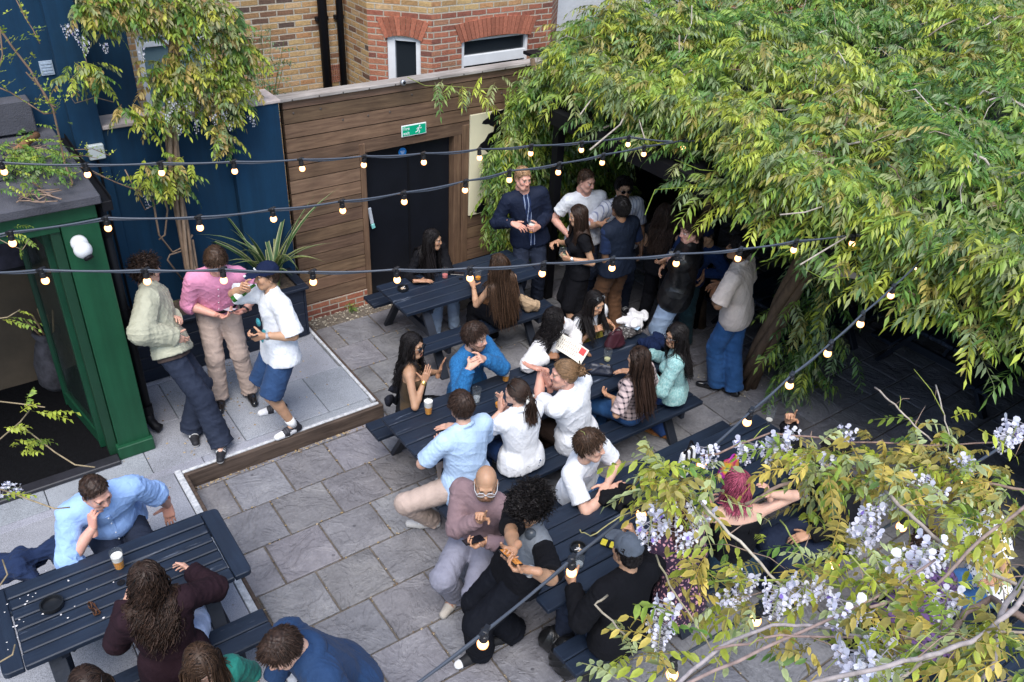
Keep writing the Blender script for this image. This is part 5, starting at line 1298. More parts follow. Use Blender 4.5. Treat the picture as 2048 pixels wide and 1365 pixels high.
# standing group
p6 = person('tall man in navy jacket and striped shirt holding a beer', (2.45, -1.10), -112, (1046, 357), H=1.84, build=1.1, skin='pink', hair=('crop', 'sandy'), sit=False, hp=6, hy=18,
    rh=dict(pf=(1037, 452, .26), pose='relaxed', n=(-.6, .1, -.7), d=(-.7, .6, -.1)), lh=dict(pf=(1069, 458, .26), pose='grip', n=(.7, .1, 0), d=(.8, .6, 0)), top=dict(mat=cloth('pinstripe_shirt', (.010, .022, .07), 'stripe', col2=(.25, .30, .42)), sleeve=0, collar=True, e=.012),
    jacket=dict(name='jacket', mat=cloth('navy_shell', (.010, .015, .034), rough=.7), e=.022, sleeve=2.0, open=.042, collar=True, hem=-.08, loose=.012), bottom=dict(mat=djean, e=.014), shoes=dict(col=(.50, .50, .50), panel=(.02, .02, .02), sole=(.6, .6, .6)), seed=6)
p7 = person('man in white polo looking down beside the climber', (3.0, -1.42), -112, (1173, 362), H=1.82, skin='pink', hair=('thin', 'brown'), sit=False, hp=12, hy=32, lh=dict(pf=(1186, 446, .20), pose='fist', d=(.9, .4, .2), n=(.3, -1, 0)), rh=dict(at=(.25, .18, 1.0)),
    top=dict(mat=white, band=plain('shirt_button', (.75, .75, .75), .4, .05), sleeve=.65, collar=True, e=.018, hem=-.06), bottom=dict(mat=djean), shoes=B_SNK, seed=7)
p8 = person('woman in black dress with a watch holding a wine glass', (2.52, -1.93), 158, (1156, 432), H=1.66, female=True, build=1.1, skin='tan', hair=('long', 'dark'), hairlen=.44, sit=False, hp=8, lh=dict(ps=(1128, 517, -.14), pose='grip', n=(.9, .2, .3), d=(.2, 1, .1), pole=(-.4, -1, -.4)), rh=dict(ps=(1104, 487, .10), pose='grip', n=(-.6, .4, -.4), d=(-.5, .7, .1)),
    top=dict(mat=black, sleeve=.45, e=.012, hem=-.03), bottom=dict(mat=black, kind='skirt', len=.93), shoes=B_SHOE, watch=(-1, 'steel'), seed=8)
p9 = person('dark haired man in striped white shirt, sunglasses and moustache', (3.32, -1.72), -112, (1247, 377), H=1.78, skin='tan', hair=('short', 'black'), sit=False, hp=4, rh=dict(pf=(1213, 452, .26), pose='grip', n=(-.8, 0, 0), d=(-.5, .8, .1)), lh=dict(at=(-.24, .12, .85)),
    top=dict(mat=cloth('thin_stripe_shirt', (.70, .70, .74), 'stripe', col2=(.28, .30, .42)), band=plain('shirt_button', (.75, .75, .75), .4, .05), sleeve=.9, collar=True, e=.022), bottom=dict(mat=djean), shoes=B_SNK, glasses=dict(dark=True, r=.021), beard=.25, seed=9)
p10 = person('man in navy gilet and brown trousers with his back turned', (2.93, -2.12), 88, (1241, 416), H=1.75, build=1.05, skin='brown', hair=('short', 'black'), sit=False, lh=dict(pf=(1207, 592, .06), d=(0, .3, -1)), rh=dict(at=(.22, .28, 1.1)),
    rf=dict(at=(.10, 0)), lf=dict(at=(-.12, .04)), top=dict(mat=navy_c, sleeve=.85, e=.012), jacket=dict(name='gilet', mat=cloth('navy_quilt', (.012, .018, .034), rough=.75), e=.034, sleeve=0, hem=-.06), bottom=dict(mat=brownc, e=.016), shoes=B_SHOE, watch=(-1, 'steel'), glasses=dict(up=True, dark=True), seed=10)
p11 = person('woman in black sleeveless top with long dark hair, standing in the shade', (3.38, -2.36), 25, (1331, 428), H=1.68, female=True, build=1.05, skin='tan', hair=('wavy', 'dark'), hairlen=.44, sit=False, hy=10, rh=dict(ps=(1330, 530, .16), pole=(.8, -.8, -.3)), lh=dict(at=(-.1, .3, 1.1)),
    top=dict(mat=black, sleeve=.12, e=.012), bottom=dict(mat=black), shoes=B_SHOE, seed=11)
p13 = person('person in navy cap and blue jumper with a rucksack strap', (3.50, -2.66), 205, (1411, 470), H=1.70, skin='tan', hair=('crop', 'black'), sit=False, hy=-30, hp=18, rh=dict(at=(.22, .25, 1.0)), lh=dict(at=(-.22, .12, .95), d=(0, .3, -1)), top=dict(mat=cloth('royal_jumper', (.012, .035, .12)), sleeve=1.98, e=.024), bottom=dict(mat=cloth('teal_trousers', (.02, .05, .06)), e=.02), shoes=dict(col=(.30, .30, .31)), cap=dict(mat=cloth('navy_cap', (.008, .014, .042)), mark='letters'), seed=13)
p12 = person('man in black leather jacket and pale jeans holding a pint', (3.02, -2.98), 122, (1381, 462), H=1.86, build=1.12, skin='pink', hair=('quiff', 'brown'), sit=False, hy=42, hp=8, lh=dict(pf=(1338, 520, .18), pose='grip', n=(.8, 0, .2), d=(.5, .8, .3), pole=(-.8, -.4, -.9)), rh=dict(at=(.30, .05, .92)),
    top=dict(mat=white, sleeve=0, e=.010), jacket=dict(name='leather_jacket', mat=plain('black_leather', (.010, .010, .011), .36, .2, 20, .3, 30), e=.042, sleeve=2.05, hem=-.12, collar=True, loose=.022, neck='high'), bottom=dict(mat=ljean, e=.02), shoes=B_SHOE, seed=12)
p14 = person('man in beige short sleeved shirt and bright blue jeans, back turned', (3.30, -3.58), 112, (1476, 497), H=1.80, build=1.05, skin='brown', hair=('short', 'black'), sit=False, lf=dict(px=(1432, 772), toe=(-.3, .9)), rf=dict(px=(1466, 784), toe=(.2, .9)), lh=dict(at=(-.12, .26, 1.05), pole=(-1, -.2, -.8)), rh=dict(at=(.16, .28, 1.05)),
    top=dict(mat=cloth('beige_linen', (.62, .52, .46)), sleeve=.92, collar=True, e=.026, hem=-.12, loose=.02), bottom=dict(mat=jean, e=.02, w=(.075, .075)), shoes=B_SHOE, seed=14)
# middle table, far bench
p15 = person('woman in round sunglasses gesturing with both hands at the table end', (-.13, -2.82), -32, (826, 692), H=1.66, female=True, skin='olive', hair=('wavy', 'black', 0, .2), hairlen=.46, hy=-28, hp=0, mouth=.8, rh=dict(ps=(853, 750, .08), pose='flat', n=(-1, 0, .2), d=(-.2, .35, 1), pole=(.8, .1, -1)), lh=dict(ps=(883, 732, -.12), pose='open', n=(.1, .9, .3), d=(-.1, .3, 1), pole=(-.8, 0, -1)),
    top=dict(mat=cloth('brown_rib', (.055, .035, .018)), tank=.135, e=.009, hem=.02), bottom=dict(mat=black, kind='trousers', w=(.09, .09), e=.03), shoes=B_SHOE, glasses=dict(dark=True, r=.026), necklace=True, watch=(1, 'gold'), seed=15)
part('bag_strap', black, p15['root'], lambda m: m.tube([p15['pel']-p15['sa']*.02-p15['fc']*.14+p15['u']*.05, p15['Nk']-p15['sa']*.11-p15['fc']*.06+p15['u']*.0, p15['Nk']-p15['sa']*.10+p15['u']*.012, p15['chest']-p15['sa']*.03+p15['fc']*.155, p15['mid']+p15['sa']*.06+p15['fc']*.135, p15['pel']+p15['sa']*.16+p15['fc']*.05+p15['u']*.04], .013, 8), smooth=True)
p16 = person('bearded man in blue cardigan with clasped hands', (.50, -2.80), -72, (951, 674), H=1.78, build=1.02, skin='fair', hair=('quiff', 'dark'), hy=12, hp=5, beard=.92, rh=dict(pf=(951, 724, .30), pose='fist', n=(-1, -.1, .1), d=(-.8, .3, .6), pole=(.9, .7, -1)), lh=dict(pf=(962, 718, .31), pose='cup', n=(1, -.2, 0), d=(.8, .3, .5), pole=(-1, .6, -1)),
    top=dict(mat=offwhite, sleeve=0, e=.010), jacket=dict(name='cardigan', mat=cloth('blue_knit', (.012, .095, .245), 'knit', col2=(.02, .14, .34)), e=.024, sleeve=1.95, neck='v', vdepth=.22, loose=.02), bottom=dict(mat=djean), shoes=B_SNK, seed=16)
p17 = person('woman with curly black half-up hair in white jacket holding a menu', (1.42, -2.80), -62, (1110, 640), H=1.66, female=True, skin='brown', hair=('curlylong', 'black'), hairlen=.34, hy=36, hp=3, lh=dict(px=(1166, 702, .79), pose='flat', n=(0, 0, -1), d=(-.1, 1, -.1), pole=(-.9, .2, -.4)), rh=dict(px=(1112, 712, .84), pose='grip', n=(-.5, 0, -.8), d=(-.7, .7, 0), pole=(.9, .2, -.6)),
    top=dict(mat=offwhite, sleeve=1.9, neck='v', vdepth=.12, e=.028, collar=True, loose=.03, wr=.0055), bottom=dict(mat=ljean), shoes=W_SNK, seed=17)
part('earring', plain('gold', (.75, .50, .18), .25, .05, metal=.9), p17['root'], lambda m: m.tube([p17['Hc']+p17['hs']*(np.array([.084, -.012, -.052])@p17['HR'])+.014*(math.cos(t)*p17['HR'][1]+math.sin(t)*p17['HR'][2]) for t in np.linspace(0, 6.283, 13)], .004, 6, False))
p18 = person('woman in white tee and yellow top, sunglasses pushed up on her hair', (1.98, -2.80), -88, (1190, 606), H=1.66, female=True, skin='tan', hair=('long', 'black', 0, .9), hairlen=.46, hy=4, hp=12, rh=dict(at=(.12, .22, .80)), lh=dict(at=(-.12, .22, .80)),
    top=dict(mat=white, sleeve=.5, e=.010), jacket=dict(name='yellow_top', mat=cloth('yellow_rib', (.42, .36, .05)), tank=.17, e=.018, hem=.0, sr=.008), bottom=dict(mat=ljean), shoes=W_SNK, glasses=dict(up=True, r=.026), seed=18)
# middle table, near bench
p19 = person('man in pale blue polo and beige trousers sitting astride the bench end', (-.22, -3.90), 97, (922, 812), H=1.82, build=1.14, skin='fair', hair=('short', 'dark'), hy=-10, hp=8, lf=dict(px=(862, 1046), pole=(-1., .2, .6), toe=(-.7, .6)), rf=dict(at=(.15, .42)), lh=dict(px=(877, 880, .80), pose='flat', n=(0, 0, -1), d=(.6, .8, 0), pole=(-1, 0, -.5)), rh=dict(at=(.15, .42, .80), pose='flat', n=(0, 0, -1), d=(-.7, .6, 0)),
    top=dict(mat=cloth('pale_blue_pique', (.42, .56, .76)), sleeve=.85, collar=True, e=.018, hem=-.11), bottom=dict(mat=chino, e=.016), shoes=W_SNK, seed=19)
p20 = person('woman in white shirt with a tied dark ponytail, hands pressed together', (.34, -3.90), 88, (1033, 785), H=1.70, female=True, build=1.22, skin='fair', hair=('pony', 'dark'), hairlen=.28, hy=28, lh=dict(px=(1000, 806, 1.02), pose='flat', n=(1, .0, 0), d=(.2, .5, .9), pole=(-.9, 0, -.8)), rh=dict(px=(1004, 802, 1.02), pose='flat', n=(-1, 0, 0), d=(-.2, .5, .9), pole=(.9, .3, -1)),
    top=dict(mat=white, sleeve=1.45, roll=True, collar=True, e=.020, hem=-.06), bottom=dict(mat=cloth('deep_denim', (.010, .035, .125), 'denim'), e=.016), shoes=W_SNK, glasses=dict(up=True, dark=True), seed=20)
part('hair_scarf', cloth('spotted_scarf', (.55, .53, .48), 'dots', col2=(.03, .03, .05)), p20['root'], lambda m: (m.tube([p20['Hc']+p20['hs']*(np.array([.030*math.cos(t), -.118, -.012+.026*math.sin(t)])@p20['HR']) for t in np.linspace(0, 6.283, 13)], .012, 7, False), m.tube([p20['Hc']+p20['hs']*(np.array(q)@p20['HR']) for q in ((.02, -.13, -.01), (.05, -.14, -.015), (.075, -.14, -.035))], [.010, .014, .006], 7), m.tube([p20['Hc']+p20['hs']*(np.array(q)@p20['HR']) for q in ((-.02, -.13, -.01), (-.05, -.14, -.01), (-.07, -.14, -.03))], [.010, .014, .006], 7)), smooth=True)
p21 = person('man with sandy hair in a bun reaching out, white tee', (.95, -3.90), 104, (1127, 748), H=1.84, build=1.08, skin='pink', hair=('bun', 'light'), hy=48, hp=2, beard=.3, lh=dict(px=(1067, 735, 1.10), pose='open', n=(-.1, .2, .9), d=(-.9, .6, .5), pole=(-.4, .3, -1)), rh=dict(px=(1094, 758, 1.05), pose='open', n=(-.8, .2, .5), d=(-.2, .2, 1), pole=(.6, .6, -1)),
    top=dict(mat=white, sleeve=.75, e=.020, hem=-.10), bottom=dict(mat=dkbrown, e=.02), shoes=B_SHOE, seed=21)
p22 = person('woman with very long straight hair in a brown checked shirt', (1.62, -3.90), 106, (1277, 718), H=1.64, female=True, build=1.1, skin='tan', hair=('long', 'dark'), hairlen=.56, hy=10, hp=4, lh=dict(px=(1213, 790, .76), pose='cup', n=(.3, 0, .9), d=(-.2, .9, .1), pole=(-.8, -.2, -.9)), rh=dict(px=(1246, 742, .84), pose='flat', n=(0, 0, -1), d=(-.7, .7, 0)),
    top=dict(mat=cloth('brown_check', (.52, .40, .38), 'plaid', col2=(.06, .05, .07)), sleeve=.95, e=.018, hem=.04), bottom=dict(mat=jean, e=.016), shoes=dict(col=(.24, .09, .03), sole=(.5, .3, .12)), seed=22)
p23 = person('woman in glasses and mint knitted cardigan at the bench end', (2.16, -3.90), 128, (1352, 672), H=1.66, female=True, build=1.05, skin='olive', hair=('wavy', 'black'), hairlen=.46, hy=42, hp=4, lh=dict(at=(-.16, .32, .80)), rh=dict(at=(.10, .36, .82)), rf=dict(px=(1325, 868), toe=(.2, .9)),
    top=dict(mat=cloth('mint_knit', (.20, .40, .40), 'knit', col2=(.34, .52, .50)), sleeve=1.95, e=.024, hem=-.02, loose=.02), bottom=dict(mat=cloth('deep_denim', (.010, .035, .125), 'denim')), shoes=dict(col=(.26, .10, .03), sole=(.5, .3, .12)), glasses=dict(r=.023), seed=23)
# near table, far bench and end
p24 = person('young man in white tee with forearms folded on the table', (.54, -4.44), -70, (1181, 892), H=1.80, skin='fair', hair=('quiff', 'brown'), hy=12, hp=0, rh=dict(px=(1232, 976, .80), pose='flat', n=(0, -.2, -1), d=(-.95, .3, 0), pole=(1, .1, -.5)), lh=dict(px=(1208, 983, .81), pose='relaxed', n=(.2, -.3, -1), d=(.95, .2, -.1), pole=(-1, .1, -.5)),
    top=dict(mat=white, sleeve=.75, e=.018), bottom=dict(mat=jean), shoes=W_SNK, seed=24)
p25 = person('bald man in glasses and mauve sweater pointing a finger', (-.47, -4.46), -148, (972, 966), H=1.78, build=1.05, skin='tan', hair=('none', 'dark'), hy=24, hp=16, beard=.75, rh=dict(pf=(961, 1030, .26), pose='point', n=(-.2, .6, -.3), d=(-.2, .3, 1), pole=(.9, .1, -1)), lh=dict(pf=(950, 1090, .34), pose='grip', n=(.3, 0, .9), d=(.6, .8, 0), pole=(-.9, -.1, -.6)),
    rf=dict(px=(912, 1195), toe=(.1, 1)), lf=dict(px=(985, 1192), toe=(-.1, 1)), top=dict(mat=cloth('mauve_sweat', (.22, .145, .155)), sleeve=1.95, e=.022, hem=-.05, loose=.016), bottom=dict(mat=cloth('grey_lilac', (.235, .235, .295)), e=.018, w=(.075, .072)), shoes=dict(col=(.44, .40, .35), sole=(.62, .60, .55), lace=(.35, .16, .10)), glasses=dict(r=.025, frame=plain('clear_frame', (.5, .5, .52), .2)), seed=25)
p26 = person('man with big black curls in grey and black top looking at a phone', (-.58, -5.10, .80), 176, (1063, 1012), H=1.80, skin='olive', hair=('afro', 'black'), hy=22, hp=40, zf=0, lf=dict(px=(960, 1305), toe=(-.05, 1), pole=(-.2, .8, .7)), rf=dict(px=(1024, 1268), toe=(.1, 1), pole=(.3, .8, .7)), lh=dict(pf=(1033, 1136, .34), pose='grip', n=(.2, -.3, .9), d=(.6, .8, .1), pole=(-1, -.3, -.6)), rh=dict(pf=(1016, 1118, .34), pose='grip', n=(-.2, -.3, .9), d=(-.5, .8, .1), pole=(1, -.3, -.6)),
    top=dict(mat=black, sleeve=.9, e=.016, loose=.022), jacket=dict(name='grey_vest', mat=cloth('grey_panel', (.16, .175, .20)), e=.022, sleeve=0, hem=.10), bottom=dict(mat=cloth('black_twill', (.006, .007, .011)), e=.02, w=(.080, .085)), shoes=dict(col=(.012, .012, .014), sole=(.02, .02, .02), cap=(.75, .75, .75), hi=.10), watch=(-1, 'steel'), seed=26)
hp0 = plain('headphone_grey', (.05, .06, .075), .35, .1)
part('headphones', hp0, p26['root'], lambda m: (m.tube([p26['Nk']+p26['u']*(.03-.03*math.sin(t))+p26['sa']*.085*math.cos(t)+p26['fc']*(.02-.10*math.sin(t)) for t in np.linspace(-.2, 3.34, 15)], .009, 8), *[m.lathe([(.036, -.012), (.040, 0), (.036, .016)], p26['Nk']+p26['sa']*s*.092+p26['fc']*.055+p26['u']*.02, tuple(p26['sa']*s*.5+p26['fc']*.6+p26['u']*.5), 16) for s in (1, -1)]), smooth=True)
# near table, near bench
p27 = person('man in a washed grey cap and black top with his back turned', (-.16, -5.75), 88, (1254, 1102), H=1.78, build=1.05, skin='tan', hair=('crop', 'black'), hp=4, rh=dict(px=(1262, 1056, 1.12), pose='fist', n=(-.6, .5, 0), d=(-.2, .3, 1), pole=(1, .5, -.8)), lh=dict(at=(-.2, .36, .80)), top=dict(mat=blackw, sleeve=1.95, e=.026, loose=.02), bottom=dict(mat=djean), shoes=B_SHOE, cap=dict(mat=cloth('washed_grey', (.085, .10, .125)), wr=.003), seed=27)
p28 = person('woman in pink and black leopard print blouse, auburn hair', (.42, -5.75), 86, (1345, 1022), H=1.68, female=True, build=1.15, skin='fair', hair=('wavy', 'auburn'), hairlen=.30, lh=dict(at=(-.16, .36, .80)), rh=dict(at=(.16, .36, .80)), top=dict(mat=cloth('leopard_print', (.52, .25, .27), 'leopard', col2=(.030, .016, .035)), sleeve=1.6, e=.022, hem=-.14, loose=.02), bottom=dict(mat=black), shoes=B_SHOE, seed=28)
p29 = person('woman with pink dyed hair in black crop top, one hand in her hair', (.98, -5.75), 60, (1474, 972), H=1.70, female=True, build=1.3, skin='fair', hair=('wavy', 'pink'), hairlen=.22, hp=10, rh=dict(at=(.14, .06, 1.27), pose='cup', n=(-1, .2, 0), d=(-.4, 0, 1), pole=(.5, .2, -1)), lh=dict(at=(-.16, .36, .80)), top=dict(mat=black, tank=.07, e=.010, hem=.10, sr=.014), bottom=dict(mat=cloth('ink_twill', (.012, .028, .045)), e=.018), shoes=B_SNK, seed=29)
p30 = person('person all in black at the bench end with one hand raised', (1.85, -5.92), 168, (1668, 905), H=1.72, build=1.1, skin='tan', hair=('short', 'black'), hp=5, rh=dict(px=(1580, 832, 1.22), pose='point', n=(-.4, .3, 0), d=(-.2, .2, 1), pole=(.8, 0, -1)), lh=dict(px=(1600, 1075, .68), pose='relaxed', n=(.2, 0, -1), d=(.3, .9, -.3), pole=(-1, -.4, -.4)), top=dict(mat=black, sleeve=1.95, e=.030, loose=.03), bottom=dict(mat=cloth('ink_cotton', (.014, .020, .040)), e=.026, w=(.09, .09)), shoes=B_SNK, watch=(-1, 'gold'), seed=30)
p33 = person('person in purple checked shirt behind the wisteria blossom', (1.55, -7.0), 80, (1846, 1035), H=1.70, skin='fair', hair=('short', 'dark'), top=dict(mat=cloth('purple_check', (.10, .05, .14), 'plaid', col2=(.012, .010, .02)), sleeve=1.9, e=.022), bottom=dict(mat=black), shoes=B_SNK, seed=33)
p32 = person('person in white polka dot blouse and blue jeans on the right edge', (2.45, -6.95), 150, (1952, 938), H=1.70, female=True, skin='tan', hair=('wavy', 'dark'), hairlen=.3, lh=dict(px=(1980, 1165, .82), pose='relaxed', d=(.2, .9, -.2), n=(0, 0, -1)), top=dict(mat=cloth('polka_dots', (.72, .72, .74), 'dots', col2=(.02, .02, .03)), sleeve=.9, e=.024), bottom=dict(mat=jean), shoes=B_SNK, watch=(-1, 'black'), seed=32)
# terrace table
p36 = person('man in light blue shirt resting his face on his hand at the terrace table', (-2.76, -3.02, .72), -86, (192, 985), H=1.84, build=1.2, skin='pink', hair=('thin', 'dark'), zf=TZ, hy=18, hp=24, hr=-8, rh=dict(pf=(184, 1036, .36), pose='cup', n=(-1, -.4, .1), d=(-.15, -.1, 1), pole=(.5, .5, -1)), lh=dict(pf=(350, 1034, .04), pose='flat', n=(0, 0, -1), d=(.1, .2, -1), pole=(-1, -.5, .4)),
    top=dict(mat=cloth('light_blue_shirt', (.30, .46, .78)), band=plain('shirt_button', (.75, .75, .75), .4, .05), sleeve=1.2, roll=True, collar=True, e=.022, hem=-.03, wr=.005, loose=.02), bottom=dict(mat=djean), shoes=B_SHOE, seed=36)
p37 = person('woman with long curly brown hair in a dark maroon sweater', (-2.74, -4.46, .72), 84, (292, 1160), H=1.68, female=True, build=1.12, skin='fair', hair=('curlylong', 'dark'), hairlen=.44, zf=TZ, hp=6, rh=dict(px=(385, 1140, .98), pole=(1, -.3, -.5)), lh=dict(at=(-.18, .36, .82)), rf=dict(at=(.34, .30), toe=(.8, .6)), top=dict(mat=cloth('maroon_knit', (.020, .009, .013)), sleeve=1.98, e=.030, hem=-.05, loose=.03), bottom=dict(mat=cloth('pale_blue_trousers', (.40, .48, .68)), e=.018), shoes=dict(col=(.60, .36, .04), sole=(.66, .66, .64)), seed=37)
p38 = person('dark haired person with sunglasses pushed up at the bottom edge', (-3.23, -5.05, .72), -90, (176, 1378), H=1.70, female=True, skin='tan', hair=('long', 'dark'), zf=TZ, hp=20, top=dict(mat=navy_c, sleeve=1.9), bottom=dict(mat=djean), shoes=B_SNK, glasses=dict(up=True, r=.028), seed=38)
p39 = person('brown haired woman in green top at the bottom edge', (-2.68, -5.10, .72), -80, (402, 1326), H=1.68, female=True, build=1.1, skin='fair', hair=('long', 'brown', .01, .2), hairlen=.34, zf=TZ, hp=40, hr=-4, top=dict(mat=cloth('green_blouse', (.020, .19, .15)), sleeve=1.2, e=.020, neck='v'), bottom=dict(mat=djean), shoes=B_SNK, seed=39)
p40 = person('man in navy hoodie bent forward at the bottom edge', PXZ(692, 1352, .86), 188, (563, 1300), H=1.80, build=1.1, skin='fair', hair=('short', 'dark'), zf=TZ, hy=6, hp=36, headlen=.72, top=dict(mat=cloth('navy_fleece', (.014, .040, .105)), sleeve=1.95, e=.034, neck='high', loose=.024, wr=.0055), bottom=dict(mat=djean), shoes=B_SNK, seed=40)
part('hood', cloth('navy_fleece', (.014, .040, .105)), p40['root'], lambda m: m.tube([p40['Nk']+p40['u']*.03+p40['sa']*.095*math.cos(t)-p40['fc']*(.075*math.sin(t)+.01)-p40['u']*.05*max(0, math.sin(t)) for t in np.linspace(-.5, 3.64, 17)], [.02, .03, .038, .043, .047, .05, .054, .057, .058, .057, .054, .05, .047, .043, .038, .03, .02], 12), smooth=True)
print('PEOPLE', len(PEOPLE), round(time.time()-T_START, 1))
# ================================================================== HELD THINGS, BAGS, CLOTHES
def palm(p, sd):
    el, wr, dd, nn, pose = p['arms'][sd]; n_ = nrm(nn-dd*(nn@dd)); return wr+dd*.085+n_*.038, dd, n_
def tip(p, q, dx): return q+dx
c0, dd, nn = palm(p6, -1); glass('pint of lager in the hand of the man in the navy jacket', tuple(c0-np.array([0, 0, .06])), fill=.55, head=.02)
c0, dd, nn = palm(p12, -1); glass('pint in the hand of the man in the leather jacket', tuple(c0-np.array([0, 0, .05])), fill=.6, head=.025)
c0, dd, nn = palm(p9, 1); glass('clear glass in the hand of the man in the striped shirt', tuple(c0-np.array([0, 0, .05])), fill=.3, liq=water)
c0, dd, nn = palm(p8, -1); wb = c0-np.array([0, 0, .11])
wg = thing('wine_glass', tuple(wb), 'large wine glass in the hands of the woman in black', 'glass', 'drinking glasses')
part('glass', clear, wg, lambda m: m.lathe([(.034, 0), (.034, .003), (.005, .008), (.004, .07), (.012, .078), (.036, .10), (.045, .14), (.040, .20), (.038, .20), (.043, .14), (.034, .103), (0, .085)], wb, n=22), smooth=True)
part('drink', lime, wg, lambda m: m.lathe([(0, .088), (.03, .104), (.036, .118), (0, .119)], wb, n=20))
c0, dd, nn = palm(p3, 1); mo = p3['Hc']+p3['hs']*(np.array([0, .105, -.058])@p3['HR']); ax = nrm(np.array([.80, -.12, .42])); b0 = mo-ax*.240
bo = thing('beer_bottle', tuple(b0), 'green glass beer bottle raised to the lips of the man in the cap', 'bottle')
grg, nt, b = newmat('green_glass'); b.inputs['Base Color'].default_value = (.03, .16, .015, 1); b.inputs['Roughness'].default_value = .08; b.inputs['Transmission Weight'].default_value = .35
part('bottle', grg, bo, lambda m: m.lathe([(.028, 0), (.031, .006), (.031, .115), (.028, .135), (.0145, .175), (.0125, .225), (.0145, .228), (.0145, .236), (.010, .236)], b0, tuple(ax), 20), smooth=True)
part('label', plain('paper_label', (.66, .68, .68), .6, .08, 30), bo, lambda m: m.lathe([(.0316, .035), (.0318, .036), (.0318, .095), (.0316, .096)], b0, tuple(ax), 20))
c0, dd, nn = palm(p3, -1); phone('black lighter sized gadget in the hand of the man in the cap', tuple(c0), 2.9, None, (.3, .2)); 
m1 = (palm(p2, 1)[0]+palm(p2, -1)[0])/2; phone('white phone held by the man in the pink shirt', tuple(m1+np.array([0, 0, .01])), .2, plain('screen_lit', (.62, .64, .70), .2, .1), (-.3, 0))
c0, dd, nn = palm(p25, -1); phone('black phone held by the bald man', tuple(c0), math.atan2(dd[1], dd[0])-1.57, None, (.1, .2))
m1 = (palm(p26, 1)[0]+palm(p26, -1)[0])/2; t = phone('phone with an orange game on its screen held by the curly haired man', tuple(m1+np.array([0, 0, .02])), math.radians(176), plain('orange_game', (.62, .22, .05), .3, .7, 45), (.75, 0)) if 0 else phone('phone with an orange game on its screen held by the curly haired man', tuple(m1+np.array([-.02, 0, .01])), math.radians(5), plain('orange_game', (.62, .22, .05), .3, .8, 45), (0, .5))
# menu
mc = at_z(1140, 697, .86); mn = thing('menu', tuple(mc), 'cream printed menu card held by the woman in the white jacket', 'menu')
mx = nrm(at_z(1172, 716, .80)-at_z(1118, 682, .92)); my = nrm(np.cross(np.array([-.35, -.5, .8]), mx)); mz = np.cross(mx, my)
V = []; F = []; nn_ = 9
for i in range(nn_):
    u_ = (i/(nn_-1)-.5)*.34; bend = .02*math.sin(i/(nn_-1)*3.1)
    for v_ in (-.085, .085): V.append(mc+mx*u_+my*v_+mz*bend)
F = [(2*i, 2*i+2, 2*i+3, 2*i+1) for i in range(nn_-1)]
def cardmat():
    m, nt, b = newmat('menu_card'); b.inputs['Base Color'].default_value = (.72, .68, .58, 1); b.inputs['Roughness'].default_value = .6; return m
o = mesh_obj('card', [*V, *[np.array(v)-mz*.0015 for v in V]], F+[tuple(i+2*nn_ for i in f[::-1]) for f in F], cardmat(), mn)
def mtext(m):
    for col_ in (-.058, -.018, .022):
        for i in range(12):
            u_ = -.15+i*.02; b_ = .02*math.sin((u_/.34+.5)*3.1)+.0018; ln_ = .018+.014*((i*7+int(col_*100)) % 3)/2
            if u_ > .08 and col_ > 0: continue
            m.add([mc+mx*u_+my*col_+mz*b_, mc+mx*(u_+.006)+my*col_+mz*b_, mc+mx*(u_+.006)+my*(col_+ln_)+mz*b_, mc+mx*u_+my*(col_+ln_)+mz*b_], [(0,1,2,3)])
part('print', plain('menu_ink', (.30, .22, .17), .7, .1), mn, mtext)
part('red_block', plain('menu_red', (.55, .05, .05), .6, .1), mn, lambda m: m.add([mc+mx*a+my*b_+mz*(.02*math.sin((a/.34+.5)*3.1)+.0022) for a, b_ in ((.09, .0), (.15, .0), (.15, .07), (.09, .07))], [(0,1,2,3)]))
def heap(name, label, cat, cen, rad, mat, n=9, seed=0, extra=None, flat=.5):
    r = np.random.default_rng(seed); cen = np.array(cen, float); R_ = np.array(rad); f = Field(cen-R_*1.5-.05, cen+R_*1.5+.08, .009)
    for i in range(n):
        q = cen+R_*np.array([r.uniform(-.7, .7), r.uniform(-.7, .7), r.uniform(-.1, .5)]); a = r.uniform(0, 3.14)
        Rm = np.array([[math.cos(a), math.sin(a), 0], [-math.sin(a), math.cos(a), 0], [0, 0, 1]]); f.add(Ell(q, Rm, R_*np.array([r.uniform(.35, .6), r.uniform(.25, .45), r.uniform(.3, .5)])), .03)
    f.clip(cen-np.array([0, 0, R_[2]*.25]), np.array([0, 0, -1.]))
    V, F = f.surface(); V = relax(V, F, 1); V = V+normals(V, F)*crease(V, .010, seed, 38)[:, None]; V[:, 2] = np.maximum(V[:, 2], cen[2]-R_[2]*.25)
    t = thing(name, tuple(cen), label, cat); mesh_obj('cloth', V, F, mat, t, True); return t
heap('jacket', 'black jacket bunched on the table by the young man in white', 'jacket', at_z(1242, 1003, .79), (.17, .13, .09), black, 9, 1)
heap('jacket', 'pile of white clothing on the far end of the middle table', 'clothes', at_z(1275, 640, .84), (.20, .13, .09), offwhite, 10, 2)
heap('scarf', 'grey patterned scarf heaped beside the maroon handbag', 'scarf', at_z(1252, 668, .79), (.16, .10, .07), cloth('grey_pattern', (.20, .19, .18), 'leopard', col2=(.05, .045, .045)), 8, 3)
heap('coat', 'dark navy coat heaped on the bench of the terrace table', 'coat', at_z(62, 1128, TZ+.50), (.30, .14, .16), navy_c, 10, 4)
heap('coat', 'navy coat laid over the far end of the middle table', 'coat', at_z(1312, 690, .80), (.18, .14, .12), cloth('navy_wool', (.008, .016, .05)), 9, 5)
heap('coat', 'tan coat hanging beside the woman in the white crop top', 'coat', at_z(1058, 612, .50), (.10, .12, .16), cloth('tan_coat', (.42, .30, .19)), 9, 6)
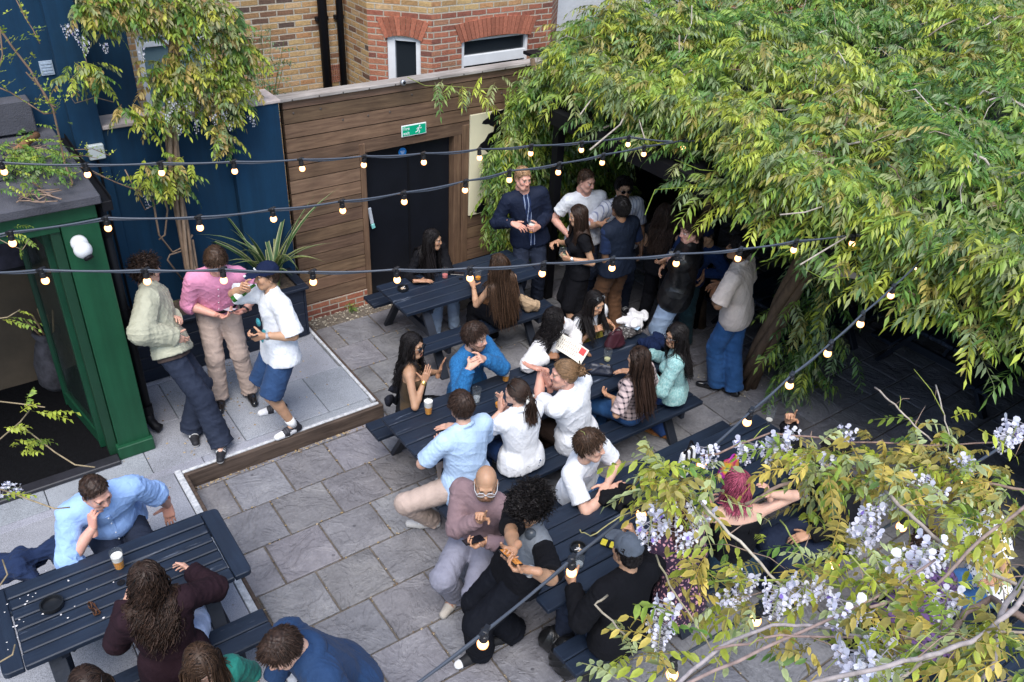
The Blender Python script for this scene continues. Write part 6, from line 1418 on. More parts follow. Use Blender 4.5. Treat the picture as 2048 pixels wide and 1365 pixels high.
heap('coat', 'brown jacket on the bench left of the woman in the crop top', 'coat', at_z(966, 610, .50), (.13, .10, .12), cloth('rust_coat', (.16, .075, .035)), 8, 7)
heap('leather_jacket', 'black leather jacket slumped on the paving by the near table', 'jacket', at_z(1150, 1312, .10), (.22, .26, .30), plain('black_leather', (.010, .010, .011), .36, .2, 20, .3, 30), 12, 8)
heap('shoulder_bag', 'black soft shoulder bag at the hip of the woman in sunglasses', 'bag', at_z(792, 800, .52), (.15, .10, .14), cloth('black_bag', (.012, .013, .02)), 8, 9)
def bag(name, label, p, w, d, h, rz, mat, taper=.85, handle=None, hmat=None):
    t = thing(name, tuple(p), label, 'bag'); p = np.array(p); ca, sa_ = math.cos(rz), math.sin(rz); X = np.array([ca, sa_, 0]); Y_ = np.array([-sa_, ca, 0])
    f = Field(p-.35, p+np.array([.35, .35, .45]), .008)
    for i in range(5):
        s = (i/4-.5)*(w-d); f.add(Cap(p+X*s+(0, 0, d*.4), p+X*s*taper+(0, 0, h), d*.5, d*.28, (X, .9)), .03)
    f.clip(p, np.array([0, 0, -1.])); V, F = f.surface(); V = relax(V, F, 2); V = V+normals(V, F)*crease(V, .006, 3, 45)[:, None]
    mesh_obj('body', V, F, mat, t, True)
    part('zip', plain('brass', (.45, .33, .14), .35, .1, metal=.8), t, lambda m: m.tube([p+X*((i/8-.5)*(w-d)*taper)+(0, 0, h+d*.25) for i in range(9)], .004, 6))
    if handle: part('strap', hmat or mat, t, lambda m: m.tube([p+X*(w*.32)*math.cos(a)+(0, 0, h+handle*math.sin(a))+Y_*.02*math.sin(2*a) for a in np.linspace(0, 3.1416, 15)], .008, 8), smooth=True)
    return t
bag('handbag', 'maroon leather handbag standing on the middle table', at_z(1228, 694, .752), .24, .10, .15, -.15, plain('oxblood_leather', (.045, .012, .018), .4, .2, 20, .2), .7, .06)
bag('clutch_bag', 'long navy clutch bag lying on the middle table', at_z(1200, 748, .752), .27, .10, .085, -.75, plain('navy_leather', (.012, .016, .03), .45, .2, 20, .2), .95)
bag('tote_bag', 'black and white striped tote bag on the table near the wisteria', at_z(1368, 948, .752), .22, .08, .24, .1, cloth('striped_canvas', (.70, .70, .70), 'stripe_wide', col2=(.015, .015, .018)), 1.0, .09, black)
bag('rainbow_bag', 'small rainbow coloured bag behind the pink haired woman', at_z(1455, 952, .752), .20, .08, .16, -.2, None, .9, .05)
def rainbow():
    m, nt, b = newmat('rainbow_cloth'); v = coords(nt); c = ramp(nt, noise(nt, v, 7, 2), [(.32, (.20, .02, .45)), (.42, (.45, .03, .10)), (.5, (.55, .28, .02)), (.58, (.28, .42, .03)), (.68, (.04, .20, .05))]); L(nt, c, b.inputs['Base Color']); b.inputs['Roughness'].default_value = .6; return m
_rb = rainbow()
for o in bpy.data.objects:
    if o.parent and o.parent.name.startswith('rainbow_bag') and o.name.split('.')[0] in ('body', 'strap'):
        o.data.materials.clear(); o.data.materials.append(_rb)
tp = thing('tobacco_pouch', tuple(at_z(1217, 1090, .755)), 'yellow and black tobacco pouch on the near table', 'pouch'); pp = at_z(1217, 1090, .755)
part('pouch', plain('pouch_yellow', (.60, .50, .03), .4, .1), tp, lambda m: m.beam(pp+np.array([-.03, .05, .01]), pp+np.array([.03, -.05, .012]), .06, .018), bevel=.006)
part('band', near_black, tp, lambda m: m.beam(pp+np.array([-.008, .013, .011]), pp+np.array([.008, -.013, .0115]), .062, .020), bevel=.004)
picnic('bare dark picnic table in the near right corner under the wisteria', 1.1, 3.0, -8.0, -7.28, 0)
picnic('dark picnic table below the bottom edge of the terrace', -3.75, -2.13, -6.2, -5.5, TZ)
sp = thing('speaker', (3.2, -4.6, 1.9), 'pale grey outdoor speaker hanging under the pergola edge', 'speaker')
part('case', plain('speaker_grey', (.42, .37, .35), .6, .08), sp, lambda m: m.beam((3.06, -4.50, 2.04), (3.36, -4.72, 1.98), .16, .20), bevel=.012)
part('bracket', near_black, sp, lambda m: m.beam((3.22, -4.6, 2.08), (3.25, -4.5, 2.45), .03, .012))
# ================================================================== FESTOON LIGHTS
bulbm, nt, b = newmat('lit_bulb')
em = nt.nodes.new('ShaderNodeEmission'); lw = nt.nodes.new('ShaderNodeLayerWeight'); lw.inputs['Blend'].default_value = .35
c = ramp(nt, lw.outputs['Facing'], [(.0, (1, .74, .44)), (.4, (1, .47, .18)), (1, (.8, .22, .05))]); L(nt, c, em.inputs['Color']); em.inputs['Strength'].default_value = 2.6
L(nt, em.outputs[0], nt.nodes['Material Output'].inputs['Surface'])
cablem = plain('rubber_cable', (.055, .065, .085), .45, .1); holder = plain('lamp_holder', (.012, .012, .014), .4, .1)
STR = {'topmost festoon string, running from the blue building into the wisteria': ([(8,348),(176,352),(325,348),(470,345),(603,340),(730,333),(847,327),(958,318),(1062,310),(1162,303),(1256,291)], 2.92, 2.6, [(-160, 330)], [(1345, 283)]),
 'second festoon string, rising past the fire door to the canopy': ([(28,490),(217,460),(401,458),(547,442),(685,425),(808,407),(931,383),(1018,362),(1117,347),(1205,328),(1286,311),(1366,298)], 2.85, 2.6, [(-130, 488)], [(1400, 280)]),
 'third festoon string, crossing in front of the terrace group': ([(89,565),(296,565),(449,563),(627,568),(793,563),(940,560),(1086,550),(1223,540),(1351,530),(1477,520),(1588,503),(1702,490)], 2.72, 2.6, [(-70, 545)], [(1790, 465)]),
 'thick diagonal festoon string rising from the bottom centre to the canopy': ([(968,1293),(1140,1147),(1282,1030),(1402,935),(1496,848),(1577,775),(1655,710),(1719,650),(1780,595),(1834,543),(1886,498)], 2.6, 2.6, [(760, 1420)], [(1960, 430)]),
 'lowest festoon string among the wisteria blossom': ([(1340,1352),(1510,1243),(1668,1135),(1802,1056),(1925,962)], 2.6, 2.6, [(1180, 1450)], [(2110, 820)])}
for lab, (pts, za, zb, pre, post) in STR.items():
    P = [at_z(x, y, za+(zb-za)*i/(len(pts)-1)) for i, (x, y) in enumerate(pts)]
    P0 = [at_z(*q, za+.07) for q in pre]; P1 = [at_z(*q, zb+.15) for q in post]
    root = thing('string_lights', tuple(P[0]), lab, 'string lights', 'festoon strings over the yard')
    top = [p+np.array([0, 0, .088]) for p in P]; path = []
    full = P0+top+P1
    for i in range(len(full)-1):
        for t in np.linspace(0, 1, 9)[:-1]:
            q = full[i]*(1-t)+full[i+1]*t; q = q-np.array([0, 0, .010*4*t*(1-t)]); path.append(q)
    path.append(full[-1])
    part('cable', cablem, root, lambda m: (m.tube(path, .0065, 8), m.tube([q+np.array([.004, .004, -.011+.006*math.sin(i*.7)]) for i, q in enumerate(path)], .0055, 8)), smooth=True)
    for i, p in enumerate(P):
        tl = np.array([random.uniform(-.1, .1), random.uniform(-.1, .1), -1]); tl /= np.linalg.norm(tl); tp_ = p+np.array([0, 0, .085])
        h_ = part('lamp_holder', holder, root, lambda m: (m.lathe([(.010, -.014), (.016, -.010), (.016, .012), (.012, .014), (.0185, .018), (.019, .048), (.016, .054)], tp_, tuple(tl), 14), m.beam(tp_+np.array([-.026, -.012, .004]), tp_+np.array([.026, .012, .004]), .02, .016)), smooth=False)
        part('bulb', bulbm, h_, lambda m: m.lathe([(.011, .050), (.013, .053), (.0205, .062), (.0235, .074), (.0215, .086), (.014, .095), (0, .098)], tp_, tuple(tl), 16), smooth=True)
# ================================================================== PLANTS
leaf_m = attrmat('leaf', .42, .22, 35, .5, 0, .30); leaf_soft = attrmat('leaf_soft', .5, .2, 35, .4, 0, .35)
bark = attrmat('bark', .85, .3, 25, .2, bmp=.8, bscale=60, stretch=(1, 1, .3)); petal_m = attrmat('blossom', .55, .12, 90, .3, 0, .35)
def pinnate(B, D, Ln, ns=6, ll=.075, lw=.021, droop=.35, col=None, r=None, leafdroop=.5, wide=.42, fine=False):
    """compound leaves: N rachises, each with ns pairs of folded leaflets and one at the tip"""
    r = r or rng; N_ = len(B); D = D/(np.linalg.norm(D, axis=1)[:, None]+1e-9); up = np.array([0, 0, 1.])
    S_ = np.cross(D, up); S_ /= np.linalg.norm(S_, axis=1)[:, None]+1e-9
    rl = r.normal(0, .5, N_)[:, None]; U = np.cross(S_, D); S_ = S_*np.cos(rl)+U*np.sin(rl)
    Vs = []; Cs = []
    ts = [(.16+.80*i/ns, s) for i in range(ns) for s in (1, -1)]+[(1., 0)]
    for t, s in ts:
        t2 = t+r.normal(0, .015, N_); o = B+Ln[:, None]*(D*t2[:, None]-up*(droop*t2**2)[:, None]); T = D-up*(2*droop*t2)[:, None]; T /= np.linalg.norm(T, axis=1)[:, None]
        a = r.normal(.98, .09, N_)[:, None] if s else 0
        d = (T*np.cos(a)+S_*np.sin(a)*s) if s else T.copy()
        d = d-up*(leafdroop*r.uniform(.7, 1.3, N_))[:, None]; d /= np.linalg.norm(d, axis=1)[:, None]
        l = (ll*(1-.35*abs(t-.5))*r.uniform(.75, 1.2, N_)*(Ln/.28)**.5)[:, None]; w = l*lw/ll
        x = np.cross(d, U+r.normal(0, .35, (N_, 3))); x /= np.linalg.norm(x, axis=1)[:, None]+1e-9; n = np.cross(x, d)
        n = np.where((n[:, 2:3] < 0), -n, n)
        if fine:
            cc = col*r.uniform(.8, 1.2, (N_, 1)); e1, e2 = d*l*.22, d*l*.62
            Vs.append(np.stack([o, o+e1+x*w*.82+n*w*.3, o+e1, o+e1-x*w*.82+n*w*.3, o+e2+x*w*.88+n*w*.25-up*l*.04, o+e2-up*l*.05, o+e2-x*w*.88+n*w*.25-up*l*.04, o+d*l-up*l*.14], 1))
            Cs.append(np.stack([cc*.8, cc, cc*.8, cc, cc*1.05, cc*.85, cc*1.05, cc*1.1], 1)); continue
        v = np.stack([o, o+d*l*wide+x*w+n*w*.35, o+d*l*(wide+.05), o+d*l*wide-x*w+n*w*.35, o+d*l-up*l*.12], 1); Vs.append(v)
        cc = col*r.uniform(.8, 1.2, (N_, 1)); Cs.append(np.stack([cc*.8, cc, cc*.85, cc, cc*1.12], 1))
    V = np.concatenate(Vs).reshape(-1, 3); C = np.concatenate(Cs).reshape(-1, 3); nv = 8 if fine else 5; k = len(V)//nv; b0 = np.arange(k)[:, None]*nv
    F = np.concatenate([b0+np.array(q) for q in (((0, 1, 2), (0, 2, 3), (1, 4, 5), (1, 5, 2), (2, 5, 6), (2, 6, 3), (4, 7, 5), (5, 7, 6)) if fine else ((0, 1, 2), (0, 2, 3), (1, 4, 2), (2, 4, 3)))])
    # the rachis itself: a thin strip
    Rv = []; 
    for t in (0, .5, 1.):
        o = B+Ln[:, None]*(D*t-up*(droop*t*t)); Rv += [o-S_*.0016, o+S_*.0016]
    Rv = np.stack(Rv, 1).reshape(-1, 3); q0 = len(V)+np.arange(N_)[:, None]*6
    F2 = np.concatenate([q0+np.array(q) for q in ((0, 1, 3), (0, 3, 2), (2, 3, 5), (2, 5, 4))])
    return np.concatenate([V, Rv]), np.concatenate([F, F2]), np.concatenate([C, np.repeat(col*np.array([.9, .8, .7]), 6, 0)])
PAL = np.array([(.39, .45, .055), (.25, .36, .055), (.12, .235, .045), (.28, .32, .12), (.18, .25, .10), (.36, .31, .08), (.065, .14, .035)])
def palette(n, w, r=None): 
    r = r or rng; i = r.choice(len(PAL), n, p=np.array(w)/sum(w)); return PAL[i]*r.uniform(.8, 1.2, (n, 1))
def lump(x, y, s=1.):
    return (np.sin(x*1.9*s+1.3*np.sin(y*1.1*s))+np.sin(y*2.3*s+x*.7+1.7*np.sin(x*1.4*s))+.7*np.sin(x*4.1*s+y*3.3*s)+.5*np.sin(y*6.1*s-x*5.2*s))/3.2
sm = lambda t: np.clip(t, 0, 1)**2*(3-2*np.clip(t, 0, 1))
edge = lambda y: np.interp(y, [-7.5, -6.75, -6, -4.3, -3.6, -3, -1.8, -.9, -.3, .2, .7, 1.3], [3.3, 2.40, 2.32, 2.34, 2.55, 2.68, 2.66, 2.78, 3.05, 3.45, 4.2, 5.2])
def topz(x, y): return 2.56+.42*sm((x-edge(y))/1.0)+.26*sm((x-4)/4)+.36*lump(x, y)*sm((x-edge(y)+.2)/.8)+.20*lump(x*2.3+1, y*2.3)
# ---- pergola that carries the big wisteria
pg = thing('pergola', (4, -3, 0), 'black timber pergola carrying the wisteria, dark underneath', 'pergola')
part('roof', near_black, pg, lambda m: (m.box((2.75, -7.4, 2.46), (11.5, -.95, 2.50)), m.box((3.7, -.949, 2.46), (11.5, .9, 2.50))))
part('beam', near_black, pg, lambda m: m.box((2.62, -6.4, 2.30), (2.74, -.95, 2.455)))
for i, (x, y) in enumerate(((3.4, -7.2), (3.95, -2.55), (2.82, -1.05), (6.6, -6.2), (7.5, -2.5))):
    part('post', near_black, pg, lambda m: m.box((x-.05, y-.05, 0), (x+.05, y+.05, 2.455)))
dkw = thing('shade_wall', (8.4, -2, 0), 'added dark walls keeping light out of the covered seating area', 'wall')
part('wall', plain('shade_wall_black', (.012, .012, .014), .9, .3, 5), dkw, lambda m: (m.box((8.3, -10, 0), (8.5, 3, 2.455)), m.box((3.92, .35, 0), (8.29, .55, 2.455)), m.box((3.3, -7.6, 0), (8.29, -7.4, 2.9))))
# ---- big wisteria
wi = thing('wisteria', (3.5, -3.75, 0), 'huge yellow-green wisteria spreading over the pergola', 'climber')
def vines(m, paths, r0, colv, n=7):
    for P in paths: m.tube(P, np.linspace(r0, r0*.7, len(P)) if np.isscalar(r0) else r0, n, True, colv)
m = MB()
base = np.array([(3.55, -3.72, 0), (3.52, -3.85, .6), (3.50, -3.98, 1.2), (3.42, -4.15, 1.8), (3.25, -4.3, 2.4), (3.0, -4.3, 2.9)])
for k in range(5):
    a = k*1.26; P = [q+np.array([.075*math.cos(a+i*.9), .075*math.sin(a+i*.9), 0]) for i, q in enumerate(base)]
    m.tube(np.array(P), .052, 9, True, (.115, .075, .048))
m.tube([(4.0, -2.6, 0), (3.95, -2.5, .8), (3.9, -2.45, 1.7), (3.6, -2.4, 2.7)], .06, 9, True, (.10, .068, .045))
m.build('trunk', bark, wi, True, col=True)
m = MB(); r = random.Random(3)
for k in range(110):
    y = r.uniform(-6.3, .4); x = float(edge(y))+r.uniform(0.1, 6.5); a = r.uniform(0, 6.28); P = []; n_ = r.randint(5, 9)
    for i in range(n_):
        P.append((x, y, float(topz(np.array(x), np.array(y)))+r.uniform(-.16, .03))); a += r.uniform(-.5, .5); x += .16*math.cos(a); y += .16*math.sin(a)
        if x < float(edge(y)): break
    if len(P) > 2: m.tube(P, r.choice((.004, .006, .010)), 6, True, r.choice(((.30, .24, .19), (.16, .11, .08), (.42, .37, .32))))
for (pts, z, rad) in (([(1330,110),(1270,190),(1240,250),(1180,300)], 2.75, .008), ([(1310,150),(1275,230),(1290,280)], 2.7, .006), ([(1230,130),(1190,190),(1160,230)], 2.75, .007), ([(1890,440),(1850,500),(1870,540),(1960,590)], 2.5, .006), ([(1900,480),(1930,540),(1880,575)], 2.5, .005), ([(1700,470),(1650,500),(1600,530)], 2.7, .006), ([(1560,430),(1610,425),(1670,405)], 2.85, .006), ([(1680,490),(1620,500),(1612,540),(1650,560),(1700,555)], 2.5, .003), ([(1350,320),(1400,340),(1460,345)], 2.6, .004), ([(1290,430),(1310,380),(1370,375),(1450,378)], 2.5, .004)):
    m.tube([at_z(x, y, z+.02*math.sin(i*2)) for i, (x, y) in enumerate(pts)], rad, 6, True, (.36, .31, .26) if rad > .0045 else (.16, .22, .03))
m.build('vine', bark, wi, True, col=True)
# crown, top side
def cloud(n, xr, yr, gen):
    x = rng.uniform(*xr, n); y = rng.uniform(*yr, n); return gen(x, y)
Bs = []; Ds = []; Ls = []; Cs = []
n = 11600; y = rng.uniform(-7.5, 1.3, n); x = edge(y)+8.6*rng.random(n)**1.12
z = topz(x, y)+rng.normal(-.05, .07, n); a = rng.uniform(0, 6.28, n)+0
dirx = np.cos(a)-.55*(x < 3.2); diry = np.sin(a)-.35
Bs.append(np.stack([x, y, z], 1)); Ds.append(np.stack([dirx, diry, rng.uniform(-.15, .5, n)], 1)); Ls.append(rng.uniform(.16, .40, n))
gpatch = sm((lump(x*.8+3, y*.8)+.15)*2.2); cy = palette(n, [5, 5, 2, 3, 2, 2, .6]); cg = palette(n, [1, 4, 6, 1, 2, .2, 2]); Cs.append(np.where((rng.random(n) < gpatch)[:, None], cg, cy))
# hanging fringe along the yard side
lowy = np.array([-6.75, -6.35, -6.15, -6.02, -5.75, -5.45, -5.2, -4.95, -4.5, -4.15, -3.9, -3.75, -3.3, -3.15, -2.7, -2.1, -1.5, -.7, .3]); lowz = np.array([2.66, 2.80, 2.95, 2.56, 2.46, 2.48, 2.70, 2.80, 2.88, 2.86, 2.90, 3.0, 3.0, 2.90, 2.92, 2.84, 2.74, 2.60, 2.6])
n = 2600; y = rng.uniform(-6.7, -.6, n); lz = np.interp(y, lowy, lowz)+.10; tt = rng.random(n)**.8
x = edge(y)+.12+np.abs(rng.normal(0, .16, n))+.18*lump(y*1.5, y*.3)+.25*(1-tt)*rng.random(n); z = lz+(2.95-lz)*tt+rng.normal(0, .05, n)
Bs.append(np.stack([x, y, z], 1)); Ds.append(np.stack([rng.normal(-.45, .5, n), rng.normal(-.2, .6, n), rng.uniform(-.7, .3, n)], 1)); Ls.append(rng.uniform(.12, .27, n)); Cs.append(palette(n, [5, 5, 2.5, 3, 3, 2, 1]))
# inside skin so that no light leaks through
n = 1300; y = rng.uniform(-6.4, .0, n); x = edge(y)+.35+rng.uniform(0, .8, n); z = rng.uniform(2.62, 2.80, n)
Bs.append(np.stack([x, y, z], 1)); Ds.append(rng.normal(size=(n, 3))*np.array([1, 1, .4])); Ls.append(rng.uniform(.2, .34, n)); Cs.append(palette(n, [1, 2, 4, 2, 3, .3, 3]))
# lower leaves round the trunk
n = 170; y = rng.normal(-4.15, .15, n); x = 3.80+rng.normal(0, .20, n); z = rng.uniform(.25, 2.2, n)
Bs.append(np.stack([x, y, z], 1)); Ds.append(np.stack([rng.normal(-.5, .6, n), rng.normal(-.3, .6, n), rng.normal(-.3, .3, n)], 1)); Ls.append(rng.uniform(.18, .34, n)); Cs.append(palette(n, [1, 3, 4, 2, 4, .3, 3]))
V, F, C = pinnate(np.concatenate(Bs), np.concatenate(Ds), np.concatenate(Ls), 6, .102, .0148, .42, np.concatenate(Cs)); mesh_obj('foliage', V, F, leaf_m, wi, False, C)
# fine feathery growth mixed into the top
n = 2600; y = rng.uniform(-6, .8, n); x = edge(y)+.5+6.3*rng.random(n); k = lump(x*.8+3, y*.8) > .0; x, y = x[k], y[k]; n = len(x); z = topz(x, y)+rng.uniform(-.02, .10, n)
V, F, C = pinnate(np.stack([x, y, z], 1), np.stack([rng.normal(0, .5, n), rng.normal(0, .5, n), rng.uniform(.4, 1, n)], 1), rng.uniform(.10, .18, n), 5, .045, .006, .3, palette(n, [.2, 2, 6, .3, 1, 0, 1])*np.array([.75, 1.15, 1.0]), leafdroop=.0); mesh_obj('feathery_growth', V, F, leaf_m, wi, False, C)
# ---- climber on the fence beside the cream panel
cl = thing('fence_climber', (3.0, -.15, .3), 'leafy green climber covering the fence beside the cream panel', 'climber')
n = 2500; z = rng.uniform(.55, 2.72, n); xl = np.interp(z, [.4, .96, 1.4, 1.62, 2.0, 2.12, 2.4, 2.75, 3.0], [2.7, 2.44, 2.50, 2.40, 2.62, 2.70, 2.75, 3.1, 3.4]); x = xl-.04+2.2*rng.random(n)**1.3; y = -.12-.30*rng.random(n)-.12*np.abs(lump(x*2, z*2)); 
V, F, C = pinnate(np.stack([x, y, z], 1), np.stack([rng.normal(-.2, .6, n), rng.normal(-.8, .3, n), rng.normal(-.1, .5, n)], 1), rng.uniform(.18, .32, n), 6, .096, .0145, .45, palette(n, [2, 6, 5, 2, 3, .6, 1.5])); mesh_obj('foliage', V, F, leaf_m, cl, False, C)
sp_ = [at_y(px, py, -.12) for px, py in ((890, 172), (905, 168), (925, 172), (940, 178), (955, 175), (870, 165), (885, 160), (965, 150), (990, 165), (1000, 185), (1010, 200), (965, 200), (1020, 170), (1040, 180), (1000, 150), (1060, 165), (1080, 190))]
B = np.array(sp_); n = len(B); V, F, C = pinnate(B, np.stack([rng.normal(-.4, .6, n), rng.normal(-.5, .3, n), rng.normal(-.3, .3, n)], 1), rng.uniform(.20, .30, n), 6, .095, .013, .45, palette(n, [3, 6, 3, 2, 1, 1, 0])); mesh_obj('foliage', V, F, leaf_m, cl, False, C)
m = MB(); m.tube([at_y(x, y, -.1) for x, y in ((815, 155), (850, 172), (890, 172), (960, 178), (1060, 178))], .004, 6, True, (.22, .25, .06)); m.tube([(3.5, -.15, 0), (3.3, -.12, .9), (3.35, -.1, 1.8), (3.1, -.1, 2.7)], .03, 8, True, (.12, .085, .055)); m.build('stem', bark, cl, True, col=True)
# ---- blossom
def raceme(m, p, d, Ln, n=34, s=1., r=None, pale=0.):
    r = r or random; p = np.array(p); d = nrm(d); x = nrm(np.cross(d, [.3, .5, .8])); y = np.cross(d, x)
    m.tube([p, p+d*Ln*.5, p+d*Ln], [.003*s, .0022*s, .001*s], 5, True, (.30, .34, .16))
    for i in range(n):
        t = (i+.5)/n; a = i*2.4+r.random(); rad = (.034*(1-.75*t)+.004)*s; o = p+d*Ln*t; out = nrm(x*math.cos(a)+y*math.sin(a)-np.array([0, 0, .2])); c = o+out*rad
        m.tube([o, c], [.0012*s, .0010*s], 4, False, (.45, .42, .45))
        q = .0165*s*(1-.55*t)*r.uniform(.8, 1.25); sd = nrm(np.cross(out, d)); 
        w = r.uniform(.8, 1.1); lil = (.76*w, .75*w, .88*w) if r.random() > pale else (.84*w, .83*w, .88*w); dp = (.22, .15, .50)
        def petal(dr, sdv, l, wd, colr, cup=.25):
            nv = nrm(np.cross(sdv, dr)); P = [c]
            for tt, ws, cu in ((.35, .75, .0), (.75, 1., .6), (1., .45, 1.)): P += [c+dr*l*tt+sdv*wd*ws+nv*l*cup*cu, c+dr*l*tt-sdv*wd*ws+nv*l*cup*cu]
            m.add(P, [(0, 1, 2), (1, 3, 4, 2), (3, 5, 6, 4)], colr)
        petal(nrm(out*.8-d*.75), sd, q*1.25, q*.62, lil, -.3)
        petal(nrm(out*.9+d*.45), sd, q*1.0, q*.34, dp if r.random() < .16 else lil, .2)
        petal(nrm(out*.8+d*.3+sd*.7), nrm(np.cross(out, sd)+d*.2), q*.95, q*.32, lil, .15)
        petal(nrm(out*.8+d*.3-sd*.7), nrm(np.cross(out, sd)+d*.2), q*.95, q*.32, lil, .15)
# ---- wisteria on the blue wall
ww = thing('wall_wisteria', (-1.25, -.25, .76), 'wisteria with a plaited bare trunk on the blue wall', 'climber')
m = MB(); base = [np.array(q) for q in ((-1.20, -.30, .74), (-1.24, -.24, 1.16), (-1.22, -.18, 1.87), (-1.15, -.16, 2.61), (-1.02, -.16, 3.2), (-.85, -.12, 3.75))]
fine = [];
for i in range(len(base)-1):
    for t in np.linspace(0, 1, 6)[:-1]: fine.append(base[i]*(1-t)+base[i+1]*t)
fine.append(base[-1])
for k in range(6):
    a = k*1.05; m.tube([q+(.040+.012*math.sin(i*.5+k))*np.array([math.cos(a+i*.22), .7*math.sin(a+i*.22), 0]) for i, q in enumerate(fine)], .022-.001*k, 8, True, (.30, .215, .15) if k % 2 else (.23, .16, .11))
for pts, rad in (([(305, 395), (318, 470), (345, 505), (372, 492), (385, 470)], .010), ([(372, 500), (340, 510), (335, 520), (365, 560)], .009), ([(325, 380), (335, 420), (330, 470), (318, 480)], .009), ([(170, 335), (230, 365), (282, 385)], .004), ([(250, 340), (290, 420), (330, 400), (335, 380)], .006), ([(165, 100), (172, 120), (180, 150)], .004), ([(228, 205), (190, 195), (150, 207), (135, 185), (160, 150)], .004), ([(345, 100), (300, 60), (240, 40)], .010), ([(350, 90), (400, 50), (450, 20)], .010), ([(352, 230), (420, 200), (480, 190)], .009), ([(385, 480), (395, 540), (372, 590)], .012)):
    m.tube([at_y(x, y, -.20) for x, y in pts], rad, 7, True, (.24, .17, .12))
m.build('trunk', bark, ww, True, col=True)
Bs = []; 
def blob(n, cx, cy, rx, ry, y0, pw=.6):
    a = rng.uniform(0, 6.28, n); q = rng.random(n)**pw; return [at_y(cx+rx*q_*math.cos(a_), cy+ry*q_*math.sin(a_), y0-.22*rng.random()*(1-q_*.6)) for a_, q_ in zip(a, q)]
for n, cx, cy, rx, ry, y0 in ((230, 280, 10, 130, 50, -.12), (160, 405, 35, 80, 48, -.1), (80, 195, 15, 55, 38, -.12), (190, 375, 150, 100, 50, -.14), (110, 450, 185, 60, 55, -.14), (90, 465, 100, 50, 40, -.08), (44, 320, 225, 50, 38, -.14), (62, 330, 340, 58, 36, -.22), (28, 190, 145, 25, 22, -.15), (14, 250, 215, 22, 8, -.2), (26, 440, 270, 35, 30, -.2), (12, 150, 140, 20, 30, -.18)): Bs += blob(n, cx, cy, rx, ry, y0)
B = np.array(Bs); n = len(B); cc = np.where((rng.random(n) < .38)[:, None], palette(n, [3, 1, 1, 4, 2, 4, .3])*np.array([1.15, .98, 1.2]), palette(n, [4, 5, 3, 2, 1, 1, 1]))
V, F, C = pinnate(B, np.stack([rng.normal(0, .7, n), rng.normal(-.7, .35, n), rng.normal(-.15, .45, n)], 1), rng.uniform(.11, .21, n), 5, .078, .0155, .35, cc, fine=True); mesh_obj('foliage', V, F, leaf_soft, ww, False, C)
for px, py in ((130, 60), (147, 70), (158, 85), (170, 92), (208, 98), (280, 105), (340, 205), (350, 215), (333, 235), (375, 215), (390, 250), (425, 240), (445, 235), (460, 255), (295, 400), (315, 395), (500, 240), (355, 260)):
    m = MB(); raceme(m, at_y(px, py-12, -.34), (random.uniform(-.2, .2), -.1, -1), random.uniform(.08, .15), 13, .8, pale=.5); m.build('flower_cluster', petal_m, ww, col=True)
# ---- phormium and small plants in the planter
ph = thing('flax_plant', (-.42, -.35, .75), 'spiky variegated flax with cream edged leaves in the planter', 'plant')
V = []; F = []; C = []
def blade(V, F, C, p, a, Ln, w, arch, lean, cm, ce, seg=9):
    d = np.array([math.cos(a), math.sin(a), 0]); s = np.array([-d[1], d[0], 0]); n0 = len(V)
    for i in range(seg+1):
        t = i/seg; h = Ln*(math.sin(t*arch)/arch); o = Ln*lean*t+Ln*(1-math.cos(t*arch))/arch; c = np.array(p)+d*o+np.array([0, 0, h]); ww_ = w*(1-(2*t-.55)**2*.5)*min(1, (1-t)*4+.03)
        for q, cl_ in ((-1, ce), (-.5, cm), (0, tuple(.8*x for x in cm)), (.5, cm), (1, ce)):
            V.append(c+s*ww_*q+np.array([0, 0, abs(q)*ww_*.5])); C.append(cl_)
    for i in range(seg):
        for j in range(4): F.append((n0+i*5+j, n0+i*5+j+1, n0+i*5+5+j+1, n0+i*5+5+j))
for k in range(30):
    blade(V, F, C, (-.42+random.uniform(-.06, .06), -.35+random.uniform(-.05, .05), .74), k*2.4+random.uniform(-.3, .3), random.uniform(.65, 1.15), random.uniform(.020, .030), random.uniform(.6, 2.0), random.uniform(.05, .35), (.05, .12, .035) if k % 3 else (.16, .20, .05), (.46, .46, .24))
mesh_obj('blade', V, F, leaf_soft, ph, True, np.array(C)); 
def sprig(name, label, cen, n, rad, hgt, ll=.03, w=(1, 4, 4, 1, 2, .2, 1), ns=4, tint=(1, 1, 1), cat='plant', stems=7):
    t = thing(name, tuple(cen), label, cat); cen = np.array(cen); m = MB(); Bl = []
    for i in range(stems):
        a = random.uniform(0, 6.28); q = rad*random.random(); e = cen+np.array([q*math.cos(a), q*math.sin(a), hgt*random.uniform(.6, 1)]); m.tube([cen+np.array([q*.3*math.cos(a), q*.3*math.sin(a), 0]), (cen+e)/2, e], .003, 5, True, (.12, .16, .05))
        for j in range(max(1, n//stems)): tt = random.uniform(.25, 1); Bl.append(cen+(e-cen)*tt)
    m.build('stem', leaf_soft, t, col=True); B = np.array(Bl); N_ = len(B)
    V, F, C = pinnate(B, np.stack([rng.normal(0, 1, N_), rng.normal(0, 1, N_), rng.uniform(-.1, .7, N_)], 1), rng.uniform(.7, 1.3, N_)*ll*3, ns, ll, ll*.28, .3, palette(N_, w)*np.array(tint)); mesh_obj('leaves', V, F, leaf_soft, t, False, C)
sprig('herb_plant', 'bushy green herb growing in the planter beside the lantern', (-.95, -.42, .755), 60, .18, .28)
sprig('herb_plant', 'low leafy seedling at the left end of the planter', (-1.62, -.40, .755), 30, .14, .16)
sprig('herb_plant', 'small green shoots in the middle of the planter', (-1.30, -.42, .755), 26, .10, .18)
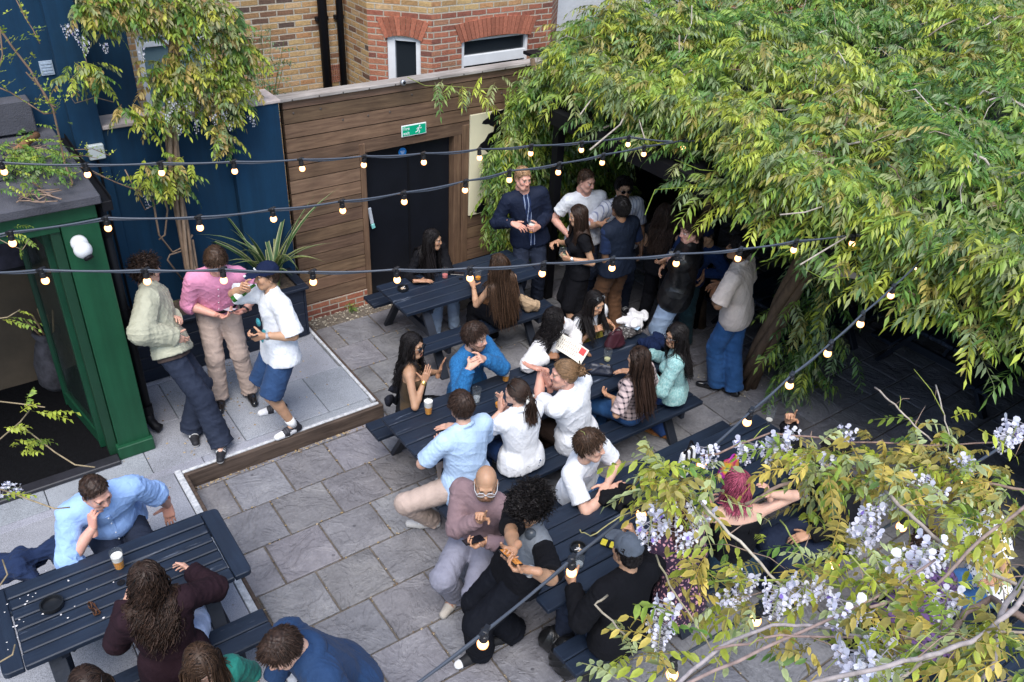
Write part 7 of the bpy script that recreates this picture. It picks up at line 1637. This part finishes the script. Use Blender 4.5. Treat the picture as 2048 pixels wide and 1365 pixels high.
sprig('weed', 'small green weed at the foot of the board fence', (.56, -.12, 0), 26, .08, .10, .028)
sprig('weed', 'tiny weed in the paving by the pergola trunk', (3.75, -3.35, 0), 22, .09, .08, .028)
sprig('shrub', 'blue-green leafy shrub growing behind the fence top', (.15, .95, 1.9), 120, .55, 1.25, .05, (0, 1, 3, 1, 4, 0, 2), 3, (.8, 1, 1.5), 'shrub', 12)
# ---- bare shoots in front of the tall blue building, growing off the porch roof
vs = thing('budding_vine', (-2.3, -1.3, 2.7), 'budding vine shoots growing off the porch roof', 'climber')
m = MB(); Bl = []
for pts, rad, yy in (([(-20, 30), (25, 95), (60, 140), (105, 215), (120, 280), (130, 330), (145, 365), (138, 392), (100, 390), (60, 362)], .0075, -1.40), ([(-20, 168), (20, 185), (60, 210), (88, 228), (112, 226)], .005, -1.4), ([(30, -5), (50, 35), (66, 60), (80, 88)], .004, -1.2), ([(52, 145), (80, 175), (95, 205), (112, 215)], .005, -1.42), ([(150, 300), (185, 298), (220, 312)], .003, -1.3), ([(135, 315), (170, 312), (195, 317)], .003, -1.3), ([(0, 60), (5, 110), (-5, 150)], .005, -1.5), ([(150, 330), (200, 352), (250, 372), (280, 382)], .0035, -.9)):
    P = [at_y(x, y, yy+.05*math.sin(i*1.7)) for i, (x, y) in enumerate(pts)]; m.tube(P, rad, 7, True, (.20, .13, .09))
    for i in range(len(P)-1):
        for t in (.2, .6, .9): Bl.append(np.array(P[i])*(1-t)+np.array(P[i+1])*t)
m.build('stem', bark, vs, True, col=True)
B = np.array(Bl); B = np.concatenate([B, np.array([at_y(x, y, -1.45) for x, y in ((5, 30), (10, 85), (5, 100), (15, 120), (20, 130), (60, 125), (70, 118), (40, 80), (45, 75), (100, 185), (125, 195), (118, 200), (130, 205), (145, 250), (128, 160))])]); n = len(B)
V, F, C = pinnate(B, np.stack([rng.normal(.3, .6, n), rng.normal(-.5, .5, n), rng.uniform(.2, 1, n)], 1), rng.uniform(.05, .11, n), 2, .05, .014, .1, palette(n, [6, 3, 0, 0, 0, 1, 0])*1.15, leafdroop=-.35); mesh_obj('leaves', V, F, leaf_soft, vs, False, C)
rp = thing('roof_ivy', (-2.55, -.6, 2.70), 'green fern like leaves and dead stems heaped on the porch roof', 'plant')
B = np.array([at_z(x, y, 2.76+.05*random.random()) for x, y in zip(rng.uniform(-10, 118, 110), 318+rng.normal(0, 26, 110))]); n = len(B)
V, F, C = pinnate(B, np.stack([rng.normal(.4, .6, n), rng.normal(-.5, .5, n), rng.normal(.1, .2, n)], 1), rng.uniform(.12, .2, n), 5, .05, .014, .3, palette(n, [1, 5, 5, 0, 1, 0, 1])); mesh_obj('leaves', V, F, leaf_soft, rp, False, C)
m = MB()
for k in range(16):
    x0, y0 = random.uniform(0, 40), random.uniform(285, 330); 
    if k > 8: x0, y0 = random.uniform(30, 60), random.uniform(385, 402)
    m = MB(); m.tube([at_z(x0+i*random.uniform(12, 22), y0+random.uniform(-8, 10), 2.71+.02*random.random()) for i in range(5)], random.uniform(.004, .008), 6, True, (.23, .16, .12)); m.build('dead_stem', bark, rp, True, col=True)
m = MB(); m.tube([at_z(28, 305, 2.74), at_z(48, 290, 2.76), at_z(74, 270, 2.76)], .03, 8, True, (.20, .10, .05))
m.build('dead_stem', bark, rp, True, col=True)
# ---- sprigs at the left edge, close to the camera
ls = thing('wisteria_sprig', tuple(at_z(30, 860, 2.6)), 'light green wisteria sprigs reaching in at the left edge', 'climber')
m = MB(); Bl = []; Dl = []
for pts, z in (([(-30, 800), (40, 808), (90, 815)], 2.62), ([(-30, 905), (10, 870), (40, 845), (60, 820)], 2.6), ([(40, 850), (110, 905), (150, 930), (190, 935)], 2.58), ([(-10, 975), (60, 1000), (110, 1018), (140, 1015)], 2.6), ([(-20, 470), (20, 490), (45, 500), (58, 480)], 2.7), ([(-20, 640), (15, 635), (40, 620)], 2.65), ([(-10, 1185), (15, 1150), (5, 1120)], 2.6), ([(-10, 1330), (25, 1310), (30, 1290)], 2.6)):
    m = MB(); m.tube([at_z(x, y, z+.02*math.sin(i)) for i, (x, y) in enumerate(pts)], .0035, 6, True, (.26, .20, .12)); m.build('stem', bark, ls, True, col=True)
B = np.array([at_z(x, y, 2.6+.1*random.random()) for x, y in ((50, 818), (62, 822), (75, 825), (88, 828), (40, 825), (30, 880), (45, 885), (55, 895), (40, 905), (20, 860), (25, 895), (50, 910), (8, 855), (15, 635), (35, 622), (25, 645), (5, 640), (22, 480), (35, 470), (10, 470), (42, 492), (28, 455), (2, 1000), (5, 990))]); n = len(B)
V, F, C = pinnate(B, np.stack([rng.normal(.7, .4, n), rng.normal(.1, .5, n), rng.normal(0, .3, n)], 1), rng.uniform(.10, .17, n), 5, .045, .014, .35, palette(n, [5, 5, 1, 1, 0, 1, 0])); mesh_obj('leaves', V, F, leaf_soft, ls, False, C)
m = MB(); raceme(m, at_z(-8, 980, 2.6), (.8, .3, -.5), .12, 22, .9, pale=.6); m.build('flower_cluster', petal_m, ls, col=True)
# ---- flowering wisteria in the near right corner
fw = thing('flowering_wisteria', tuple(at_z(1900, 1200, 2.9)), 'near wisteria with lilac blossom and bronze leaves over the right corner', 'climber')
m = MB(); BR = [([(2090, 1130), (2030, 1215), (1960, 1275), (1880, 1305), (1780, 1332), (1640, 1362), (1560, 1390)], 3.35, .0085, (.30, .26, .25)), ([(1330, 1390), (1440, 1295), (1540, 1251), (1640, 1253), (1720, 1272), (1820, 1320)], 3.05, .0068, (.32, .28, .28)),
  ([(1340, 1385), (1520, 1302), (1690, 1226), (1800, 1168), (1870, 1120)], 3.1, .006, (.26, .19, .17)), ([(1400, 1005), (1480, 1085), (1560, 1170), (1610, 1212)], 2.95, .0065, (.42, .37, .30)), ([(1490, 1012), (1560, 972), (1680, 935), (1850, 948), (1960, 965), (2090, 990)], 2.9, .0085, (.20, .14, .11)),
  ([(1400, 915), (1540, 868), (1700, 882), (1900, 892), (2090, 878)], 2.85, .005, (.24, .16, .13)), ([(1770, 985), (1830, 1040), (1900, 1105), (1990, 1150), (2090, 1195)], 3.0, .0085, (.36, .30, .26)), ([(2090, 985), (1960, 1080), (1870, 1172), (1740, 1215)], 3.1, .007, (.27, .20, .17)),
  ([(2060, 1140), (2000, 1230), (1990, 1320), (1950, 1390)], 3.3, .009, (.29, .25, .24)), ([(2090, 1258), (2010, 1222), (1985, 1195), (1930, 1225), (1880, 1300)], 3.2, .013, (.17, .12, .10)), ([(1430, 1165), (1560, 1160), (1700, 1172), (1800, 1150)], 2.95, .004, (.24, .28, .06)), ([(1430, 1300), (1560, 1270), (1680, 1275), (1850, 1280)], 3.1, .0045, (.24, .17, .15)),
  ([(1225, 1345), (1290, 1372), (1330, 1390)], 2.9, .004, (.25, .28, .08)), ([(1310, 1110), (1350, 1190), (1400, 1260), (1440, 1330)], 2.9, .004, (.30, .26, .16)), ([(1160, 860), (1172, 870)], 2.6, .002, (.3, .3, .1)), ([(1750, 775), (1790, 810), (1830, 850), (1880, 900)], 2.8, .005, (.40, .34, .28)), ([(1870, 770), (1890, 830), (1900, 880)], 2.8, .004, (.42, .37, .30)), ([(1960, 1290), (1850, 1260), (1760, 1180), (1700, 1110)], 3.1, .0045, (.30, .33, .10)),
  ([(1790, 1365), (1900, 1290), (1990, 1265), (2090, 1262)], 3.2, .006, (.30, .25, .20)), ([(1560, 1040), (1600, 1100), (1620, 1150)], 2.9, .0035, (.26, .30, .08)), ([(1290, 1010), (1230, 1040), (1180, 1075), (1160, 1060)], 2.75, .003, (.30, .27, .12)), ([(1215, 1190), (1190, 1210), (1250, 1270)], 2.8, .005, (.30, .26, .20))]
PT = []
for pts, z, rad, c in BR:
    P = []
    for i in range(len(pts)-1):
        for t in np.linspace(0, 1, 5)[:-1]:
            q = np.array(pts[i])*(1-t)+np.array(pts[i+1])*t; P.append(at_z(*(q+rng.normal(0, 1.5, 2)), z+.03*math.sin(i*1.9+t*2)))
    P.append(at_z(*pts[-1], z)); m.tube(P, np.linspace(rad, rad*.75, len(P)), 8, True, c); PT += P if min(q[0] for q in pts) > 1395 else []
for k in range(75):
    p = PT[rng.integers(len(PT))]; a = rng.normal(size=3)*np.array([.045, .045, .035]); m.tube([p, p+a+(0, 0, .02), p+a*2.1], [.0028, .002, .0012], 5, True, ((.28, .33, .07), (.24, .17, .13))[k % 2])
m.build('branch', bark, fw, True, col=True)
dens = [(130, 1760, 930, 190, 60, 2.95), (110, 1900, 960, 150, 70, 3.0), (40, 1620, 915, 90, 55, 2.9), (60, 1380, 970, 90, 45, 2.9), (40, 1330, 960, 45, 40, 2.95), (60, 1960, 1050, 110, 90, 3.05), (70, 1720, 1130, 130, 60, 3.0), (60, 1850, 1230, 160, 70, 3.15), (24, 1400, 1190, 70, 70, 2.9), (16, 1290, 1260, 50, 70, 2.9), (30, 1560, 1230, 120, 60, 2.95), (60, 1980, 1300, 90, 60, 3.25), (8, 1660, 1030, 60, 60, 2.9), (20, 1500, 1140, 150, 60, 2.92), (30, 1700, 1320, 170, 40, 3.1), (12, 1300, 1340, 90, 40, 2.9), (20, 1890, 860, 70, 30, 2.85)]
Bl = []
for n, cx, cy, rx, ry, z in dens:
    for _ in range(int(n*.62)):
        a = rng.uniform(0, 6.28); q = math.sqrt(rng.random()); Bl.append(at_z(cx+rx*q*math.cos(a), cy+ry*q*math.sin(a), z+rng.normal(0, .07)))
B = np.array(Bl); n = len(B)
cc = palette(n, [5, 3, 1, 1, .5, 5, 0]); br = rng.random(n) < .24; cc[br] = np.array([.52, .41, .09])*rng.uniform(.75, 1.25, (br.sum(), 1)); gr_ = rng.random(n) < .15; cc[gr_] = np.array([.45, .52, .24])*rng.uniform(.8, 1.15, (gr_.sum(), 1))
V, F, C = pinnate(B, np.stack([rng.normal(0, .8, n), rng.normal(0, .8, n), rng.normal(0, .3, n)], 1), rng.uniform(.09, .24, n), 4, .066, .0155, .45, cc, fine=True); mesh_obj('foliage', V, F, leaf_soft, fw, False, C)
for px, py, z, s in ((1417, 910, 2.85, 1), (1490, 900, 2.85, 1), (1560, 890, 2.9, 1.1), (1545, 905, 2.88, 1.1), (1590, 925, 2.9, .8), (1330, 1030, 2.9, 1.2), (1300, 1060, 2.9, 1.1), (1395, 1030, 2.9, 1), (1370, 1080, 2.9, .8), (1330, 1225, 2.9, 1), (1320, 1265, 2.9, .9), (1490, 1165, 2.95, .9), (1555, 1195, 3.0, 1.1), (1600, 1185, 3.0, 1), (1740, 1035, 3.0, 1), (1722, 1075, 3.0, 1.1), (1865, 1108, 3.05, 1.25), (1815, 1145, 3.05, 1.25), (1840, 1125, 3.05, 1.2), (1690, 1225, 3.1, 1.2), (1755, 1312, 3.1, 1.35), (1712, 1335, 3.1, 1.3), (1735, 1350, 3.1, 1.2), (1890, 1205, 3.1, 1), (1835, 965, 3.0, 1), (1865, 990, 3.0, .9), (2030, 860, 2.95, 1.1), (2010, 880, 2.95, 1), (1655, 925, 2.9, .8), (1690, 870, 2.88, .8), (1765, 1010, 2.95, .7), (1640, 1180, 3.0, .7), (1460, 1200, 2.9, .7), (1580, 870, 2.85, .7), (1930, 930, 3.0, .8)):
    m = MB(); r_ = random.uniform(-.6, .6); d = nrm(np.array([-.5, -.3, -.55])+rng.normal(0, .25, 3)); Lr = .115*s; raceme(m, at_z(px, py, z)-d*Lr*.4, d, Lr, 26, s*1.3, pale=.3); m.build('flower_cluster', petal_m, fw, col=True)
# ================================================================== LIGHT, SKY, CAMERA
w = bpy.data.worlds.new('World'); S.world = w; w.use_nodes = True
nt = w.node_tree; bgn = nt.nodes['Background']
sky = nt.nodes.new('ShaderNodeTexSky'); sky.sky_type = 'NISHITA'; sky.sun_disc = False
SUN_EL, SUN_AZ = math.radians(60), math.radians(215)   # azimuth measured clockwise from +Y
sky.sun_elevation = SUN_EL; sky.sun_rotation = SUN_AZ; sky.air_density = 1.15; sky.dust_density = 1.2; sky.ozone_density = 1.2
nt.links.new(sky.outputs[0], bgn.inputs['Color']); bgn.inputs['Strength'].default_value = .125
ld = bpy.data.lights.new('sun', 'SUN'); ld.energy = 2.0; ld.angle = math.radians(40); ld.color = (1, .97, .93)
lo = bpy.data.objects.new('sun', ld); COL.objects.link(lo)
dirv = Vector((math.sin(SUN_AZ)*math.cos(SUN_EL), math.cos(SUN_AZ)*math.cos(SUN_EL), math.sin(SUN_EL)))
lo.rotation_euler = dirv.to_track_quat('Z', 'Y').to_euler(); lo.location = (0, 0, 20)
cd = bpy.data.cameras.new('camera'); cam = bpy.data.objects.new('camera', cd); COL.objects.link(cam)
cd.sensor_width = 36; cd.lens = FPX/PW*36; cd.clip_end = 300; cd.clip_start = .05
M3 = Matrix(((CR[0], CU[0], -CF[0]), (CR[1], CU[1], -CF[1]), (CR[2], CU[2], -CF[2])))
cam.matrix_world = Matrix.Translation(Vector(CAM)) @ M3.to_4x4()
S.camera = cam
S.view_settings.view_transform = 'Standard'; S.view_settings.look = 'None'; S.view_settings.gamma = 1; S.view_settings.exposure = 1.08
S.cycles.max_bounces = 6; S.cycles.transparent_max_bounces = 12; S.cycles.use_denoising = True
print('SCRIPT SECONDS', round(time.time()-T_START, 1))
